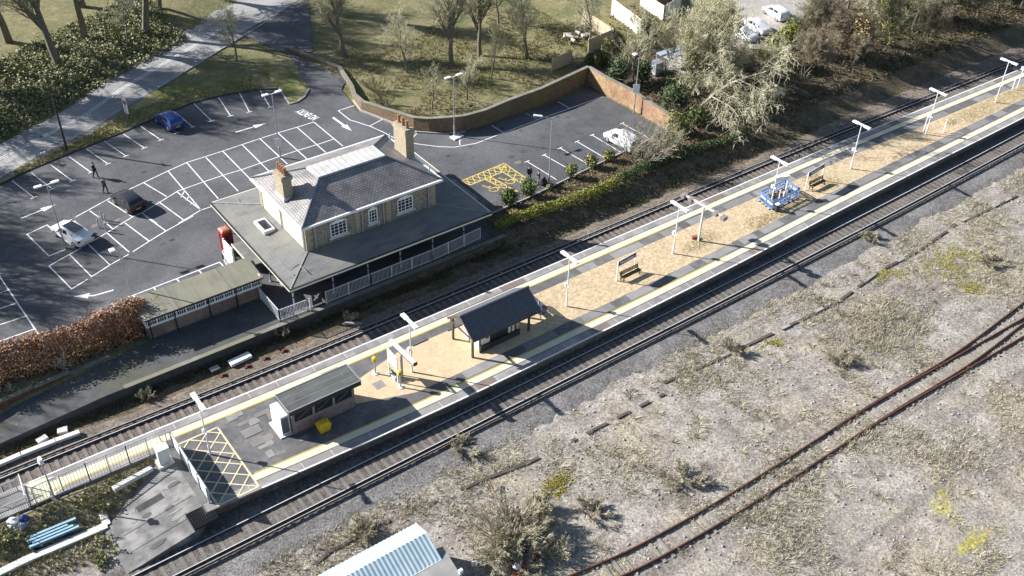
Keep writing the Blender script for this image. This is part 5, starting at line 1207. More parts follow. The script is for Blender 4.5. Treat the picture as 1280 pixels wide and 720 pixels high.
# ------------------------------------------------------------------ cars
tyrem = M('tyre', (.015,.015,.016), (.022,.022,.022), 4, rough=.9); rimm = M('alloy', (.5,.5,.52), (.42,.42,.44), 3, rough=.3, metal=.7)
cglass = M('car_glass', (.012,.014,.018), (.02,.022,.028), .8, rough=.05, spec=.7)
lampm = M('headlamp_glass', (.7,.72,.75), (.6,.62,.65), 3, rough=.1); tailm = M('tail_lamp', (.3,.01,.01), (.24,.01,.01), 3, rough=.2)
def car(name, label, loc, rz, paint, L=4.2, W=1.76, H=1.46, style='hatch', roofm=None, group=None):
    t = thing(name, label, 'car', loc, rz, group); h = L/2
    if style == 'hatch': st = [(-h,.42,.62,.62,.80),(-h+.06,.28,.93,.93,.87),(-h+.22,.2,.96,1.2,.9),(-h+.62,.2,.97,H-.06,.9),(-h+1.3,.2,.96,H,.9),(-.1,.2,.95,H,.9),(.42,.2,.94,H-.06,.9),(1.22,.2,.92,.93,.9),(h-.55,.2,.84,.85,.89),(h-.14,.24,.72,.73,.82),(h,.36,.58,.58,.66)]
    elif style == 'saloon': st = [(-h,.42,.7,.7,.8),(-h+.08,.28,.95,.95,.87),(-h+.5,.2,.98,.99,.9),(-h+.78,.2,.97,1.02,.9),(-h+1.5,.2,.96,H-.04,.9),(-h+2.0,.2,.95,H,.9),(.1,.2,.95,H,.9),(.5,.2,.94,H-.06,.9),(1.3,.2,.9,.92,.9),(h-.5,.2,.82,.83,.88),(h-.12,.24,.7,.71,.8),(h,.36,.56,.56,.62)]
    else: st = [(-h,.4,.9,1.0,.84),(-h+.05,.26,1.0,1.5,.88),(-h+.2,.2,1.02,H-.03,.9),(-h+1.0,.2,1.02,H,.9),(.0,.2,1.02,H,.9),(.5,.2,1.02,H-.05,.9),(1.15,.2,1.0,1.08,.9),(h-.35,.2,.92,.93,.88),(h-.08,.26,.75,.76,.82),(h,.38,.6,.6,.7)]
    b = MB(); n = 12; rings = []
    for x, zb, zl, zr, wf in st:
        w = W/2*wf/.9; k = max(0, min(1, (zr-zl)/.45)); wr = w*(.97-.19*k)
        half = [(w*.86,zb),(w*.985,zb+.12),(w,zl*.72+zb*.28),(w*.97,zl),(wr,zr-.055*k),(wr*.72,zr+.012)]
        rings.append([(x,-y,z) for y, z in half]+[(x,y,z) for y, z in reversed(half)])
    for r_ in rings: b.v += r_
    for i in range(len(rings)-1):
        for j in range(12): b.f.append((i*12+j, i*12+(j+1)%12, (i+1)*12+(j+1)%12, (i+1)*12+j)); b.m.append(0)
    b.f.append(tuple(range(11,-1,-1))); b.f.append(tuple((len(rings)-1)*12+j for j in range(12))); b.m += [0,0]
    o = b.build('body', paint, None, smooth=True); o.parent = t
    me = o.data
    try: me.set_sharp_from_angle(angle=R(38))
    except Exception: pass
    def quad(pts, nm, m, off=.012):
        c = sum((Vector(p) for p in pts), Vector())/len(pts); nr = (Vector(pts[1])-Vector(pts[0])).cross(Vector(pts[2])-Vector(pts[0])).normalized()
        if nr.dot(c-Vector((0,0,.7))) < 0: nr = -nr
        q = MB(); top = [Vector(p)+nr*off for p in pts]; bot = [Vector(p)-nr*.02 for p in pts]; k = len(pts)
        q.add(top+bot, [tuple(range(k)), tuple(range(2*k-1,k-1,-1))]+[(i,(i+1)%k,(i+1)%k+k,i+k) for i in range(k)])
        ob = q.build(nm, m, None); ob.parent = t; return ob
    def edge(i, j, k): return Vector(rings[i][j]).lerp(Vector(rings[i][k]), .5)
    idx = [i for i, s in enumerate(st) if s[3]-s[2] > .3]; i0, i1 = idx[0], idx[-1]
    def bet(i, a, f): return Vector(rings[i][a]).lerp(Vector(rings[i+1][a]), f)
    # windscreen and rear window across the slope
    A = [bet(i1,4,.12), bet(i1,7,.12), bet(i1,8,.9), bet(i1,3,.9)]
    quad([bet(i1,4,.1).lerp(bet(i1,7,.1),.04), bet(i1,4,.1).lerp(bet(i1,7,.1),.96), bet(i1,4,.88).lerp(bet(i1,7,.88),.98), bet(i1,4,.88).lerp(bet(i1,7,.88),.02)], 'windscreen', cglass)
    q0 = i0-1
    quad([bet(q0,4,.3).lerp(bet(q0,7,.3),.05), bet(q0,4,.3).lerp(bet(q0,7,.3),.95), bet(q0,4,.92).lerp(bet(q0,7,.92),.93), bet(q0,4,.92).lerp(bet(q0,7,.92),.07)], 'rear_window', cglass)
    for lo, hi in ((3,4),(8,7)):
        segs = [i for i in range(i0, i1)]
        def pt(x, f):
            for i in range(len(st)-1):
                if st[i][0] <= x <= st[i+1][0]:
                    a = (x-st[i][0])/(st[i+1][0]-st[i][0]); return Vector(rings[i][lo]).lerp(Vector(rings[i+1][lo]), a).lerp(Vector(rings[i][hi]).lerp(Vector(rings[i+1][hi]), a), f)
        xa, xb = st[i0][0]+.12, st[i1][0]+.3; xm = xa+(xb-xa)*.48
        if style == 'van': quad([pt(-.1,.12), pt(xb,.12), pt(st[i1][0],.88), pt(-.1,.88)], 'side_window', cglass)
        else:
            quad([pt(xa,.12), pt(xm-.05,.12), pt(xm-.05,.88), pt(xa+.15,.88)], 'side_window', cglass); quad([pt(xm+.05,.12), pt(xb,.12), pt(st[i1][0]-.02,.88), pt(xm+.05,.88)], 'side_window', cglass)
    for x in (-h+.78, h-.82):
        for s in (-1, 1):
            y = s*(W/2-.09); b = MB(); b.tube([(x,y-.1,.32),(x,y-.095,.32),(x,y+.095,.32),(x,y+.1,.32)], [.28,.325,.325,.28], 16); w_ = b.build('wheel', tyrem, None); w_.parent = t
            b = MB(); b.tube([(x,y+s*.098,.32),(x,y+s*.112,.32)], [.21,.19], 12); r_ = b.build('rim', rimm, None); r_.parent = w_
    for s in (-1, 1):
        b = MB(); b.box(h-.3, h-.06, min(s*W*.26,s*W*.43), max(s*W*.26,s*W*.43), .58, .7); o = b.build('headlight', lampm, None); o.parent = t
        b = MB(); b.box(-h-.01, -h+.14, min(s*W*.33,s*W*.475), max(s*W*.33,s*W*.475), .72, .9); o = b.build('tail_light', tailm, None); o.parent = t
        b = MB(); b.box(.62, .8, min(s*W*.49,s*W*.6), max(s*W*.49,s*W*.6), .9, 1.04); o = b.build('mirror', paint, None); o.parent = t
    b = MB(); b.box(-h-.015, -h+.05, -.26, .26, .5, .61); o = b.build('number_plate', M('plate_yellow', (.6,.46,.06), (.5,.38,.05), 3), None); o.parent = t
    b = MB(); b.box(h-.05, h+.012, -.26, .26, .4, .51); o = b.build('number_plate', sign_white, None); o.parent = t
    if roofm:
        quad([Vector((st[3][0]+.1,-W*.3,H+.0)), Vector((st[i1][0]-.1,-W*.3,H-.02)), Vector((st[i1][0]-.1,W*.3,H-.02)), Vector((st[3][0]+.1,W*.3,H+.0))], 'sunroof', roofm, .03)
    return t
def paint(n, c): return M(n, c, tuple(x*.94 for x in c), .5, rough=.25, spec=.6)
pblue, pblack, pwhite, psilver = paint('metallic_blue', (.022,.05,.2)), paint('black_car_paint', (.022,.023,.027)), paint('white_car_paint', (.72,.73,.74)), paint('silver_car_paint', (.55,.56,.58))
def heading(a, c):
    v = P(c[0],c[1],CZ)-P(a[0],a[1],CZ); return math.atan2(v.y, v.x)
c = P(212,156,CZ); car('parked_car', 'blue hatchback parked nose in to the roadside verge', (c.x,c.y,CZ+.01), heading((223,166),(199,150)), pblue, L=4.0)
c = P(161,257,CZ); car('parked_car', 'black hatchback parked in the middle bays near the two walkers', (c.x,c.y,CZ+.01), heading((177,266),(147,245)), pblack, L=3.95)
c = P(91.5,297.5,CZ); car('parked_car', 'white saloon with a dark sunroof parked beside the four bollards', (c.x,c.y,CZ+.01), heading((109,306),(73,285)), pwhite, L=4.5, style='saloon', roofm=cglass)
c = P(777,181,CZ); car('parked_van', 'silver estate car parked half behind the bare bush at the far right bay', (c.x,c.y,CZ+.01), heading((800,194),(758,170)), psilver, L=4.4, H=1.6, style='van')
for px, py, a, cc, lb, stl in ((926,47,(905,38),(946,55),'white hatchback nearest the ivy tree on the far gravel yard','hatch'),(944,38,(925,28),(962,47),'white saloon with a dark screen, close alongside the white hatchback on the far gravel yard','saloon'),(969,21,(988,31),(958,12),'white hatchback parked apart, farthest up the gravel yard','hatch')):
    c = PT(px, py); p1 = PT(*a); p2 = PT(*cc); v = p2-p1
    car('parked_car', lb, (c.x,c.y,c.z+.02), math.atan2(v.y, v.x), pwhite, L=4.3, style=stl, group='white cars on the far gravel yard')
yard = [PT(*q) for q in ((842,70),(880,40),(905,5),(935,-25),(1050,-30),(1010,15),(985,42),(955,62),(905,62),(860,95),(830,90))]
b = MB(); ym = M('gravel_yard', (.32,.3,.275), (.25,.235,.215), 1, c3=(.38,.355,.32), scale3=.3, rough=.95, grain=.2, gscale=6)
cy_ = sum(yard, Vector())/len(yard)
b2 = bmesh.new(); f = b2.faces.new([b2.verts.new((v.x,v.y,0)) for v in yard]); bmesh.ops.triangulate(b2, faces=[f])
for _ in range(4): bmesh.ops.subdivide_edges(b2, edges=[e for e in b2.edges if e.calc_length() > 1.6], cuts=1); bmesh.ops.triangulate(b2, faces=b2.faces[:])
for v in b2.verts: v.co.z = terr(v.co.x, v.co.y)+.1
me = bpy.data.meshes.new('gravel_yard'); b2.to_mesh(me); b2.free(); me.materials.append(ym); o = bpy.data.objects.new('gravel_yard', me); C.objects.link(o); o['kind'] = 'structure'

# ------------------------------------------------------------------ people
skin = M('skin', (.42,.27,.2), (.38,.24,.18), 4, rough=.6); hairm = M('dark_hair', (.03,.022,.018), (.05,.035,.025), 5, rough=.8)
def skinned(vs, es, rs, name, m, parent, sub=2):
    me = bpy.data.meshes.new(name); me.from_pydata(vs, es, []); ob = bpy.data.objects.new(name, me); C.objects.link(ob)
    ob.modifiers.new('s', 'SKIN'); sv = me.skin_vertices[0].data
    for k, r_ in enumerate(rs): sv[k].radius = (r_, r_) if not isinstance(r_, tuple) else r_
    sv[0].use_root = True; md = ob.modifiers.new('u', 'SUBSURF'); md.levels = sub; md.render_levels = sub
    bpy.context.view_layer.update(); dg = bpy.context.evaluated_depsgraph_get(); nm = bpy.data.meshes.new_from_object(ob.evaluated_get(dg)); bpy.data.objects.remove(ob)
    nm.materials.clear(); nm.materials.append(m); nm.polygons.foreach_set('use_smooth', [True]*len(nm.polygons)); nm.name = name
    r = bpy.data.objects.new(name, nm); C.objects.link(r); r.parent = parent; return r
def person(label, p, rz, top, legs, stride=.22, swing=.2, hat=None, group=None):
    t = thing('person', label, 'person', p, rz, group)
    s = stride
    J = {'pel':(0,0,.94),'waist':(.01,0,1.1),'chest':(.02,0,1.34),'neck':(.02,0,1.5),'head':(.04,0,1.64),'top':(.035,0,1.75),
         'hl':(0,.1,.9),'kl':(s*.75,.1,.5),'al':(s*.8,.1,.08),'tl':(s*.8+.16,.1,.035),'hr':(0,-.1,.9),'kr':(-s*.35,-.1,.5),'ar':(-s*1.2,-.1,.1),'tr':(-s*1.2+.16,-.1,.035),
         'sl':(.02,.19,1.42),'el':(-swing*.6,.25,1.16),'wl':(-swing*.5+.08,.24,.92),'fl':(-swing*.45+.12,.23,.8),'sr':(.02,-.19,1.42),'er':(swing*.7,-.25,1.16),'wr':(swing*1.1+.08,-.22,.94),'fr':(swing*1.2+.12,-.21,.83)}
    names = list(J); ix = {k: i for i, k in enumerate(names)}
    E = [('pel','waist'),('waist','chest'),('chest','neck'),('neck','head'),('head','top'),('pel','hl'),('hl','kl'),('kl','al'),('al','tl'),('pel','hr'),('hr','kr'),('kr','ar'),('ar','tr'),('chest','sl'),('sl','el'),('el','wl'),('wl','fl'),('chest','sr'),('sr','er'),('er','wr'),('wr','fr')]
    RD = {'pel':.13,'waist':.12,'chest':.14,'neck':.055,'head':.1,'top':.07,'hl':.085,'kl':.058,'al':.04,'tl':.035,'hr':.085,'kr':.058,'ar':.04,'tr':.035,'sl':.06,'el':.042,'wl':.03,'fl':.03,'sr':.06,'er':.042,'wr':.03,'fr':.03}
    skinned([J[k] for k in names], [(ix[a],ix[c]) for a, c in E], [RD[k] for k in names], 'body', skin, t)
    tk = ['pel','waist','chest','sl','el','wl','sr','er','wr']; i2 = {k: i for i, k in enumerate(tk)}
    skinned([J[k] for k in tk], [(i2[a],i2[c]) for a, c in E if a in i2 and c in i2], [{'pel':.17,'waist':.155,'chest':.18,'sl':.085,'el':.065,'wl':.05,'sr':.085,'er':.065,'wr':.05}[k] for k in tk], 'jacket', top, t)
    lk = ['pel','hl','kl','al','hr','kr','ar']; i3 = {k: i for i, k in enumerate(lk)}
    skinned([J[k] for k in lk], [(i3[a],i3[c]) for a, c in E if a in i3 and c in i3], [.15,.105,.075,.06,.105,.075,.06], 'trousers', legs, t)
    b = MB(); b.blob((.02,0,1.72), (.115,.1,.095), amp=.1); o = b.build('hair', hat or hairm, None, smooth=True); o.parent = t
    b = MB()
    for k in ('l', 'r'): x, y, z = J['a'+k]; b.blob((x+.07,y,.05), (.15,.055,.055), amp=.05)
    o = b.build('shoes', blackp, None, smooth=True); o.parent = t
    b = MB(); b.blob((.145,0,1.64), (.025,.018,.025), amp=0, n=1); o = b.build('nose', skin, None); o.parent = t
    return t
dkcoat = M('dark_coat', (.018,.018,.022), (.028,.028,.032), 4, rough=.9); jeans = M('dark_jeans', (.03,.036,.06), (.024,.03,.05), 4, rough=.9); greyc = M('grey_jacket', (.1,.11,.14), (.08,.09,.12), 4, rough=.9); palec = M('pale_trousers', (.3,.29,.27), (.25,.24,.22), 4, rough=.9)
p = P(120,222,CZ); person('person in a long black coat striding across the top of the car park', (p.x,p.y,CZ), R(-50), dkcoat, blackp and M('black_trousers', (.02,.02,.022), (.026,.026,.03), 4, rough=.9))
p = P(132.5,241,CZ); person('person in a grey blue jacket walking toward the black hatchback', (p.x,p.y,CZ), R(-60), greyc, jeans)
p = P(661.5,226,CZ); person('person in dark clothes standing on the yellow hatching', (p.x,p.y,CZ), R(-120), dkcoat, jeans, stride=.05, swing=.08, group='people by the disabled bays')
p = P(673,231,CZ); person('person in a black jacket and pale trousers beside the disabled bay kerb', (p.x,p.y,CZ), R(150), dkcoat, palec, stride=.06, swing=.12, group='people by the disabled bays')
p = P(680,232,CZ); t = thing('black_sack', 'black sack on the kerb beside the bent lamp post', 'sack', (p.x,p.y,CZ)); b = MB(); b.blob((p.x,p.y,1.4), (.32,.3,.5), seed=4, amp=.35); b.build('sack', blackp, t, smooth=True); b = MB(); b.tube([(p.x,p.y,1.85),(p.x,p.y,2.0)], [.06,.1], 6); b.build('knot', blackp, t)

# ------------------------------------------------------------------ garden walls
def wall_run(name, label, pts, h, th, m, cap=None, base=None):
    t = thing(name, label, 'wall', (pts[0][0],pts[0][1],CZ)); b = MB(); c_ = MB()
    for i, (p, q) in enumerate(zip(pts, pts[1:])):
        h0, h1 = (h[i], h[i+1]) if isinstance(h, (list, tuple)) else (h, h)
        d = Vector((q[0]-p[0], q[1]-p[1])).normalized(); s = Vector((-d.y, d.x))*th/2; k = len(b.v)
        e = d*.02
        b.add([(p[0]-s.x,p[1]-s.y,.6),(q[0]-s.x+e.x,q[1]-s.y+e.y,.6),(q[0]+s.x+e.x,q[1]+s.y+e.y,.6),(p[0]+s.x,p[1]+s.y,.6),(p[0]-s.x,p[1]-s.y,CZ+h0),(q[0]-s.x+e.x,q[1]-s.y+e.y,CZ+h1),(q[0]+s.x+e.x,q[1]+s.y+e.y,CZ+h1),(p[0]+s.x,p[1]+s.y,CZ+h0)], [(3,2,1,0),(4,5,6,7),(0,1,5,4),(1,2,6,5),(2,3,7,6),(3,0,4,7)])
        c_.beam((p[0],p[1],CZ+h0+.04), (q[0],q[1],CZ+h1+.04), th+.1, .09)
    b.build('wall', m, t); c_.build('coping', cap or MATS['mossy_coping'], t); return t
mossyb = M('mossy_brick', (.19,.13,.085), (.13,.09,.06), 1.6, c3=(.15,.15,.05), scale3=.4, amount3=.75, rough=.95, grain=.2, gscale=7)
orangeb = M('orange_brick', (.36,.24,.135), (.27,.17,.1), 1.5, c3=(.22,.125,.085), scale3=.35, amount3=.7, rough=.9, grain=.2, gscale=7)
wall_run('garden_wall', 'long curving mossy brick wall round the garden above the car park', [(48.9,112),(51.6,103),(50.2,97.5),(49.2,95.1),(48.9,92.6),(49.8,89.6),(51.2,85.3),(52.2,83.9),(53.5,82.9),(55.4,82.0),(58,81.8),(61.7,82.1),(66.2,82.2),(74.2,83.4)], [.3,.3,.5,.7,.9,1.1,1.4,1.6,1.75,1.8,1.8,1.9,2.0,2.1], .34, mossyb)
wall_run('garden_wall', 'orange brick wall closing the right end of the car park', [(74.2,83.3),(74.1,80),(74.5,76.1),(74.4,72.5),(74.4,69.6)], [2.1,2.1,2.0,1.8,1.7], .34, orangeb)
kerbline('garden_kerb', [(49.0,95.1),(48.5,92.4),(49.5,89.2),(51.0,84.6),(53.3,82.5),(55.4,81.7)], .14, .1, kerbm)
kerbline('shrubbery_kerb', [(48.2,66.8),(52.8,67.0),(57.4,67.5),(64.6,68.3),(69.4,68.7),(73.6,69.6)], .14, .1, kerbm)

# ------------------------------------------------------------------ vegetation
def grow(b, tw, p, d, L, r, depth, rnd, up_=.12, spread=.75, kids=(7,6,5,4), crook=.18, tipcut=.25):
    """one limb with its side limbs; the last two orders go to the twig mesh"""
    n = 5 if depth == 0 else 4 if depth == 1 else 3
    pts = [p.copy()]; q = p.copy(); v = d.normalized(); dirs = [v.copy()]
    for i in range(n):
        v = (v+Vector((rnd.gauss(0,crook), rnd.gauss(0,crook), rnd.gauss(0,crook)+up_))).normalized(); q = q+v*L/n; pts.append(q.copy()); dirs.append(v.copy())
    rad = [max(.014, r*(1-(1-tipcut)*i/n)) for i in range(n+1)]
    (b if depth < 2 else tw).tube(pts, rad, 6 if depth == 0 else 4 if depth == 1 else 3, cap=False)
    if depth >= len(kids): return
    for k in range(kids[depth]):
        f = .3+.7*(k+rnd.random())/kids[depth] if depth == 0 else .15+.85*(k+rnd.random())/kids[depth]
        i = min(n-1, int(f*n)); o = pts[i].lerp(pts[i+1], f*n-i); bd = dirs[i+1]
        ax = bd.orthogonal().normalized(); ax.rotate(Matrix.Rotation(rnd.uniform(0,6.283)+k*2.4, 3, bd)); nd = bd.copy(); nd.rotate(Matrix.Rotation(spread*rnd.uniform(.65,1.25), 3, ax))
        grow(b, tw, o, nd, L*rnd.uniform(.38,.62)*(1.12-f*.35), max(.016, r*(1-.7*f)*.6), depth+1, rnd, up_, spread, kids, crook, tipcut)
BARK = M('grey_bark', (.17,.15,.12), (.11,.095,.075), 3, rough=.95, c3=(.13,.14,.06), scale3=.6)
TWIG = M('olive_twigs', (.42,.4,.27), (.32,.3,.2), 2, rough=.95)
PALEB = M('pale_bark', (.4,.37,.29), (.28,.26,.2), 3, rough=.9)
RTWIG = M('brown_twigs', (.26,.22,.145), (.19,.16,.11), 2, rough=.95)
STRAW = M('straw_twigs', (.42,.38,.29), (.32,.285,.21), 2, rough=.95)
def tree_proto(seed, h, r, kids=(8,6,5,4), spread=.75, up_=.1, bark=BARK, twig=TWIG, lean=(0,0), stems=1, ivy=None, ivyn=0, trunkf=.62, crook=.16):
    t = thing('tree', 'x', 'tree', (0,0,0)); rnd = random.Random(seed); b, tw = MB(), MB()
    for s in range(stems):
        a = rnd.uniform(0,6.28); d = Vector((lean[0]+(.35*math.cos(a+s*2.4) if stems > 1 else 0), lean[1]+(.35*math.sin(a+s*2.4) if stems > 1 else 0), 1))
        grow(b, tw, Vector((.25*math.cos(a+s) if stems > 1 else 0, .25*math.sin(a+s) if stems > 1 else 0, -.15)), d, h*trunkf, r/(1+.35*(stems-1)), 0, rnd, up_, spread, kids, crook)
    o = b.build('trunk', bark, None); o.parent = t; o = tw.build('crown', twig, None); o.parent = t
    if ivy:
        lb = MB(); vs = b.v; 
        for _ in range(ivyn):
            c = vs[rnd.randrange(len(vs))]
            if c[2] > h*.78: continue
            leaves(lb, c, (.5,.5,.6), 14, .095, rnd, .3)
        o = lb.build('ivy', ivy, None); o.parent = t
    return t
def place(t, loc, label, rz=0, first=[None], name=None, sc=None, group=None, cat=None):
    r = clone(t, loc, rz, label, scale=(sc,)*3 if sc else None)
    if name: r.name = name
    if group: r['group'] = group
    if cat: r['category'] = cat
    return r
def drop(t):
    for o in list(t.children): bpy.data.objects.remove(o)
    bpy.data.objects.remove(t)
def shrub(name, label, cat, c, r, m, n, s, seed=1, stems=True, group=None, m2=None, shell=.5):
    rnd = random.Random(seed); t = thing(name, label, cat, (c[0],c[1],c[2]), 0, group); b = MB(); kk = max(1, int(4+r[0]*2))
    for k in range(kk):
        a = rnd.uniform(0,6.28); q = (c[0]+math.cos(a)*r[0]*.45*rnd.random(), c[1]+math.sin(a)*r[1]*.45*rnd.random(), c[2]+r[2]*rnd.uniform(.55,1.05))
        leaves(b, q, (r[0]*rnd.uniform(.55,.8), r[1]*rnd.uniform(.55,.8), r[2]*rnd.uniform(.5,.85)), n//kk, s, rnd, shell)
    b.v = [(x,y,max(z,c[2]+.02)) for x, y, z in b.v]
    b.build('foliage', m, t); b = MB(); tw = MB()
    for k in range(5): a = k*1.26; grow(b, b, Vector((c[0],c[1],c[2]-.1)), Vector((math.cos(a)*.5, math.sin(a)*.5, 1)), r[2]*1.5, .05+.02*r[2], 1, rnd, kids=(0,4,3))
    b.build('stems', BARK, t); return t
def bare_bush(name, label, c, R_, h, n, m, seed, group=None, leafm=None, nleaf=0, droop=.04):
    t = thing(name, label, 'bush', (c[0],c[1],c[2]), 0, group); rnd = random.Random(seed); b, tw = MB(), MB()
    for k in range(n):
        a = rnd.uniform(0,6.283); rr = math.sqrt(rnd.random()); d = Vector((math.cos(a)*rr*R_*.9, math.sin(a)*rr*R_*.9, h*rnd.uniform(.75,1.05)))
        o = Vector((c[0]+math.cos(a)*R_*.3*rr, c[1]+math.sin(a)*R_*.3*rr, c[2]-.08)); grow(b, tw, o, d, d.length*.8, .022+.006*h, 1, rnd, droop, .6, (0,6,4), .13)
    b.build('stems', m, t); tw.build('twigs', m, t)
    if leafm:
        lb = MB()
        if leafm.name.startswith('straw'):
            for k in range(nleaf*(16 if R_ > 1.5 else 9)):
                v = Vector(tw.v[rnd.randrange(len(tw.v))]); dd = (v-Vector((c[0],c[1],c[2]-.6))).normalized()+Vector((rnd.gauss(0,.5), rnd.gauss(0,.5), rnd.gauss(0,.35))); dd = dd.normalized()*rnd.uniform(.12,.4)*(.6+.2*R_)
                sd = dd.orthogonal().normalized(); sd.rotate(Matrix.Rotation(rnd.uniform(0,6.28), 3, dd.normalized())); sd *= .02; lb.face([v-sd, v+sd, v+dd])
        else:
            for k in range(nleaf): v = tw.v[rnd.randrange(len(tw.v))]; leaves(lb, v, (.15,.15,.15), 1, .1, rnd)
        lb.build('leaves', leafm, t)
    return t
# the brown beech hedge along the car park
rnd = random.Random(21); hb, hg = MB(), MB(); hp = [P(-45,470,CZ),P(0,447,CZ),P(40,437,CZ),P(80,425,CZ),P(120,408,CZ),P(150,397,CZ),P(176,390,CZ)]
t = thing('beech_hedge', 'brown leaved beech hedge along the lower edge of the car park', 'hedge', hp[3])
hd = []
for a, c in zip(hp, hp[1:]):
    for k in range(5): hd.append(a.lerp(c, k/5))
for q in hd:
    y = q.y-2.3; hh = 2.7+.5*noise.noise(q*.45)
    leaves(hb, (q.x,y+.3*noise.noise(q*.9),1.0+hh*.55), (.8,1.0,hh*.68), int(480*(1+.6*noise.noise(q*1.3))), .095, rnd, .6)
    leaves(hb, (q.x,y-.7,1.0), (.7,.7,.8), 170, .09, rnd, .5)
hb.build('foliage', BEECH, t)
b = MB()
for q in hd: grow(b, b, Vector((q.x+rnd.uniform(-.2,.2), q.y-2.0, .6)), Vector((rnd.uniform(-.4,.4),rnd.uniform(-.4,.4),1)), 2.6, .04, 1, rnd, kids=(0,5,4))
b.build('stems', RTWIG, t)
b = MB()
for a, c in zip(hp, hp[1:]):
    for k in range(5):
        q = a.lerp(c, (k+rnd.random()*.3)/5); leaves(b, (q.x,q.y-3.1,.75), (.75,.6,.45), 130, .08, rnd, .5)
tag(b.build('ivy_bank', DARKG), 'dark ivy and bramble covering the bank between the beech hedge and the retaining wall', 'ivy', kind='stuff')
bare_bush('bare_sapling', 'small pale branched sapling growing out of the lower left ivy bank', P(78,462,.6), 1.3, 1.9, 8, STRAW, 3)
bare_bush('bare_sapling', 'stubby pale stump with stiff shoots at the left edge below the beech hedge', P(10,495,.5), .5, 1.2, 5, PALEB, 4)
# clipped hedge and shrubs on the south side of the car park
t = thing('clipped_hedge', 'clipped yellow green hedge running along the top of the railway bank', 'hedge', (60,64,1))
b = MB(); bd = MB(); rnd = random.Random(4); st_ = MB()
n = 90
for k in range(n):
    f = k/(n-1); x = 47.5+f*33; y = 64.3+.35*math.sin(x*.3)-.2; z = terr(x, y); hh = .62 if x < 66 else .5
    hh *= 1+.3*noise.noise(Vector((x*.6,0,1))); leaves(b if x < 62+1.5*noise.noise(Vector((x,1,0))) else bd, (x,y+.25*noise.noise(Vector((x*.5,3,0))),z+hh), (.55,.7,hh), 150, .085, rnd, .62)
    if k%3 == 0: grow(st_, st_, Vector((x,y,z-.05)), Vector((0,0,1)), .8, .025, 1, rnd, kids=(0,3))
b.build('foliage', YELG, t); bd.build('shaded_foliage', DARKG, t)['label'] = 'stretch of hedge in shade, painted with darker leaves'; st_.build('stems', BARK, t)  # shade on the far stretch is put into its darker leaf colour
for px, py, r0, m, lb in ((636,258,1.35,GREEN,'rounded green shrub at the corner of the station canopy'),(662,246,1.3,GREEN,'rounded green shrub at the foot of the yellow disabled bays'),(713,222,1.0,OLIVE,'small tapering olive shrub, first of the row by the marked bays'),(738,209,1.05,OLIVE,'bright rounded olive shrub between the bays and the clipped hedge'),(762,200,1.0,OLIVE,'olive shrub nearest the bare bush that hides the silver car'),(687,238,.45,OLIVE,'thin little shrub at the foot of the bent lamp post'),(829,180,.9,DARKG,'small dark evergreen bush at the near end of the orange brick wall')):
    c = P(px, py, .95); shrub('shrub', lb, 'shrub', c, (r0*.85,r0*.85,r0), m, int(750*r0), .11, seed=px, group='shrubs along the car park kerb')
bare_bush('bare_bush', 'large bare grey bush spreading in front of the silver car', P(801,203,.95), 2.9, 4.2, 38, M('grey_twigs', (.33,.3,.23), (.24,.215,.16), 2, rough=.95), 8)
bare_bush('bare_bush', 'bare twiggy bush with a few leaves beside the end of the orange wall', P(838,186,.95), 1.7, 2.8, 16, TWIG, 9, leafm=OLIVE, nleaf=260)
# ground cover between the car park and the hedge
b = MB(); rnd = random.Random(31)
for k in range(2600):
    x = rnd.uniform(46.5, 76); y = rnd.uniform(64.8, 68.4-.0*x); z = terr(x, y)
    leaves(b, (x,y,z+.05), (.2,.2,.1), 3, .07, rnd)
tag(b.build('brambles', LEAF('bramble_leaves', [(.15,.085,.05),(.21,.15,.09),(.09,.09,.035),(.26,.2,.13),(.12,.07,.045)])), 'low brown brambles and leaf litter between the marked bays and the clipped hedge', 'brambles', kind='stuff')
# weeds on the shaded strip by the old platform
b = MB()
for k in range(5200):
    x = rnd.uniform(-4, 62); y = rnd.uniform(61.6, 62.85)
    if noise.noise(Vector((x*.25, y, 3))) < -.22: continue
    if y < 61.9+.5*noise.noise(Vector((x*.5,0,0))): continue
    h = rnd.uniform(.1,.35)
    for q in range(3):
        a = rnd.uniform(0,6.28); w = .03; dx, dy = math.cos(a)*w, math.sin(a)*w
        b.face([(x-dx,y-dy,-.02),(x+dx,y+dy,-.02),(x+dx+rnd.uniform(-.15,.15),y+dy+rnd.uniform(-.15,.15),h)])
for k in range(900):
    x = rnd.uniform(46, 90); y = 61.2+rnd.random()*2.8; leaves(b, (x,y,terr(x,y)+.1), (.3,.3,.15), 4, .08, rnd)
tag(b.build('weeds', LEAF('weed_blades', [(.035,.055,.015),(.06,.075,.025),(.12,.1,.055),(.075,.06,.035)])), 'dark green weeds along the foot of the old platform and the railway bank', 'weeds', kind='stuff')
for px, py, lb, s_ in ((183,498,'straw coloured weed tuft by the far track, left of the waiting shed',7),(355,420,'straw coloured weed tuft below the short railing of the old platform',5),(437,400,'straw coloured weed tuft by the broken slab near the station fence',6)):
    bare_bush('weed_tuft', lb, P(px, py, 0), .7, .8, 14, STRAW, px, leafm=OLIVE, nleaf=60)
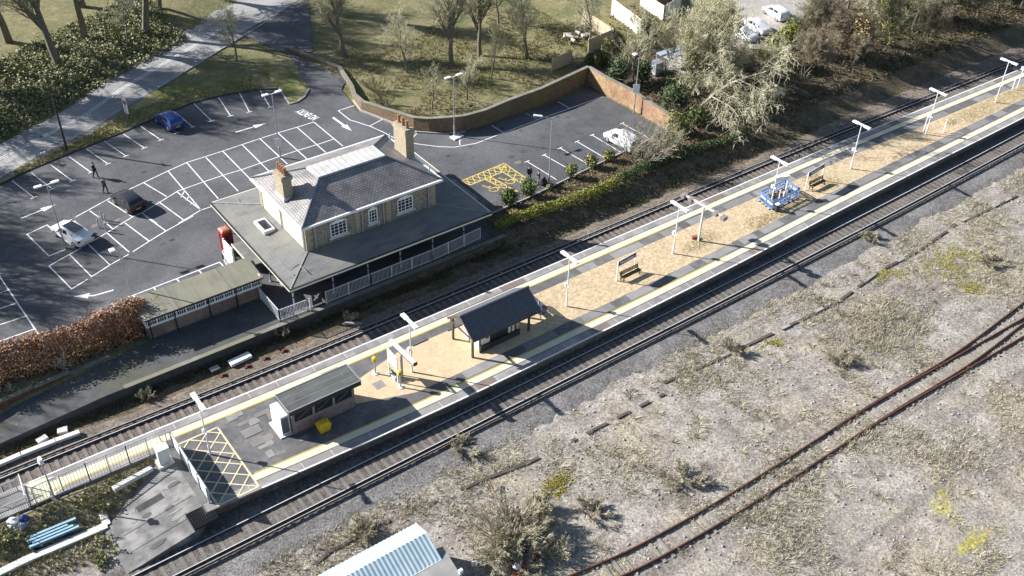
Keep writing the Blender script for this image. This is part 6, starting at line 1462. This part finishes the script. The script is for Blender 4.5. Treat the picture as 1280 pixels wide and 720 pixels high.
# trees, upper right
T1 = tree_proto(1, 15, .34, (11,9,7,5), .7, .12, stems=3, ivy=OLIVE, ivyn=380)
T2 = tree_proto(2, 11, .18, (9,8,6,5), .85, .05)
T3 = tree_proto(3, 13, .2, (10,8,6,5), .55, .18, twig=TWIG)
T4 = tree_proto(4, 9, .16, (9,8,7,4), .8, .08, stems=4, twig=RTWIG)
T5 = tree_proto(5, 11, .18, (9,8,6,4), .75, .1, stems=3, ivy=OLIVE, ivyn=520)
T6 = tree_proto(6, 14, .2, (10,9,7,5), .9, -.08, bark=PALEB, twig=M('pale_olive_twigs', (.5,.47,.33), (.38,.36,.24), 2, rough=.95), lean=(.28,-.12), trunkf=.75)
T7 = tree_proto(7, 18, .46, (14,10,8,5), .7, .1)
def tp(px, py, t, label, rz=0, sc=1, name='bare_tree', group=None): c = PT(px, py); return place(t, (c.x,c.y,c.z), label, R(rz), name=name, sc=sc, group=group, cat='tree')
tp(851,142, T1, 'big many stemmed ivy clad tree behind the orange brick wall', 20, 1.12, 'ivy_tree')
tp(864,148, T6, 'pale leaning tree with drooping branches beside the ivy clad tree', 0, 1.0, 'leaning_tree')
tp(791,112, T3, 'fan shaped bare tree behind the lamp post at the orange brick wall', 10, .9)
tp(737,58, T2, 'slender pale stemmed bare tree beside the garden fence panels', 60, .95)
tp(831,95, T3, 'thin upright tree with ivy on its stem in front of the gravel yard', 200, .62)
tp(872,74, T5, 'bushy olive tree between the ivy clad tree and the white cars', 80, .72, 'ivy_tree')
tp(905,104, T5, 'bushy olive tree overhanging the dark bank below the white cars', 150, .62, 'ivy_tree')
GB = 'tangled trees and bushes along the railway bank'
for i, (px, py, t, rz, sc, lb) in enumerate(((958,96,T5,40,.52,'yellow green ivy bush on the bank below the yard, first past the drooping tree'),(1004,98,T4,0,.85,'bushy bare thicket tree on the bank, left of the tan bush'),(1000,58,T3,75,.62,'upright bare tree at the edge of the gravel yard above the bank'),(1022,58,T4,120,1.0,'brown twigged thicket high on the bank behind the tan bush'),
      (1066,82,T4,30,.62,'low brown thicket on the bank to the right of the tan bush'),(1085,50,T2,100,.95,'spreading bare tree on the bank crest, first to the right of the tan bush'),(1110,58,T5,210,.9,'ivy choked tree on the bank in the upper right'),(1140,38,T2,250,1.0,'bare tree leaning over the dark bank in the upper right'),(1160,52,T4,300,.75,'thicket low on the bank above the far running line'),
      (1180,22,T5,20,1.05,'dark ivy choked tree near the top edge, upper right'),(1215,30,T4,190,.9,'brown thicket near the top edge in the shade'),(1245,8,T5,130,1.1,'ivy choked tree at the top right corner'),(1275,12,T2,330,1.0,'bare tree at the top right corner above the far lamp posts'),(1060,10,T2,45,1.0,'bare tree at the top edge between the yard and the bank'),(1120,5,T5,75,1.15,'ivy choked tree at the top edge, upper right'),
      (1090,-30,T1,0,1.0,'big ivy tree cut by the top edge above the bank'),(1180,-40,T1,100,1.0,'big ivy tree cut by the top edge farther along the bank'),(1260,-60,T1,200,1.05,'big ivy tree cut by the top edge beyond the right corner'),(1330,-30,T5,10,1.2,'ivy tree just beyond the right corner of the photograph'),(1390,-70,T1,60,1.0,'big ivy tree beyond the right edge shading the track'))):
    tp(px, py, t, lb, rz, sc, 'bank_tree', GB)
c = PT(1068,72); shrub('tan_bush', 'tan and orange leaved bush standing out on the dark railway bank', 'bush', c, (2.3,2.3,3.6), LEAF('tan_leaves', [(.3,.2,.09),(.4,.29,.14),(.2,.15,.07),(.26,.19,.1)]), 2600, .15, seed=5)
for px, py, r0, m, lb in ((775,106,2.0,DARKG,'dark evergreen bush behind the orange brick wall, left of the lamp post'),(803,104,1.7,DARKG,'dark evergreen bush behind the orange brick wall, right of the lamp post'),(842,140,2.2,DARKG,'glossy dark evergreen at the foot of the ivy clad tree'),(752,84,1.1,GREEN,'bright green bush at the upper corner of the orange brick wall'),(736,84,1.0,DARKG,'tapering dark conifer bush beside the gate of the garden'),(870,158,1.3,GREEN,'fresh green bush at the foot of the leaning tree'),(846,168,1.5,OLIVE,'leafy olive bush beyond the end of the orange brick wall'),(762,72,1.4,OLIVE,'olive bush behind the upper corner of the orange wall'),(985,60,2.0,YELG,'yellow green ivy mound below the white cars'),(968,75,1.8,YELG,'yellow green ivy mound on the bank beside the thicket')):
    c = PT(px, py); shrub('shrub', lb, 'shrub', c, (r0,r0,r0*1.25), m, int(520*r0), .14, seed=px+1, group='evergreen bushes behind the brick walls')
b = MB()
for k in range(5200):
    x = rnd.uniform(74.8, 150); y = 64.3+14*rnd.random()**1.3; z = terr(x, y)
    leaves(b, (x,y,z+.15), (.4,.4,.25), 4, .12, rnd)
for k in range(1500):
    x = rnd.uniform(74.8, 95); y = rnd.uniform(70, 96); leaves(b, (x,y,terr(x,y)+.15), (.35,.35,.2), 4, .12, rnd)
tag(b.build('undergrowth', LEAF('undergrowth_leaves', [(.05,.05,.02),(.1,.075,.045),(.07,.075,.028),(.14,.11,.065),(.045,.04,.025)])), 'dark brambles and ivy covering the railway bank under the trees', 'undergrowth', kind='stuff')
# gardens beyond the wall
fencem = M('pale_fence', (.5,.43,.31), (.4,.33,.23), 1.2, stretch=(6,6,1), rough=.9); wfence = M('white_fence', (.68,.64,.57), (.56,.52,.46), 1.5, rough=.9)
def panel_fence(label, px, h, m, group='garden fence panels beyond the wall'):
    q = [PT(*v) for v in px]; t = thing('panel_fence', label, 'fence', q[0], 0, group)
    for a, c in zip(q, q[1:]):
        n = max(1, round((c-a).length/1.9))
        for k in range(n):
            u, v = a.lerp(c, k/n+.01), a.lerp(c, (k+1)/n-.01); b = MB(); b.beam(u+Vector((0,0,h/2)), v+Vector((0,0,h/2)), .05, h); b.build('panel', m, t)
        for k in range(n+1): u = a.lerp(c, k/n); b = MB(); b.beam(u, u+Vector((0,0,h+.1)), .11, .11); b.build('post', fencem, t)
panel_fence('tan garden fence slanting behind the slender bare tree', [(727,30),(766,55),(735,68)], 2.0, fencem)
panel_fence('white garden fence in the middle of the top edge gardens', [(764,18),(800,45)], 2.2, wfence)
panel_fence('pale garden fence at the top edge meeting in a point', [(800,8),(829,26),(850,12)], 2.0, wfence)
panel_fence('tan fence panel at the corner of the lawn below the banner place', [(690,88),(714,79)], 1.6, fencem)
t = thing('log_pile', 'pile of pale sawn logs beside the tan garden fence', 'logs', PT(722,48)); rnd = random.Random(6)
p = PT(722,48)
for k in range(16):
    b = MB(); a = rnd.uniform(0,3.1); c = Vector((p.x+rnd.uniform(-1.8,1.8), p.y+rnd.uniform(-1.5,1.5), p.z+.2+.25*(k%2))); d = Vector((math.cos(a),math.sin(a),0))*.4; b.tube([c-d,c+d], .2, 8); b.build('log', M('log_wood', (.45,.41,.36), (.3,.27,.23), 3), t)
t = thing('garden_bench_frame', 'pale blue metal roof frame standing in the yard behind the evergreen bushes', 'frame', PT(842,82)); p = PT(842,82)
b = MB()
for dx, dy in ((-2,-1),(2,-1),(-2,1),(2,1)): b.tube([(p.x+dx,p.y+dy,p.z),(p.x+dx,p.y+dy,p.z+1.7)], .07, 6)
b.build('leg', M('powder_blue', (.3,.36,.43), (.25,.3,.37), 2, rough=.5), t); b = MB(); b.box(p.x-2.1, p.x+2.1, p.y-1.1, p.y-.2, p.z+1.7, p.z+1.8); b.box(p.x-2.1, p.x+2.1, p.y+.2, p.y+1.1, p.z+1.7, p.z+1.8); b.build('slat', MATS['powder_blue'], t)
t = thing('store_box', 'grey white storage box in the yard beside the blue roof frame', 'box', PT(820,92)); p = PT(820,92); b = MB(); b.box(p.x-.6,p.x+.6,p.y-.5,p.y+.5,p.z,p.z+1.5); b.build('body', greyp, t, bevel=.03); b = MB(); b.box(p.x-.65,p.x+.65,p.y-.55,p.y+.55,p.z+1.5,p.z+1.6); b.build('lid', galv, t)
shed_p = PT(822,2); t = thing('dark_shed', 'dark roofed garden shed cut by the top edge', 'shed', shed_p); x, y, z = shed_p
b = MB(); b.box(x-2,x+2,y-1.5,y+1.5,z-.3,z+2); b.build('wall', brown, t); b = MB(); b.face([(x-2.2,y-1.7,z+1.9),(x+2.2,y-1.7,z+1.9),(x+2.2,y,z+2.7),(x-2.2,y,z+2.7)]); b.face([(x+2.2,y+1.7,z+1.9),(x-2.2,y+1.7,z+1.9),(x-2.2,y,z+2.7),(x+2.2,y,z+2.7)]); b.build('roof', darkp, t)
GTR = 'bare trees standing in the garden and beyond the road'
for i, (x, y, t_, rz, sc, lb) in enumerate(((55.5,88.5,T2,0,.55,'thin bare sapling just behind the curve of the garden wall'),(60,88,T3,40,.5,'slim bare sapling on the garden lawn, second from the curve of the wall'),(65.5,91,T3,90,.62,'slim bare tree on the garden lawn toward the lawn corner'),(58,98,T2,150,.9,'bare tree in the middle of the walled garden'),(68,97,T7,10,.72,'taller bare tree by the far corner of the walled garden'),(54,106,T7,70,.7,'bare tree at the back of the walled garden, left'),(76,104,T2,190,1.0,'bare tree at the back of the walled garden, right'),
      (-8,103,T7,0,1.05,'tall bare tree at the left edge shading the car park'),(-2,113,T7,40,.95,'tall bare tree beyond the old road, nearest the left edge'),(7,119,T7,100,1.0,'tall bare tree beyond the old road behind the utility pole'),(18,122.5,T7,160,1.0,'tall bare tree beyond the old road at the bend'),(29,127,T7,220,1.05,'tall bare tree on the far road bank, third from the bend'),(40,131,T7,270,1.0,'tall bare tree on the far road bank, toward the junction'),(33,123,T2,30,.8,'small bare tree on the far side of the road near the junction'),(42.5,112.3,T2,70,.8,'small bare tree between the road and the entrance'),(-16,88,T7,310,1.0,'tall bare tree beyond the left edge by the lower parking bays'),(60,118,T7,200,.9,'tall bare tree by the entrance road behind the garden'),(63.5,96.5,T7,20,.75,'bare tree on the garden lawn behind the lamp post island'),(72.5,93,T7,130,.6,'bare tree on the lawn just inside the upper corner of the garden wall'),(24,121,T7,75,1.1,'tall bare tree among the ivy scrub, right of the bend'),(-6,96,T7,240,1.0,'bare tree at the left edge beside the roadside bays'),(36,125,T7,300,1.1,'tall bare tree on the far road bank, fourth from the bend'),(8,124,T7,15,1.15,'tall bare tree high on the ivy bank, behind the leaning tree'),(21,131,T7,190,1.2,'tall bare tree at the back of the ivy bank'),(-10,112,T7,280,1.1,'tall bare tree outside the left edge, beyond the road'),(14,119.5,T7,335,1.0,'tall bare tree on the ivy bank opposite the utility pole'),(45,136,T7,110,1.2,'tall bare tree beyond the road junction'),(32,137,T7,60,1.2,'tall bare tree far behind the road bend'))):
    place(t_, (x,y,terr(x,y)), lb, R(rz), name='bare_tree', sc=sc, group=GTR, cat='tree')
for t in (T1,T2,T3,T4,T5,T6,T7): drop(t)
# left bank beyond the road: ivy and rough scrub
b = MB(); rnd = random.Random(77)
for k in range(6200):
    x = rnd.uniform(-6, 40); y0 = 108.3+.52*(x-15)+.3; y = y0+rnd.random()**1.2*16
    z = terr(x, y); h = .3+.5*max(0, noise.noise(Vector((x*.3, y*.3, 0))))
    leaves(b, (x,y,z+h*.6), (.45,.45,h), 5, .15, rnd)
tag(b.build('ivy_scrub', LEAF('scrub_leaves', [(.07,.1,.035),(.17,.19,.08),(.28,.27,.16),(.11,.13,.05),(.2,.16,.09)])), 'ivy and rough scrub on the bank beyond the old road', 'scrub', kind='stuff')
b = MB()
for k in range(9000):
    x = rnd.uniform(50, 82); y = rnd.uniform(82.6, 108)
    if y < 82.5+max(0, (54-x))*3.3 or noise.noise(Vector((x*.2, y*.2, 9))) < -.1: continue
    h = rnd.uniform(.12,.4)
    for q in range(3):
        a = rnd.uniform(0,6.28); w = .04; dx, dy = math.cos(a)*w, math.sin(a)*w; z = terr(x,y)
        b.face([(x-dx,y-dy,z-.03),(x+dx,y+dy,z-.03),(x+rnd.uniform(-.2,.2),y+rnd.uniform(-.2,.2),z+h)])
tag(b.build('rough_grass', LEAF('rough_grass_blades', [(.3,.25,.14),(.2,.2,.07),(.24,.17,.1),(.38,.33,.2),(.13,.15,.05)])), 'rough straw and green grass in the walled garden', 'grass', kind='stuff')
for i, (x, y, r0) in enumerate(((51.5,92,1.2),(53,88,1.0),(52.5,96,1.6),(57,85,.8))): bare_bush('bramble_bush', ('reddish bare bramble just inside the garden wall, midway up','reddish bare bramble at the curve of the garden wall','large reddish bramble at the upper end of the garden wall','low bramble near the lamp post island, inside the garden wall')[i], (x,y,.95), r0, r0*1.1, 16, RTWIG, 40+i)
# dry grass, tufts and bushes in the wasteland
b = MB(); rnd = random.Random(101); n_t = 0
for k in range(60000):
    x = rnd.uniform(6, 118); y = rnd.uniform(14, 42.6)
    d = noise.noise(Vector((x*.13, y*.13, 4)))+.5*noise.noise(Vector((x*.5, y*.5, 8)))
    if d < .1+.4*(rnd.random()-.45): continue
    h = rnd.uniform(.08, .3)*(1.35 if d > .4 else .75); m_ = 6
    for q in range(m_):
        a = rnd.uniform(0,6.28); w = rnd.uniform(.012,.03); ox, oy = rnd.gauss(0,.09), rnd.gauss(0,.09); dx, dy = math.cos(a)*w, math.sin(a)*w
        b.face([(x+ox-dx,y+oy-dy,-.06),(x+ox+dx,y+oy+dy,-.06),(x+ox*2.4+rnd.gauss(0,.12),y+oy*2.4+rnd.gauss(0,.12),h)])
STRAWL = LEAF('straw_blades', [(.38,.34,.25),(.47,.43,.33),(.3,.255,.18),(.36,.34,.22),(.2,.175,.12)])
for k in range(420):
    x = rnd.uniform(8, 112); y = rnd.uniform(15, 41.8)
    if noise.noise(Vector((x*.1, y*.1, 14))) < .02+.3*(rnd.random()-.5): continue
    r0 = rnd.uniform(.25, .9)
    for q in range(int(110*r0)):
        a = rnd.uniform(0,6.28); rr = r0*math.sqrt(rnd.random()); w = rnd.uniform(.012,.025); o_ = Vector((x+rr*math.cos(a)*.6, y+rr*math.sin(a)*.6, -.03)); e_ = o_+Vector((math.cos(a)*rr*.7+rnd.gauss(0,.08), math.sin(a)*rr*.7+rnd.gauss(0,.08), rnd.uniform(.15,.5)*(1-.5*rr/r0))); n_ = Vector((-math.sin(a),math.cos(a),0))*w
        b.face([o_-n_, o_+n_, e_])
tag(b.build('dry_grass', STRAWL), 'pale dry grass scattered over the stony wasteland', 'grass', kind='stuff')
b = MB()
for px, py, r0 in ((1205,318,3.2),(1180,335,2.6),(1110,345,1.6),(1215,360,1.4),(700,600,1.2),(690,612,1.0),(965,430,1.0)):
    p = P(px, py, 0)
    for _ in range(int(420*r0)):
        x, y = p.x+rnd.gauss(0,r0*.6), p.y+rnd.gauss(0,r0*.45)
        if noise.noise(Vector((x*.8,y*.8,2))) < -.12: continue
        for q in range(3): dx, dy = rnd.gauss(0,.018), rnd.gauss(0,.018); b.face([(x-dx,y-dy,-.06),(x+dx,y+dy,-.06),(x+rnd.gauss(0,.08),y+rnd.gauss(0,.08),rnd.uniform(.03,.12))])
tag(b.build('yellow_moss', LEAF('yellow_moss_blades', [(.33,.3,.06),(.42,.37,.09),(.26,.24,.06)])), 'yellow moss carpeting part of the wasteland', 'moss', kind='stuff')
SW = [(632,680,2.6,1.9,46,'big rounded dry bush beside the red pipe'),(665,650,1.6,1.3,24,'yellowish dry bush merging with the big rounded one'),(692,690,1.1,1.0,16,'small dry bush to the right of the red pipe'),(455,668,1.1,.9,16,'pale dry bush above the blue roofed hut'),(650,716,1.3,.8,14,'low straw tussock around the hose drum'),(580,560,1.2,.6,12,'low tussock beyond the near running line, above the rusty rods'),
      (124,632,1.0,1.2,12,'dense grey green bush at the top of the white trough bend'),(10,680,1.4,1.1,16,'grey green bush at the left edge below the rubbish heap'),(50,645,1.6,.9,18,'low green scrub between the ramp fence and the blue beams'),(130,690,1.2,.6,12,'mossy tussock beside the concrete apron'),(1090,300,1.0,.6,10,'straw tussock beside the broken trough in the right of the wasteland'),(920,440,1.3,.7,12,'straw tussock beside the broken trough in the middle of the wasteland'),(1240,330,1.2,.6,12,'brown tussock near the right edge above the turnout'),(740,640,1.2,.7,12,'straw tussock on the pale stones'),(860,600,1.4,.8,14,'straw tussock between the pale stones and the sidings'),(1050,450,1.2,.6,12,'straw tussock above the turnout')]
for i, (px, py, r0, h, n, lb) in enumerate(SW):
    mm = STRAW if i not in (1, 6, 7, 8, 9) else M('yellow_straw', (.4,.36,.12), (.3,.28,.1), 2, rough=.95) if i == 1 else TWIG
    bare_bush('dry_bush', lb, P(px, py, 0), r0, h, n, mm, 60+i, 'dry bushes in the wasteland', leafm=STRAWL if i not in (6,7,8,9) else OLIVE, nleaf=int(240*r0), droop=.0)
b = MB()
for i in range(20):
    for j in range(9):
        x = -14+i*1.32; y = 51.2+j*.5; b.v.append((x, y, -.04+.72*smooth((y-51.6)/3.2)*smooth((12-x)/3)+.05*noise.noise(Vector((x,y,0)))))
for i in range(19):
    for j in range(8): k = i*9+j; b.f.append((k, k+9, k+10, k+1)); b.m.append(0)
struct('scrub_bank', b, M('scrub_soil', (.2,.165,.1), (.28,.24,.15), 1.1, c3=(.12,.12,.05), scale3=.3, rough=.95, grain=.3, gscale=7, bump=.5, gdist=.05), smooth=True)
b = MB()                                                    # scrub round the end of the ramp
for k in range(2600):
    x = rnd.uniform(-3, 11); y = rnd.uniform(49.2, 54.9)
    if x > 5 and y < 51.6+(x-5.2)*.62: continue
    h = rnd.uniform(.1,.4)
    g_ = .72*smooth((y-51.6)/3.2)-.08
    for q in range(5): dx, dy = rnd.gauss(0,.025), rnd.gauss(0,.025); b.face([(x-dx,y-dy,g_),(x+dx,y+dy,g_),(x+rnd.gauss(0,.15),y+rnd.gauss(0,.15),g_+h)])
tag(b.build('scrub', LEAF('ramp_scrub', [(.24,.22,.11),(.34,.3,.18),(.15,.15,.06),(.42,.37,.25),(.2,.15,.1)])), 'scrub and dead grass around the blue beams beside the ramp', 'scrub', kind='stuff')
b = MB()
for k in range(170):
    x = rnd.uniform(10, 112); y = rnd.uniform(15, 41)
    if noise.noise(Vector((x*.09, y*.09, 44))) < .12+.25*(rnd.random()-.5): continue
    r0 = rnd.uniform(.3, .9)
    for q in range(int(70*r0)):
        d_ = Vector((rnd.gauss(0,1), rnd.gauss(0,1), abs(rnd.gauss(0,.6)))).normalized(); o_ = Vector((x+rnd.gauss(0,r0*.4), y+rnd.gauss(0,r0*.4), rnd.uniform(0,.15))); n_ = d_.orthogonal().normalized()*.02
        b.face([o_-n_, o_+n_, o_+d_*rnd.uniform(.15,.5)])
tag(b.build('dead_brambles', LEAF('dead_bramble', [(.13,.1,.07),(.2,.155,.11),(.1,.095,.05),(.16,.11,.09)])), 'dark dead bramble patches among the stones of the wasteland', 'brambles', kind='stuff')
b = MB()                                                    # loose pale stones
for k in range(1500):
    x, y = rnd.uniform(10, 100), rnd.uniform(18, 42); s = rnd.uniform(.04,.12); b.blob((x,y,-.02), (s,s,s*.7), seed=k, n=1)
tag(b.build('stones', M('loose_stone', (.36,.35,.34), (.25,.24,.23), .9, rough=.95)), 'loose pale stones scattered on the wasteland', 'stones', kind='stuff')
# fuller shrub verge tufts along the roadside grass
b = MB()
for k in range(3000):
    f = rnd.random(); a = Vector(vg[min(len(vg)-1, 0)]); x = rnd.uniform(13, 42); yk = interp([(11.3,98.7),(18.8,101),(24.5,102.2),(33.3,104.6),(40.7,103.7)], x); y = yk+.25+rnd.random()*interp([(13,1.0),(20,1.6),(26,3),(32,3.2),(41,3)], x)
    for q in range(3): dx, dy = rnd.gauss(0,.04), rnd.gauss(0,.04); b.face([(x-dx,y-dy,1.05),(x+dx,y+dy,1.05),(x+rnd.gauss(0,.1),y+rnd.gauss(0,.1),1.06+rnd.uniform(.08,.22))])
tag(b.build('verge_tufts', LEAF('verge_blades', [(.2,.2,.06),(.32,.29,.13),(.42,.36,.2),(.25,.24,.09)])), 'short rough grass on the verge between the road and the car park', 'grass', kind='stuff')

# ------------------------------------------------------------------ light
EL = R(28.3); sdir = Vector((math.cos(R(130))*math.cos(EL), math.sin(R(130))*math.cos(EL), math.sin(EL)))
sun = bpy.data.lights.new('sun', 'SUN'); sun.energy = 5.0; sun.angle = R(.53); sun.color = (1, .97, .93)
so = bpy.data.objects.new('sun', sun); C.objects.link(so); so.rotation_euler = (-sdir).to_track_quat('-Z', 'Y').to_euler()
w = bpy.data.worlds.new('World'); scene.world = w; w.use_nodes = True
nt = w.node_tree; bg = nt.nodes['Background']; sk = nt.nodes.new('ShaderNodeTexSky'); sk.sky_type = 'NISHITA'; sk.sun_disc = False
sk.sun_elevation = EL; sk.sun_rotation = math.atan2(sdir.x, sdir.y); sk.air_density = 1.0; sk.dust_density = .6
nt.links.new(sk.outputs[0], bg.inputs[0]); bg.inputs[1].default_value = .062
vs = scene.view_settings; vs.view_transform = 'Standard'; vs.look = 'None'; vs.exposure = 1.32; vs.gamma = 1; vs.use_curve_mapping = False
scene.render.engine = 'CYCLES'; scene.cycles.use_denoising = True; scene.cycles.max_bounces = 6; scene.cycles.transparent_max_bounces = 4
